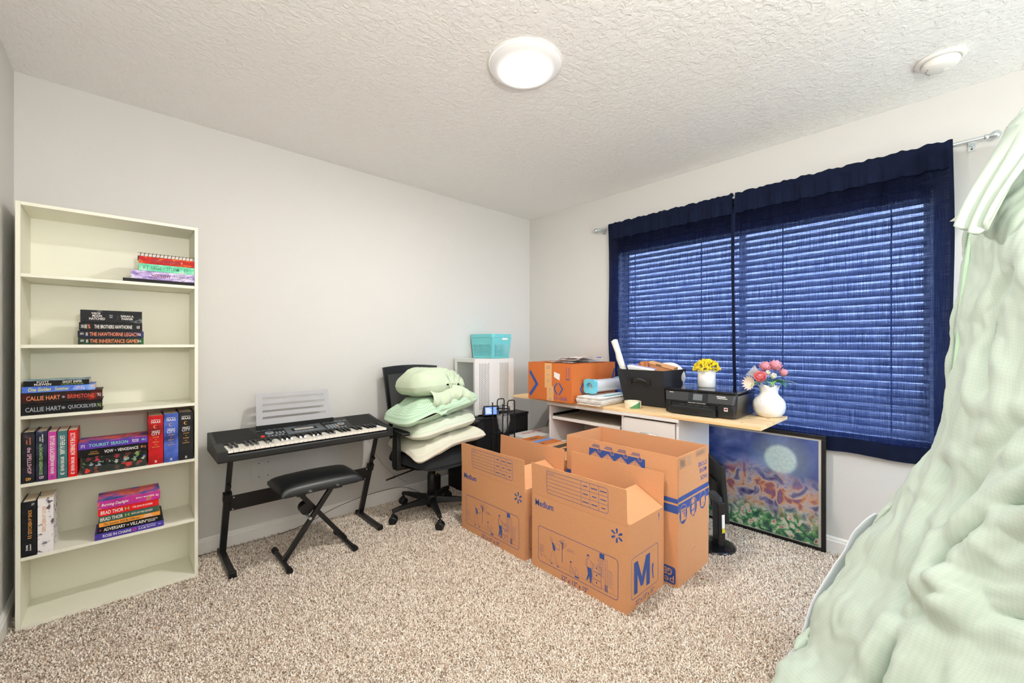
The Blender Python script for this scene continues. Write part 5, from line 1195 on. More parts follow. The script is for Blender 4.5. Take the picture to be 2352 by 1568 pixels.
for x, y, w in ((2.16,2.215,0.09),(2.28,2.200,0.08),(2.19,2.055,0.10)): MB(t.location).box(x-w/2,x+w/2,y-0.009,y+0.009,0.4702,0.4706).build('print_mark', 'ink_dark', t)
t = carton('brown carton printed with dark photographs, beside the tall box', 1.985, 2.360, 1.640, 1.985, 0.478, 'cardboard')
for y0, y1 in ((1.865,1.925),(1.775,1.835)): MB(t.location).box(2.03, 2.355, y0, y1, 0.4782, 0.4787).build('photo_print', 'photo_dark', t)
t = carton('white and red carton under the desk', 2.470, 2.800, 1.560, 2.110, 0.440, 'white_card')
for y0, y1 in ((1.63,1.70),(1.80,1.90),(1.98,2.06)): MB(t.location).box(2.470, 2.800, y0, y1, 0.4402, 0.4407).build('red_stripe', 'red_print', t)

# ---------------------------------------------------------------- desk with pine board
mat('white_laminate', '#ece8e4', 0.4); mat('tray_grey', '#b3a998', 0.45)
def pine():
    m, nt, b = nodes_of('pine'); b.inputs['Roughness'].default_value = 0.5
    tc = nd(nt, 'ShaderNodeTexCoord'); mp = nd(nt, 'ShaderNodeMapping'); mp.inputs['Scale'].default_value = (16, 1.1, 16); nt.links.new(tc.outputs['Object'], mp.inputs[0])
    n = nd(nt, 'ShaderNodeTexNoise'); n.inputs['Scale'].default_value = 1.6; n.inputs['Detail'].default_value = 4; n.inputs['Distortion'].default_value = 0.8; nt.links.new(mp.outputs[0], n.inputs['Vector'])
    nt.links.new(ramp(nt, n.outputs['Fac'], [(0.3,'#e2b077'),(0.48,'#f3cf9a'),(0.62,'#f7dcae'),(0.78,'#dfae74')]), b.inputs['Base Color'])
pine()
mat('knot_brown', '#b5713c', 0.6)
dk = thing('desk', 'white desk with keyboard tray and drawer under the pine board', 'desk', (2.62, 1.645, 0)); o = dk.location
DX0, DX1, DY0, DY1, DZ = 2.405, 2.870, 1.125, 2.160, 0.747
MB(o).box(DX0-0.012, DX1, DY0-0.006, DY1+0.008, DZ-0.022, DZ).build('desktop', 'white_laminate', dk, bevel=0.003)
MB(o).box(DX0+0.006, DX1-0.02, DY0, DY0+0.018, 0.0, DZ-0.022).build('side_panel', 'white_laminate', dk)
MB(o).box(DX0+0.006, DX1-0.02, DY1-0.018, DY1, 0.0, DZ-0.022).build('side_panel', 'white_laminate', dk)
MB(o).box(DX0+0.006, DX1-0.02, 1.500, 1.516, 0.0, DZ-0.022).build('divider_panel', 'white_laminate', dk)
MB(o).box(DX1-0.035, DX1-0.021, DY0+0.018, DY1-0.018, 0.25, DZ-0.022).build('back_panel', 'white_laminate', dk)
MB(o).box(DX0+0.012, 2.80, 1.530, 2.128, 0.622, 0.640).build('keyboard_tray', 'tray_grey', dk)
MB(o).box(DX0+0.008, DX0+0.012, 1.530, 2.128, 0.620, 0.642).build('tray_edge', 'white_laminate', dk)
for y in (2.129, 1.517): MB(o).box(DX0+0.03, 2.75, y, y+0.012, 0.640, 0.658).build('tray_slide', 'black_steel', dk)
dr = MB(o).box(DX0, DX0+0.016, DY0+0.024, 1.497, 0.545, 0.715).build('drawer', 'white_laminate', dk, bevel=0.0015, seg=1)
hd = MB(o); hd.tube([(DX0+0.001,1.262,0.628),(DX0-0.020,1.268,0.632),(DX0-0.024,1.315,0.632),(DX0-0.020,1.362,0.632),(DX0+0.001,1.368,0.628)], 0.006, 8); hd.build('drawer_handle', 'brushed_silver', dr)
MB(o).box(DX0, DX0+0.016, DY0+0.024, 1.497, 0.05, 0.541).build('cabinet_door', 'white_laminate', dk, bevel=0.0015, seg=1)
bd = thing('pine_board', 'long pine board lying across the white desk', 'board', (2.64, 1.62, DZ)); o = bd.location
BZ = 0.766
MB(o).box(2.393, 2.885, 0.684, 2.555, DZ+0.0003, BZ).build('plank', 'pine', bd, bevel=0.001, seg=1)
for x, y, r in ((2.70,0.735,0.012),(2.47,0.80,0.006),(2.44,1.30,0.005),(2.455,1.52,0.006)): MB(o).cyl((x,y,BZ-0.0005),(x,y,BZ+0.0003),r,n=12).build('knot', 'knot_brown', bd)
# cables hanging from the back of the desk
for lab, pts in (('thin black cable hanging down beside the desk towards the cabinet', [(2.80,2.36,0.745),(2.79,2.40,0.66),(2.77,2.45,0.57),(2.765,2.50,0.48),(2.77,2.52,0.40)]), ('thin black cable hanging behind the desk side', [(2.82,2.30,0.745),(2.83,2.27,0.66),(2.83,2.22,0.60),(2.84,2.20,0.50),(2.83,2.23,0.44),(2.80,2.30,0.458)])):
    tag(MB().tube(bz(pts,0,6),0.0028,6).build('desk_cable','black_plastic'), lab, 'cable')

# ---------------------------------------------------------------- things on the board
# orange carton
sx0, sx1, sy0, sy1, sz0, sz1 = 2.338, 2.888, 1.875, 2.318, BZ+0.0005, 1.052
sb = thing('carton', 'orange cardboard carton with blue chevrons on the pine board', 'box', ((sx0+sx1)/2, (sy0+sy1)/2, BZ)); o = sb.location
MB(o).box(sx0, sx1, sy0, sy1, sz0, sz1-0.004).build('carton_body', 'cardboard_orange', sb, bevel=0.003, seg=2)
for a, b, z in ((sy0, 2.092, 0.0), (2.098, sy1, 0.002)):
    MB(o).hexa([(sx0,a,sz1-0.0035),(sx1,a,sz1-0.0035),(sx1,b,sz1-0.0035),(sx0,b,sz1-0.0035)],[(sx0,a,sz1),(sx1,a,sz1),(sx1,b,sz1+z),(sx0,b,sz1+z)]).build('top_flap', 'cardboard_orange', sb)
O = V(sx0-0.0007, sy1, sz0); R = YN; U = ZP
def sc(px, py):   # print position measured on the front face, 0..1
    return (px*0.443, py*0.284)
MB(o).poly2([sc(.02,.70),sc(.055,.78),sc(.235,.46),sc(.20,.42),], O, R, U) if False else None
chev = MB(o)
chev.poly2([(0.012,0.205),(0.028,0.225),(0.112,0.118),(0.080,0.118)], O, R, U); chev.poly2([(0.080,0.118),(0.112,0.118),(0.030,0.022),(0.012,0.042)], O, R, U)
chev.build('chevron_mark', 'print_blue', sb)
lg = MB(o)
for s in (-1, 1):
    c0 = 0.312
    lg.poly2([(c0+s*0.003,0.140),(c0+s*0.003+s*0.012,0.140),(c0+s*0.050,0.098),(c0+s*0.034,0.098)][::s], O, R, U)
    lg.poly2([(c0+s*0.034,0.098),(c0+s*0.050,0.098),(c0+s*0.015,0.052),(c0+s*0.003,0.052)][::s], O, R, U)
lg.build('diamond_mark', 'print_blue', sb)
MB(o).text("sam's club", O+R*0.397+U*0.030, R, U, w=0.185, h=0.030, al='r', bold=0.004).build('brand_lettering', 'print_blue', sb)
ar = MB(o)
for u in (0.390, 0.415): ar.poly2([(u-0.002,0.185),(u+0.002,0.185),(u+0.002,0.252),(u+0.005,0.252),(u,0.262),(u-0.005,0.252),(u-0.002,0.252)], O, R, U)
ar.poly2([(0.386,0.168),(0.419,0.168),(0.419,0.176),(0.386,0.176)], O, R, U); ar.build('this_way_up_mark', 'print_blue', sb)
tp_ = MB(o).poly2([(0.178,0.098),(0.250,0.098),(0.250,0.284),(0.178,0.284)], O-V(0.0004,0,0), R, U).build('packing_tape', 'clear_tape', sb)
MB(o).poly2([(0.200,0.002),(0.268,0.002),(0.268,0.112),(0.200,0.112)], O-V(0.0007,0,0), R, U).build('packing_tape', 'clear_tape', sb)
m_ = MB(o)
for u0, u1, v in ((0.194,0.236,0.262),(0.196,0.230,0.252),(0.196,0.236,0.245),(0.202,0.228,0.196),(0.204,0.226,0.160),(0.200,0.232,0.148),(0.222,0.246,0.088),(0.224,0.240,0.075),(0.222,0.244,0.056),(0.222,0.246,0.018),(0.222,0.246,0.012)): m_.ribbon([(u0,v),(u1,v)], 0.0028, O-V(0.0009,0,0), R, U)
m_.build('tape_print', 'print_blue_faint', tp_, kind='stuff')
mat('sticker_white', '#f4f1ec', 0.5)
MB(o).poly2([(0.272,0.222),(0.330,0.206),(0.325,0.160),(0.272,0.182)], O-V(0.0005,0,0), R, U).build('sticker', 'sticker_white', sb)
O = V(sx0, sy0-0.0007, sz0)
MB(o).poly2([(0.475,0.115),(0.495,0.105),(0.548,0.225),(0.535,0.240)], O, XP, ZP).build('chevron_mark', 'print_blue', sb)
lg = MB(o); lg.poly2([(0.120,0.140),(0.135,0.140),(0.104,0.096),(0.088,0.096)], O, XP, ZP); lg.poly2([(0.088,0.096),(0.104,0.096),(0.135,0.052),(0.120,0.052)], O, XP, ZP); lg.build('diamond_mark', 'print_blue', sb)
MB(o).text("sam's club", O+XP*0.035+ZP*0.026, XP, ZP, w=0.22, h=0.026, al='l', bold=0.004).build('brand_lettering', 'print_blue', sb)
# paper and film sheets on the carton
mat('film_white', '#e9e4e0', 0.25, alpha=0.75); mat('paper_pinkish', '#e6d4cb', 0.6); mat('paper_white', '#f2f0ec', 0.6); mat('label_blue', '#2f55c0', 0.4)
pk = thing('paper_stack', 'flattened plastic bags and papers on top of the orange carton', 'papers', (2.60, 2.05, sz1+0.002)); o = pk.location
for k, (x0, x1, y0, y1, dz, m_) in enumerate(((2.37,2.80,1.90,2.14,0.0,'paper_white'),(2.39,2.78,1.92,2.20,0.006,'film_white'),(2.42,2.74,1.93,2.15,0.012,'paper_pinkish'),(2.44,2.76,1.90,2.12,0.020,'film_white'),(2.45,2.70,1.94,2.11,0.028,'paper_pinkish'))):
    def sh(u, v, k=k, x0=x0, x1=x1, y0=y0, y1=y1, dz=dz):
        return V(x0+(x1-x0)*u+0.01*math.sin(v*5+k), y0+(y1-y0)*v+0.012*math.sin(u*6+k*2), sz1+0.004+dz+0.007*(1+fbm((u*3+k*4, v*3, k)))*(0.4 if k == 0 else 1))
    g = MB(o); g.grid(sh, 22, 18); g.build('sheet', m_, pk)
MB(o).box(2.73,2.75,1.915,1.945,sz1+0.032,sz1+0.040).build('blue_label', 'label_blue', pk)
# folded white plastic sacks, bubble wrap roll
fp_ = thing('folded_bags', 'folded bundle of white plastic bags in front of the orange carton', 'bags', (2.55, 1.75, BZ)); o = fp_.location
for k in range(6):
    z0 = BZ+0.001+k*0.0100
    prof = []; hw = 0.105-0.004*abs(k-2.5); n_ = 10
    top = [(-hw+2*hw*i/n_, 0.0085+0.002*math.sin(i*1.7+k)) for i in range(n_+1)]
    poly = [(-hw-0.004,0.004)]+[(-hw+0.002,0.0)]+[(hw-0.002,0.0),(hw+0.004,0.004)]+[(a, b) for a, b in top[::-1]]
    m_ = MB(o); cx = 1.752+0.004*math.sin(k*2.1)
    pts0 = [V(2.362+0.006*math.sin(k*1.9), cx+a, z0+b) for a, b in poly]; pts1 = [V(2.765, cx+a*0.97, z0+b) for a, b in poly]; q = len(poly)
    m_.add(pts0+pts1, [(i,i+q,(i+1) % q+q,(i+1) % q) for i in range(q)], True); m_.add(pts0, [tuple(range(q))]); m_.add(pts1, [tuple(range(q-1,-1,-1))])
    m_.build('folded_layer', 'paper_white' if k % 2 else 'film_white_solid' if 'film_white_solid' in MATS else mat('film_white_solid', '#e6dfd6', 0.3), fp_)
mat('cyan_plastic', '#6fcbe0', 0.35); mat('silver_film', '#d9dadb', 0.18, spec=0.7)
MB(o).box(2.45,2.74,1.670,1.690,BZ+0.0635,BZ+0.0645).build('cyan_stripe', 'cyan_plastic', fp_)
br2 = thing('film_roll', 'roll of clear stretch film with cyan end caps on the folded bags', 'film roll', (2.63, 1.795, BZ+0.067), math.radians(-3)); 
zc = 0.056
MB().cyl((-0.155,0,zc),(0.185,0,zc),0.047,n=28).build('film', 'silver_film', br2)
for x in (-0.185, 0.183):
    pts = []
    for i in range(48):
        a = 2*math.pi*i/48; r = 0.058*(1+0.12*math.cos(4*(a-math.pi/4))-0.02); pts.append((r*math.cos(a), r*math.sin(a)))
    hole = [(0.028*math.cos(2*math.pi*i/48), 0.028*math.sin(2*math.pi*i/48)) for i in range(48)]
    m_ = MB(); q = 48
    F0 = [V(x,-a,zc+b) for a, b in pts]; H0 = [V(x,-a,zc+b) for a, b in hole]; F1 = [p+V(0.030 if x < 0 else 0.03,0,0) for p in F0]; H1 = [p+V(0.030,0,0) for p in H0]
    m_.add(F0+H0+F1+H1, [(i,(i+1) % q,(i+1) % q+q,i+q) for i in range(q)]+[(i+2*q,i+3*q,(i+1) % q+3*q,(i+1) % q+2*q) for i in range(q)]+[(i,i+2*q,(i+1) % q+2*q,(i+1) % q) for i in range(q)]+[(i+q,(i+1) % q+q,(i+1) % q+3*q,i+3*q) for i in range(q)])
    m_.build('end_cap', 'cyan_plastic', br2)
# packing tape roll
mat('tape_green', '#4f8a57', 0.25); mat('tape_cream', '#e9dcc0', 0.25)
tr_ = thing('tape_roll', 'roll of clear packing tape with green label on the pine board', 'tape', (2.487, 1.478, BZ+0.0003))
MB().lathe([(0.042,0),(0.054,0),(0.0545,0.001),(0.0545,0.047),(0.054,0.048),(0.042,0.048),(0.042,0)], n=36).build('tape_ring', 'tape_cream', tr_)
m_ = MB(); vs = []; n_ = 14
for i in range(n_+1):
    a = math.radians(190+i*80/n_); zt = 0.012+0.034*min(1, max(0.0, (i-1)/n_*1.3)); 
    vs += [V(0.0549*math.cos(a),0.0549*math.sin(a),0.003), V(0.0549*math.cos(a),0.0549*math.sin(a),zt)]
m_.add(vs, [(2*i,2*i+2,2*i+3,2*i+1) for i in range(n_)], True); m_.build('green_label', 'tape_green', tr_)
# black fabric bin with odds and ends
mat('black_canvas', '#28292c', 0.9, bump=0.4, bscale=800)
bn = thing('fabric_bin', 'black fabric storage bin full of odds and ends on the board', 'bin', (2.71, 1.465, BZ)); o = bn.location
B0 = [(2.632,1.322),(2.812,1.322),(2.812,1.628),(2.632,1.628)]; B1 = [(2.545,1.290),(2.880,1.290),(2.880,1.640),(2.545,1.640)]; zt = 1.020
m_ = MB(o)
def ins(P, d): cx = sum(p[0] for p in P)/4; cy = sum(p[1] for p in P)/4; return [(cx+(x-cx)*(1-d/abs(x-cx)), cy+(y-cy)*(1-d/abs(y-cy))) for x, y in P]
I0 = ins(B0, 0.006); I1 = ins(B1, 0.006)
m_.add([(x,y,BZ+0.0005) for x, y in B0]+[(x,y,zt) for x, y in B1]+[(x,y,zt) for x, y in I1]+[(x,y,BZ+0.006) for x, y in I0],
       [(3,2,1,0)]+[(i,(i+1) % 4,(i+1) % 4+4,i+4) for i in range(4)]+[(i+4,(i+1) % 4+4,(i+1) % 4+8,i+8) for i in range(4)]+[(i+8,(i+1) % 4+8,(i+1) % 4+12,i+12) for i in range(4)]+[(12,13,14,15)])
m_.build('bin_body', 'black_canvas', bn, bevel=0.002)
hz = 0.94; hx_ = 2.545+(1.020-hz)*0.34
m_ = MB(o); hp = []
for k in range(13):
    s = k/12; y = 1.535-0.115*s; hp.append((hx_-0.004-0.018*math.sin(s*math.pi)+0.000, y, hz+0.018*math.sin(s*math.pi)-0.004))
for k in range(12):
    p, q = V(*hp[k]), V(*hp[k+1]); d = V(-0.3,0,0.95)*0.011
    m_.add([p-d,q-d,q+d,p+d,p-d+V(0.003,0,0),q-d+V(0.003,0,0),q+d+V(0.003,0,0),p+d+V(0.003,0,0)], [(0,1,2,3),(7,6,5,4),(0,4,5,1),(3,2,6,7)], True)
hn = m_.build('handle', 'black_vinyl', bn)
for y in (1.547, 1.408): MB(o).box(hx_-0.012,hx_+0.010,y-0.014,y+0.014,hz-0.018,hz+0.014).build('handle_tab', 'black_vinyl', hn)
mat('roll_paper', '#f1efe6', 0.6); mat('brown_leather', '#b9713f', 0.45, bump=0.3, bscale=120, vary=0.25, vscale=40); mat('kraft_box', '#cf8f60', 0.8); mat('kraft_lid', '#e3ab74', 0.7); mat('plate_white', '#eeece4', 0.5)
pr = thing('paper_roll', 'white paper roll leaning upright in the black fabric bin', 'paper roll', (2.655, 1.575, BZ+0.03)); o = pr.location
a_ = V(2.680,1.600,BZ+0.03); b_2 = V(2.560,1.668,1.222); dd = b_2-a_
m_ = MB(o); m_.tube([a_+dd*(i/10)+V(0.003*math.sin(i*1.3),0.003*math.cos(i*1.9),0) for i in range(11)], [0.022+0.002*math.sin(i*2.1) for i in range(11)], 14); m_.build('sheet_roll', 'roll_paper', pr)
m_ = MB(o); m_.tube([b_2-dd*0.01, b_2+dd*0.012], 0.014, 12); m_.build('roll_core', 'film_white_solid', pr)
it = thing('envelope_box', 'flat white and lilac box sticking out of the black fabric bin', 'box', (2.62,1.51,0.90)); o = it.location
MB(o).hexa([(2.620,1.545,0.89),(2.64,1.545,0.89),(2.65,1.39,0.88),(2.630,1.39,0.88)],[(2.575,1.575,1.044),(2.605,1.575,1.050),(2.625,1.395,1.024),(2.595,1.395,1.016)]).build('box_body', 'paper_white', it)
mat('lilac', '#a7a3cf', 0.4)
MB(o).hexa([(2.605,1.560,1.0485),(2.617,1.560,1.049),(2.637,1.385,1.025),(2.625,1.385,1.0235)],[(2.605,1.560,1.0525),(2.617,1.560,1.053),(2.637,1.385,1.029),(2.625,1.385,1.0275)]).build('lilac_edge', 'lilac', it)
it = thing('leather_pouch', 'brown leather pouch standing in the black fabric bin', 'pouch', (2.70,1.52,0.90)); o = it.location
def pou(u, v):
    y = 1.575-0.115*u; wv = math.sin(u*math.pi)
    z = 0.87+(0.205*(0.62+0.38*math.sin(min(1,u*1.25)*math.pi*0.55)))*v
    x = 2.675+0.022*math.sin(u*9)*0.4-0.02*v+0.006*math.sin(u*25+v*3)
    return V(x, y, z)
m_ = MB(o); m_.grid(pou, 26, 14); m_.grid(lambda u, v: pou(u, v)+V(0.030*math.sin(u*math.pi)*(1-v*0.6)+0.004,0,0), 26, 14, flip=True); m_.build('pouch_body', 'brown_leather', it)
it = thing('kraft_box', 'flat brown box with lid standing in the black fabric bin', 'box', (2.735,1.40,0.90)); o = it.location
MB(o).hexa([(2.715,1.478,0.86),(2.765,1.478,0.86),(2.775,1.305,0.86),(2.725,1.305,0.86)],[(2.705,1.478,1.058),(2.755,1.478,1.062),(2.767,1.305,1.022),(2.717,1.305,1.018)]).build('box_body', 'kraft_box', it)
lidb = MB(o).hexa([(2.699,1.482,1.0595),(2.760,1.482,1.064),(2.772,1.301,1.024),(2.711,1.301,1.0195)],[(2.699,1.482,1.072),(2.760,1.482,1.0765),(2.772,1.301,1.0365),(2.711,1.301,1.032)]).build('lid', 'kraft_lid', it)
MB(o).hexa([(2.6975,1.425,1.052),(2.6985,1.425,1.052),(2.7005,1.385,1.044),(2.6995,1.385,1.044)],[(2.6975,1.425,1.057),(2.6985,1.425,1.057),(2.7005,1.385,1.049),(2.6995,1.385,1.049)]).build('clasp', 'dark_screw', lidb)
it = thing('plate_pack', 'pack of white paper plates in film in the black fabric bin', 'plates', (2.825,1.38,0.88)); o = it.location
for k in range(5):
    c_ = V(2.795+0.011*k, 1.390-0.003*k, 0.972); n_ = V(1,0.05,0.25).normalized(); MB(o).cyl(c_, c_+n_*0.007, 0.088, 0.094, n=36).build('paper_plate', 'plate_white', it)
# printer
mat('printer_black', '#18191b', 0.28, coat=0.2); mat('printer_grey', '#3b3d40', 0.35); mat('printer_lid', '#16181c', 0.12); mat('printer_screen', '#6f767c', 0.15); mat('printer_glass', '#2a2d31', 0.1)
pn = thing('printer', 'black inkjet printer on the pine board beside the vase', 'printer', (2.68,1.055,BZ)); o = pn.location
PX0, PX1, PY0, PY1 = 2.502, 2.862, 0.845, 1.268
z0 = BZ+0.0006
ol = rrect(PX0+0.012, PY0+0.008, PX1, PY1-0.008, 0.035)
MB(o).prism([(x, y) for x, y in ol], 0.004, (0,0,z0+0.004), XP, YP).build('base_plate', 'printer_black', pn)
body = MB(o); q = len(ol)
lo_ = [V(x,y,z0+0.004) for x, y in ol]; hi_ = [V(1.0*x,y,z0+0.132) for x, y in rrect(PX0+0.018, PY0, PX1, PY1, 0.030)]
body.add(lo_+hi_, [(i,(i+1) % q,(i+1) % q+q,i+q) for i in range(q)], True); body.add(hi_, [tuple(range(q))]); body.build('body', 'printer_black', pn)
# control panel: sloping grey front
cpn = MB(o); cpn.hexa([(PX0+0.004,PY0+0.012,z0+0.078),(PX0+0.05,PY0+0.012,z0+0.078),(PX0+0.05,PY1-0.012,z0+0.078),(PX0+0.004,PY1-0.012,z0+0.078)],[(PX0+0.020,PY0+0.002,z0+0.140),(PX0+0.06,PY0+0.002,z0+0.140),(PX0+0.06,PY1-0.002,z0+0.140),(PX0+0.020,PY1-0.002,z0+0.140)])
cpo = cpn.build('control_panel', 'printer_grey', pn, bevel=0.006)
def cp(y, f): return V(PX0+0.004+0.016*f-0.0012, y, z0+0.078+0.062*f)
def cpq(name, y0, y1, f0, f1, m_, par, d=0.0): return MB(o).quad(cp(y0,f0)-V(d,0,0), cp(y1,f0)-V(d,0,0), cp(y1,f1)-V(d,0,0), cp(y0,f1)-V(d,0,0)).build(name, m_, par)
s1 = cpq('screen_glass', 1.115, 0.998, 0.12, 0.92, 'printer_glass', cpo); cpq('screen', 1.085, 1.030, 0.22, 0.80, 'printer_screen', s1, 0.0006)
uu = V(0.016,0,0.062).normalized()
cpq('model_mark', 0.950, 0.900, 0.68, 0.76, 'ink_white', cpo)
cpq('model_mark', 0.945, 0.890, 0.54, 0.60, 'ink_white', cpo)
cpq('indicator_mark', 1.235, 1.210, 0.78, 0.83, 'ink_white', cpo)
MB(o).text('HEWLETT-PACKARD', V(PX0+0.0025,1.06,z0+0.0745), YN, ZP, w=0.105, h=0.006).build('brand_lettering', 'ink_white', pn)
MB(o).box(PX0+0.003, PX0+0.03, 0.935, 1.225, z0+0.070, z0+0.079).build('lip', 'printer_lid', pn)
MB(o).box(PX0+0.006, PX0+0.05, 0.950, 1.215, z0+0.050, z0+0.069).build('paper_slot', 'speaker_grille', pn)
for y in (1.150,1.105,1.060,1.010): MB(o).box(PX0+0.004, PX0+0.010, y-0.016, y+0.016, z0+0.058, z0+0.060).build('roller_rib', 'printer_screen', pn)
tr2 = MB(o).box(PX0-0.022, PX0+0.04, 0.945, 1.222, z0+0.004, z0+0.046).build('paper_tray', 'printer_black', pn, bevel=0.004)
MB(o).box(PX0-0.026, PX0-0.020, 1.045, 1.145, z0+0.004, z0+0.016).build('tray_grip', 'speaker_grille', tr2)
MB(o).box(PX0-0.012, PX0+0.03, 0.955, 1.212, z0+0.0465, z0+0.050).build('output_tray', 'printer_grey', pn)
for y0, y1 in ((PY0+0.010, 0.945), (1.222, PY1-0.010)): MB(o).box(PX0+0.004, PX0+0.03, y0, y1, z0+0.004, z0+0.078).build('front_cheek', 'printer_black', pn, bevel=0.008, seg=3)
lo2 = rrect(PX0+0.010, PY0-0.001, PX1, PY1+0.001, 0.020)
MB(o).prism(lo2, 0.012, (0,0,z0+0.153), XP, YP).build('scanner_lid', 'printer_lid', pn, bevel=0.003)
stk = MB(o).quad(V(PX0+0.0035,0.905,z0+0.044),V(PX0+0.0035,0.885,z0+0.044),V(PX0+0.0035,0.885,z0+0.064),V(PX0+0.0035,0.905,z0+0.064)).build('sticker', 'ink_white', pn)
MB(o).quad(V(PX0+0.003,0.902,z0+0.050),V(PX0+0.003,0.888,z0+0.050),V(PX0+0.003,0.888,z0+0.060),V(PX0+0.003,0.902,z0+0.060)).build('sticker_print', 'ink_wine', stk)
PTOP = z0+0.153
# yellow plant in white pot
mat('ceramic_white', '#f3f1ec', 0.3, coat=0.3); mat('yellow_bloom', '#ffe32e', 0.6); mat('yellow_bloom2', '#fbd41c', 0.6); mat('leaf_green_fine', '#8fa63a', 0.6); mat('stem_brown', '#8a7a3a', 0.7)
pp = thing('potted_plant', 'yellow artificial flowers in a white pot on the printer', 'plant', (2.725,1.090,PTOP+0.0003))
MB().lathe([(0.0,0.0),(0.050,0.0),(0.053,0.003),(0.053,0.110),(0.051,0.111),(0.049,0.109),(0.049,0.095),(0.0,0.095)], n=40).build('pot', 'ceramic_white', pp)
rn = random.Random(11); stems = MB(); bl_ = [MB(), MB()]; lf = MB()
oct_ = [V(1,0,0),V(-1,0,0),V(0,1,0),V(0,-1,0),V(0,0,1),V(0,0,-1)]; of = [(0,2,4),(2,1,4),(1,3,4),(3,0,4),(2,0,5),(1,2,5),(3,1,5),(0,3,5)]
for k in range(520):
    a = rn.uniform(0, 6.283); e = rn.uniform(0.02, 1.5); R_ = rn.uniform(0.70, 1.0)**0.5
    p = V(0.082*math.cos(a)*math.cos(e)*R_, 0.082*math.sin(a)*math.cos(e)*R_, 0.105+0.070*math.sin(e)*R_+rn.uniform(-.004,.004))
    if k % 8 == 0: stems.cyl((p.x*0.3,p.y*0.3,0.095), tuple(p), 0.0008, n=3, caps=False)
    for j in range(2):
        q_ = p + V(rn.uniform(-.006,.006), rn.uniform(-.006,.006), rn.uniform(-.004,.006)); s = rn.uniform(.0032,.0056)
        bl_[rn.randrange(2)].add([q_+v*s for v in oct_], of)
    if k % 6 == 0:
        d = V(rn.uniform(-1,1), rn.uniform(-1,1), rn.uniform(0,1)).normalized()*0.010; s = d.orthogonal().normalized()*0.002
        lf.add([p-d*0.8, p+s, p+d*0.6, p-s], [(0,1,2,3)])
stems.build('stems', 'stem_brown', pp, kind='stuff'); bl_[0].build('blossoms', 'yellow_bloom', pp, kind='stuff'); bl_[1].build('blossoms', 'yellow_bloom2', pp, kind='stuff'); lf.build('leaves', 'leaf_green_fine', pp, kind='stuff')
# vase with flowers
def vase_wob(r, z, t, i):
    k = max(0.0, (z-0.150)/0.035); lobes = math.cos(6*t+0.4)
    return r*(1+0.07*k*lobes), z+0.007*k*lobes
va = thing('vase', 'round white ruffled rim vase at the right end of the pine board', 'vase', (2.790,0.7555,BZ+0.0003))
MB().lathe([(0.0,0.0),(0.048,0.0),(0.062,0.006),(0.079,0.030),(0.086,0.060),(0.084,0.085),(0.072,0.108),(0.056,0.124),(0.047,0.138),(0.046,0.152),(0.050,0.170),(0.055,0.184),(0.051,0.183),(0.045,0.168),(0.042,0.150),(0.043,0.136),(0.050,0.124),(0.0,0.110)], n=60, wob=vase_wob).build('vase_body', 'ceramic_white', va)
rel = MB()
for k in range(10):
    a = math.radians(150+k*14); rr_ = 0.0805; rel.cyl((rr_*math.cos(a)*0.985, rr_*math.sin(a)*0.985, 0.094+0.004*math.sin(k*2.1)), (rr_*math.cos(a)*1.0, rr_*math.sin(a)*1.0, 0.094+0.004*math.sin(k*2.1)), 0.005, 0.003, n=6)
rel.build('flower_relief', 'ceramic_white', va, kind='stuff')
mat('petal_pink', '#f6bcc8', 0.55); mat('petal_coral', '#f4a0a4', 0.55); mat('petal_white', '#f3efe8', 0.6); mat('petal_cream', '#efdccb', 0.6); mat('leaf_green', '#86c25a', 0.5); mat('leaf_dark', '#4d8a6a', 0.5); mat('leaf_pale', '#a9c9a0', 0.5)
bq = thing('bouquet', 'pink and white artificial flower bouquet in the white vase', 'flowers', (2.790,0.7555,BZ+0.13))
def petal(c_, d, up_, L_, W_, cup=0.35, n=6):
    """cupped petal from c_ along d"""
    d = d.normalized(); s = d.cross(up_).normalized(); nn = s.cross(d)
    m_ = MB()
    def P(u, v):
        t = v; w = W_*math.sin(math.pi*min(1, 0.12+0.88*t)**0.8)*(1-0.1*t); x = (2*u-1)*w
        return c_ + d*(L_*t*(1-0.25*cup*t)) + s*x + nn*(cup*L_*(t*t*0.6)+0.35*cup*x*x/max(W_,1e-4))
    m_.grid(P, 5, n); return m_
def bloom(c_, R_, m_, axis, n=7, layers=3, seed=0):
    rr = random.Random(seed); axis = V(*axis).normalized(); a1 = axis.orthogonal().normalized(); a2 = axis.cross(a1); mb = []
    core = MB(); 
    core.grid(lambda u, v: V(*c_)+axis*(R_*0.15)+(a1*math.cos(u*6.283)*math.sin(v*3.14159)+a2*math.sin(u*6.283)*math.sin(v*3.14159)+axis*math.cos(v*3.14159))*R_*0.50, 14, 9, wu=True); core.build('flower_core', m_, bq)
    for L in range(layers):
        for k in range(n):
            a = 2*math.pi*(k+0.5*L)/n + rr.uniform(-.15,.15); d = (a1*math.cos(a)+a2*math.sin(a))*(0.55+0.35*L/layers)+axis*(0.95-0.55*L/layers)
            petal(V(*c_)-axis*R_*0.35, d, axis, R_*(1.35-0.05*L), R_*0.66, cup=0.55-0.12*L).build('petal', m_, bq)
tl = V(-0.55,-0.55,0.2)
bloom((-0.016,0.016,0.158), 0.046, 'petal_pink', (-0.3,-0.3,0.8), seed=1)
bloom((0.004,-0.028,0.166), 0.048, 'petal_pink', (-0.2,-0.45,0.8), seed=2)
bloom((-0.052,0.030,0.104), 0.046, 'petal_coral', (-0.7,-0.1,0.4), seed=3)
bloom((0.010,-0.066,0.130), 0.034, 'petal_pink', (0.0,-0.8,0.4), seed=4)
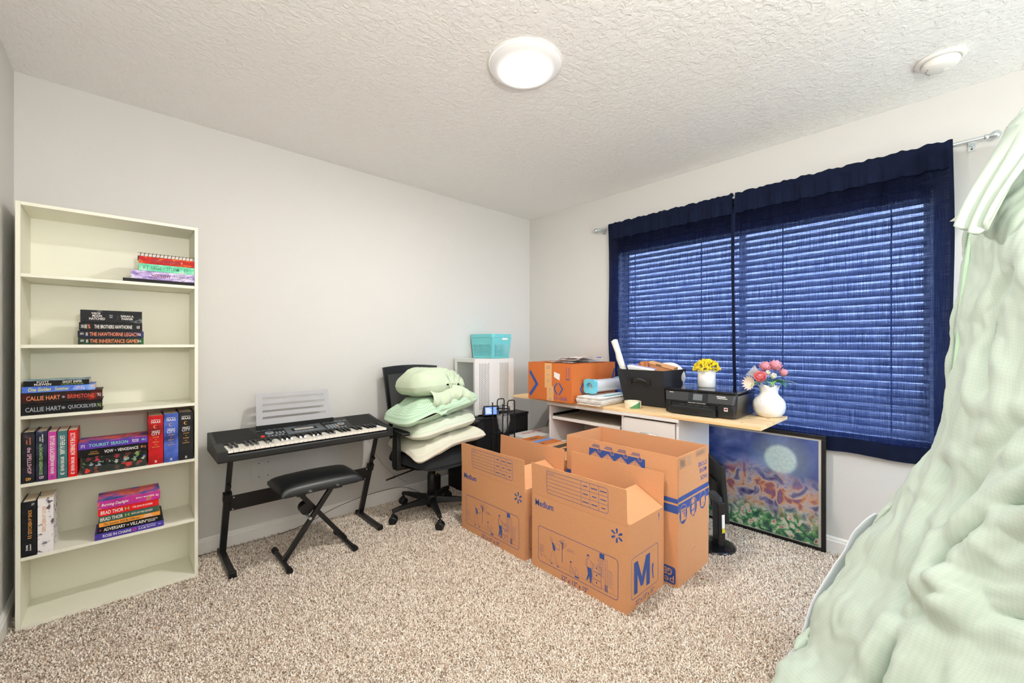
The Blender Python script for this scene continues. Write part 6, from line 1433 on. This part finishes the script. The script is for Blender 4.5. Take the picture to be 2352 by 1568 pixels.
bloom((-0.040,-0.032,0.112), 0.026, 'petal_white', (-0.6,-0.5,0.5), n=6, layers=2, seed=5)
bloom((-0.040,-0.004,0.128), 0.022, 'petal_white', (-0.5,-0.5,0.7), n=6, layers=2, seed=6)
for k in range(14):   # cream daisy at the left
    a = 2*math.pi*k/14; c_ = V(-0.052,0.076,0.066); ax = V(-0.75,0.35,0.1).normalized(); a1 = ax.orthogonal().normalized(); a2 = ax.cross(a1)
    petal(c_, (a1*math.cos(a)+a2*math.sin(a))+ax*0.5, ax, 0.060, 0.012, cup=0.2).build('petal', 'petal_cream', bq)
for k in range(9):    # pale plumes
    a = k/8; st_ = V(-0.010,0.030,0.055); en = V(-0.055-0.02*a, 0.105-0.050*a, 0.120+0.052*a)
    MB().tube(bz([st_, st_*0.4+en*0.6+V(0,0,0.012), en],0,5), [0.0012]*5+[0.0025]*6, 5).build('plume', 'petal_white', bq)
def leaf(c_, d, L_, W_, m_, fold=0.3):
    d = V(*d).normalized(); s = d.cross(ZP).normalized() if abs(d.z) < 0.95 else d.orthogonal().normalized(); nn = s.cross(d); c_ = V(*c_)
    def P(u, v):
        w = W_*math.sin(math.pi*v**0.75)*(1-0.15*v) if v < 1 else 0.0; x = (2*u-1)*w
        return c_+d*(L_*v)+s*x+nn*(fold*abs(x)+0.15*L_*math.sin(v*2.6))
    MB().grid(P, 5, 9).build('leaf', m_, bq)
for c_, d, L_, W_, m_ in (((-0.02,0.03,0.072),(-0.8,0.55,-0.45),0.080,0.024,'leaf_green'),((-0.02,-0.01,0.074),(-0.75,-0.35,-0.15),0.085,0.028,'leaf_green'),((-0.01,-0.03,0.075),(-0.4,-0.8,0.1),0.070,0.020,'leaf_green'),((0.0,-0.03,0.072),(0.1,-0.9,-0.25),0.090,0.022,'leaf_dark'),((0.0,-0.03,0.070),(-0.2,-1,-0.05),0.125,0.010,'leaf_pale'),((0.0,-0.03,0.085),(0.1,-0.9,0.25),0.100,0.010,'leaf_dark'),((-0.01,-0.03,0.080),(-0.3,-0.9,-0.5),0.080,0.018,'leaf_dark'),((0.02,0.03,0.075),(0.5,0.6,0.2),0.07,0.02,'leaf_dark'),((-0.03,0.05,0.060),(-0.8,0.6,-0.7),0.075,0.012,'petal_cream'),((-0.02,-0.02,0.09),(-0.7,-0.3,0.5),0.05,0.012,'leaf_dark')):
    leaf(c_, d, L_, W_, m_)
for k in range(6): MB().tube([(0.006*math.cos(k),0.006*math.sin(k),0.0),(0.02*math.cos(k),0.02*math.sin(k),0.05),(0.03*math.cos(k),0.03*math.sin(k),0.10)], 0.002, 5).build('stem', 'leaf_dark', bq)

# ---------------------------------------------------------------- framed picture leaning on the wall, monitor on the floor
mat('frame_black', '#121214', 0.3); mat('mat_board', '#e2e2de', 0.7)
def painting():
    """soft night picture: blue sky, pale moon, warm and green dabs towards the bottom"""
    m, nt, b = nodes_of('night_picture'); b.inputs['Roughness'].default_value = 0.35
    tc = nd(nt, 'ShaderNodeTexCoord'); sp = nd(nt, 'ShaderNodeSeparateXYZ'); nt.links.new(tc.outputs['Object'], sp.inputs[0])
    def noise(sc, det=3, off=0.0):
        mp = nd(nt, 'ShaderNodeMapping'); mp.inputs['Location'].default_value = (off,)*3; nt.links.new(tc.outputs['Object'], mp.inputs[0])
        n = nd(nt, 'ShaderNodeTexNoise'); n.inputs['Scale'].default_value = sc; n.inputs['Detail'].default_value = det; n.inputs['Distortion'].default_value = 0.7; nt.links.new(mp.outputs[0], n.inputs['Vector']); return n.outputs['Fac']
    def mixc(f, a, c):
        mx = nd(nt, 'ShaderNodeMix'); mx.data_type = 'RGBA'; nt.links.new(f, mx.inputs[0]); nt.links.new(a, mx.inputs[6]); nt.links.new(c, mx.inputs[7]); return mx.outputs[2]
    def rng(v, a, c):
        r_ = nd(nt, 'ShaderNodeMapRange'); r_.inputs[1].default_value = a; r_.inputs[2].default_value = c; nt.links.new(v, r_.inputs[0]); return r_.outputs[0]
    sky = ramp(nt, noise(5), [(0.3,'#2c3f80'),(0.5,'#4a63ac'),(0.62,'#7f8fd0'),(0.72,'#5a4a90')])
    vd = nd(nt, 'ShaderNodeVectorMath', operation='DISTANCE'); nt.links.new(tc.outputs['Object'], vd.inputs[0]); vd.inputs[1].default_value = (0, -0.235, 0.490)
    glow = ramp(nt, rng(vd.outputs['Value'], 0.0, 0.26), [(0.0,'#ffffff'),(0.29,'#ffffff'),(0.36,'#8a8a8a'),(0.7,'#303030'),(1.0,'#000000')])
    moon = ramp(nt, noise(60), [(0.3,'#bfe0e6'),(0.7,'#dff2f2')])
    c1 = mixc(glow, sky, moon)
    town = ramp(nt, noise(13, 4, 3.0), [(0.28,'#3a3560'),(0.40,'#7f7aa4'),(0.48,'#c9bfc4'),(0.55,'#d9a070'),(0.60,'#a86a70'),(0.68,'#74609a'),(0.8,'#c8c08a')])
    tn = nd(nt, 'ShaderNodeMath', operation='MULTIPLY_ADD'); nt.links.new(noise(4, 2, 9.0), tn.inputs[0]); tn.inputs[1].default_value = 0.45; nt.links.new(sp.outputs['Z'], tn.inputs[2])
    c2 = mixc(rng(tn.outputs[0], 0.66, 0.52), c1, town)
    veg = ramp(nt, noise(26, 4, 5.0), [(0.30,'#26395a'),(0.42,'#2f6a4a'),(0.52,'#6fae72'),(0.60,'#e6e4da'),(0.66,'#c8604a'),(0.74,'#3a5a86')])
    vn = nd(nt, 'ShaderNodeMath', operation='MULTIPLY_ADD'); nt.links.new(noise(6, 2, 1.0), vn.inputs[0]); vn.inputs[1].default_value = 0.25; nt.links.new(sp.outputs['Z'], vn.inputs[2])
    c3 = mixc(rng(vn.outputs[0], 0.34, 0.22), c2, veg)
    nt.links.new(c3, b.inputs['Base Color'])
    b.inputs['Coat Weight'].default_value = 0.6; b.inputs['Coat Roughness'].default_value = 0.05
painting()
FY0, FY1, FH = 0.505, 1.430, 0.668
pc = thing('framed_picture', 'framed blue night picture leaning against the wall under the board', 'picture', (2.930, (FY0+FY1)/2, 0)); o = pc.location
hw = (FY1-FY0)/2; FW = 0.022; DPT = 0.018
MB().box(-0.010,0.008,-hw,hw,0.002,FW).build('frame_rail', 'frame_black', pc, bevel=0.002)
MB().box(-0.010,0.008,-hw,hw,FH-FW,FH).build('frame_rail', 'frame_black', pc, bevel=0.002)
MB().box(-0.010,0.008,-hw,-hw+FW,FW,FH-FW).build('frame_rail', 'frame_black', pc, bevel=0.002)
MB().box(-0.010,0.008,hw-FW,hw,FW,FH-FW).build('frame_rail', 'frame_black', pc, bevel=0.002)
MB().box(0.000,0.004,-hw+FW,hw-FW,FW,FH-FW).build('mount_board', 'mat_board', pc)
MB().box(-0.0012,-0.0002,-hw+FW+0.014,hw-FW-0.014,FW+0.004,FH-FW-0.012).build('picture_print', 'night_picture', pc)
# monitor with its back to the room
mn = thing('monitor', 'black computer monitor on a round base standing on the carpet', 'monitor', (2.545,0.985,0)); o = mn.location
MB(o).lathe([(0,0.002),(0.125,0.002),(0.128,0.008),(0.110,0.016),(0.05,0.026),(0,0.030)], (2.545,0.985,0), n=40).build('base', 'printer_lid', mn)
pst = MB(o).hexa([(2.488,0.925,0.022),(2.535,0.905,0.022),(2.555,0.950,0.022),(2.508,0.970,0.022)],[(2.478,0.925,0.285),(2.525,0.905,0.285),(2.545,0.950,0.285),(2.498,0.970,0.285)]).build('post', 'printer_lid', mn, bevel=0.006)
MB(o).tube([(2.512,0.935,0.265),(2.530,0.950,0.290),(2.560,0.975,0.292),(2.590,1.0,0.292)], 0.024, 12).build('hinge_arm', 'printer_grey', mn)
r_ = V(0.047,-0.020,0).normalized(); q0 = V(2.488,0.925,0)+r_*0.026+V(-0.0042,-0.0098,0)*0.12
nrm = V(-r_.y*0-0.39, -0.92, 0).normalized()
lb0 = V(2.4965,0.9205,0)+nrm*0.0015
lb = MB(o).quad(lb0+V(-0.006,0,0.135)+r_*0.012, lb0+V(-0.006,0,0.135)+r_*0.034, lb0+V(-0.009,0,0.215)+r_*0.034, lb0+V(-0.009,0,0.215)+r_*0.012).build('rating_label', 'sticker_white', mn)
mat('warning_yellow', '#d8cf2a', 0.5)
MB(o).quad(lb0+V(-0.0045,-0.0004,0.108)+r_*0.012, lb0+V(-0.0045,-0.0004,0.108)+r_*0.034, lb0+V(-0.006,-0.0004,0.134)+r_*0.034, lb0+V(-0.006,-0.0004,0.134)+r_*0.012).build('warning_label', 'warning_yellow', mn)
pnl = MB(o).hexa([(2.575,0.925,0.135),(2.592,0.902,0.135),(2.832,1.078,0.135),(2.815,1.102,0.135)],[(2.555,0.945,0.478),(2.572,0.922,0.478),(2.812,1.098,0.478),(2.795,1.118,0.478)]).build('panel', 'black_plastic_soft', mn, bevel=0.006)
MB(o).hexa([(2.595,0.960,0.20),(2.610,0.945,0.20),(2.760,1.055,0.20),(2.745,1.072,0.20)],[(2.590,0.985,0.36),(2.605,0.965,0.36),(2.755,1.075,0.36),(2.740,1.095,0.36)]).build('rear_cover', 'black_plastic', pnl, bevel=0.006)
# ---------------------------------------------------------------- green comforter hanging down from the bunk on the right, white sheet below it
DUV = [
   [(2.263, -0.347, 1.965), (2.163, -0.217, 1.965), (2.063, -0.187, 1.965), (1.939, -0.235, 1.923), (1.778, -0.291, 1.85), (1.546, -0.348, 1.736)] ,
   [(2.216, -0.303, 1.889), (2.116, -0.173, 1.889), (2.016, -0.143, 1.889), (1.903, -0.202, 1.79), (1.747, -0.262, 1.702), (1.546, -0.348, 1.585)] ,
   [(2.181, -0.244, 1.726), (2.081, -0.114, 1.726), (1.981, -0.084, 1.726), (1.864, -0.139, 1.652), (1.717, -0.233, 1.565), (1.507, -0.339, 1.46)] ,
   [(2.151, -0.202, 1.587), (2.051, -0.072, 1.587), (1.951, -0.042, 1.587), (1.828, -0.105, 1.505), (1.669, -0.203, 1.437), (1.468, -0.33, 1.349)] ,
   [(2.163, -0.186, 1.433), (2.063, -0.056, 1.433), (1.963, -0.026, 1.433), (1.835, -0.098, 1.358), (1.652, -0.201, 1.3), (1.449, -0.326, 1.237)] ,
   [(2.159, -0.168, 1.239), (2.059, -0.038, 1.239), (1.959, -0.008, 1.239), (1.81, -0.088, 1.184), (1.618, -0.197, 1.146), (1.43, -0.322, 1.112)] ,
   [(2.16, -0.155, 1.041), (2.06, -0.025, 1.041), (1.96, 0.005, 1.041), (1.781, -0.075, 1.001), (1.585, -0.192, 0.989), (1.391, -0.313, 0.977)] ,
   [(2.162, -0.116, 0.814), (2.062, 0.014, 0.814), (1.962, 0.044, 0.814), (1.75, -0.046, 0.806), (1.537, -0.175, 0.839), (1.353, -0.304, 0.851)] ,
   [(2.146, -0.033, 0.658), (2.046, 0.097, 0.658), (1.946, 0.127, 0.658), (1.735, -0.004, 0.663), (1.516, -0.155, 0.703), (1.353, -0.304, 0.733)] ,
   [(2.111, 0.055, 0.482), (2.011, 0.185, 0.482), (1.911, 0.215, 0.482), (1.7, 0.056, 0.502), (1.494, -0.136, 0.568), (1.353, -0.304, 0.6)] ,
   [(2.026, 0.133, 0.297), (1.926, 0.263, 0.297), (1.826, 0.293, 0.297), (1.635, 0.116, 0.35), (1.45, -0.108, 0.44), (1.353, -0.304, 0.453)] ,
   [(1.929, 0.196, 0.135), (1.829, 0.326, 0.135), (1.729, 0.356, 0.135), (1.57, 0.176, 0.186), (1.393, -0.068, 0.297), (1.326, -0.279, 0.269)] ,
   [(1.755, 0.25, 0.037), (1.655, 0.38, 0.037), (1.555, 0.41, 0.037), (1.443, 0.227, 0.047), (1.321, -0.029, 0.095), (1.299, -0.254, 0.048)] ,
]
S1 = [(1.592, -0.144, 0.826), (1.657, -0.118, 0.757), (1.664, -0.074, 0.685), (1.682, -0.036, 0.607), (1.669, -0.016, 0.557), (1.672, -0.014, 0.507), (1.636, -0.029, 0.494)]
S2 = [(1.636, -0.029, 0.494), (1.634, 0.02, 0.434), (1.631, 0.071, 0.364), (1.594, 0.104, 0.297), (1.562, 0.133, 0.236), (1.554, 0.175, 0.134)]
S3 = [(1.791, -0.127, 1.399), (1.822, -0.089, 1.308), (1.831, -0.081, 1.159), (1.801, -0.088, 1.062)]
S4 = [(1.86, -0.005, 0.811), (1.818, 0.041, 0.649), (1.722, 0.079, 0.496), (1.663, 0.09, 0.401)]
S5 = [(1.709, -0.122, 0.982), (1.741, -0.077, 0.875), (1.751, -0.03, 0.715), (1.666, -0.014, 0.557)]
S6 = [(1.516, -0.108, 0.564), (1.585, -0.077, 0.518), (1.636, -0.029, 0.494)]
EDGE = [(1.925, -0.038, 1.548), (1.937, -0.029, 1.47), (1.94, -0.018, 1.348), (1.938, -0.009, 1.21), (1.94, 0.003, 1.057)]
SHO = [(2.021, 0.167, 0.581), (1.996, 0.23, 0.48), (1.954, 0.284, 0.362), (1.876, 0.329, 0.22), (1.807, 0.366, 0.107), (1.71, 0.388, 0.044)]
SHI = [(2.219, 0.05, 0.527), (2.195, 0.113, 0.423), (2.152, 0.168, 0.301), (2.07, 0.216, 0.155), (1.999, 0.256, 0.038), (1.896, 0.283, 0.012)]
def cr_(a, b, c, d, t): return 0.5*((2*b)+(c-a)*t+(2*a-5*b+4*c-d)*t*t+(3*b-a-3*c+d)*t**3)
DV = [[V(*p) for p in r] for r in DUV]
def surf(u, v):
    nr, nc = len(DV), len(DV[0]); y = min(nr-1.000001, v*(nr-1)); x = min(nc-1.000001, u*(nc-1)); i, j = int(y), int(x); fy, fx = y-i, x-j
    def row(k):
        r = DV[min(max(k,0),nr-1)]; g = lambda q: r[min(max(q,0),nc-1)]
        return cr_(g(j-1), g(j), g(j+1), g(j+2), fx)
    return cr_(row(i-1), row(i), row(i+1), row(i+2), fy)
def seg_d(p, a, b):
    ab = b-a; t = max(0.0, min(1.0, (p-a).dot(ab)/ab.length_squared)); return (p-(a+ab*t)).length
SEAMS = [([V(*q) for q in S], d, w) for S, d, w in ((S1,0.070,0.016),(S2,0.062,0.015),(S3,0.014,0.020),(S4,0.014,0.022),(S5,0.016,0.022),(S6,0.014,0.020))]
NU, NV = 190, 260
base = [[surf(i/(NU-1), j/(NV-1)) for i in range(NU)] for j in range(NV)]
cm = thing('comforter', 'pale green quilted comforter hanging down at the right edge', 'comforter', (1.65, 0.0, 0.0))
vs = []; cam_ = V(0,0,1.198)
for j in range(NV):
    for i in range(NU):
        p = base[j][i]
        du = base[j][min(i+1,NU-1)]-base[j][max(i-1,0)]; dv = base[min(j+1,NV-1)][i]-base[max(j-1,0)][i]
        n = du.cross(dv); n = n.normalized() if n.length > 1e-9 else V(-1,0,0)
        if n.dot(cam_-p) < 0 and i > 60: n = -n
        elif i <= 60 and n.dot(V(-0.7,0.7,0)) < 0: n = -n
        h = 0.014*fbm(p*4.0+V(3,1,2), 2) + 0.007*fbm(V(p.x*16, p.y*16, p.z*6), 2) + 0.0028*fbm(V(p.x*34, p.y*34, p.z*24), 2)
        # long soft folds running down the cloth
        h += 0.010*math.sin((p.x-p.y)*26 + 2.2*p.z + 1.6*mnoise.noise(p*3))
        cr = 1-2*abs(mnoise.noise(V(p.x*9+1.7, p.y*9, p.z*5))); h += 0.008*max(0.0, cr)**3
        for S, dp, w in SEAMS:
            if all((q-p).length > 0.34 for q in S): continue
            d = min(seg_d(p, S[k], S[k+1]) for k in range(len(S)-1))
            if d < 0.14:
                h -= dp*math.exp(-(d/w)**2); h += dp*0.55*math.exp(-((d-0.045)/0.030)**2)
                h += 0.0025*math.sin(d*120+6*fbm(p*5))*math.exp(-(d/0.07)**2)
        q = p+n*h
        if q.z < 0.014: q.z = 0.014
        vs.append(q-cm.location)
me = bpy.data.meshes.new('quilt')
me.from_pydata([tuple(p) for p in vs], [], [(j*NU+i, j*NU+i+1, (j+1)*NU+i+1, (j+1)*NU+i) for j in range(NV-1) for i in range(NU-1)])
for p in me.polygons: p.use_smooth = True
uv = me.uv_layers.new(name='UVMap')
for l in me.loops: uv.data[l.index].uv = ((l.vertex_index % NU)/(NU-1)*1.6, (l.vertex_index//NU)/(NV-1)*2.4)
gingham('comforter_green', '#c6d2c6', '#aecab4', '#ffffff', 90, 0.4)
gingham('comforter_piping', '#bfe0c2', '#a9d3ac', '#ffffff', 10, 0.5)
me.materials.append(MATS['comforter_green'])
qo = bpy.data.objects.new('quilt', me); COL.objects.link(qo); qo.parent = cm
md = qo.modifiers.new('thickness', 'SOLIDIFY'); md.thickness = 0.022; md.offset = 0
MB(cm.location).tube(bz(EDGE,0,8), 0.009, 8).build('edge_piping', 'comforter_piping', cm)
# gathered fold hanging over the upper left edge
FT = [(1.990,-0.118,1.865),(1.925,-0.137,1.845),(1.891,-0.164,1.825),(1.860,-0.190,1.790)]
FB = [(1.868,-0.010,1.566),(1.826,-0.036,1.532),(1.790,-0.056,1.512),(1.770,-0.085,1.552)]
def fold_(u, v):
    k = u*3; i = min(2, int(k)); f = k-i
    a = V(*FT[i])*(1-f)+V(*FT[i+1])*f; b = V(*FB[i])*(1-f)+V(*FB[i+1])*f
    p = a*(1-v)+b*v; ripple = abs(math.sin(u*math.pi*2.6+0.3))
    return p + V(-0.62,0.70,-0.1)*(0.040*ripple*(0.25+0.75*v)*math.sin(min(1,v*1.0)*math.pi*0.75+0.15)+0.004) + V(0,0,0.03)*(1-abs(2*u-1))*v*0.0
m_ = MB(cm.location); m_.grid(fold_, 60, 50); fo = m_.build('gathered_fold', 'comforter_green', cm); uv_grid(fo, 60, 50, su=0.25, sv=0.5)
md = fo.modifiers.new('thickness', 'SOLIDIFY'); md.thickness = 0.010; md.offset = 0
TG = [(1.905,0.010,1.585),(1.911,-0.010,1.604),(1.940,-0.040,1.622),(1.936,-0.036,1.592),(1.918,-0.014,1.584)]
m_ = MB(cm.location); m_.add([V(*p) for p in TG]+[V(*p)+V(0.004,0.003,0) for p in TG], [(0,1,2,3,4),(9,8,7,6,5)]+[(i,i+5,(i+1) % 5+5,(i+1) % 5) for i in range(5)]); m_.build('fabric_label', 'paper_white', cm)
mat('sheet_white', '#eaf1f8', 0.85)
sh_ = thing('bed_sheet', 'white bed sheet showing under the green comforter', 'sheet', (1.95, 0.28, 0.0))
def shf(u, v):
    k = v*5; i = min(4, int(k)); f = k-i
    a = V(*SHO[i])*(1-f)+V(*SHO[i+1])*f+V(-0.020,0.034,0.0); b = V(*SHI[i])*(1-f)+V(*SHI[i+1])*f; p = a*(1-u)+b*u
    p = p + V(-0.5,0.5,0.2)*0.012*math.sin(v*14+u*3)+V(0,0,0.01*fbm(p*9)); p.z = max(0.014, p.z); return p
m_ = MB(sh_.location); m_.grid(shf, 20, 60); so2 = m_.build('sheet_cloth', 'sheet_white', sh_)
md = so2.modifiers.new('thickness', 'SOLIDIFY'); md.thickness = 0.004; md.offset = 0
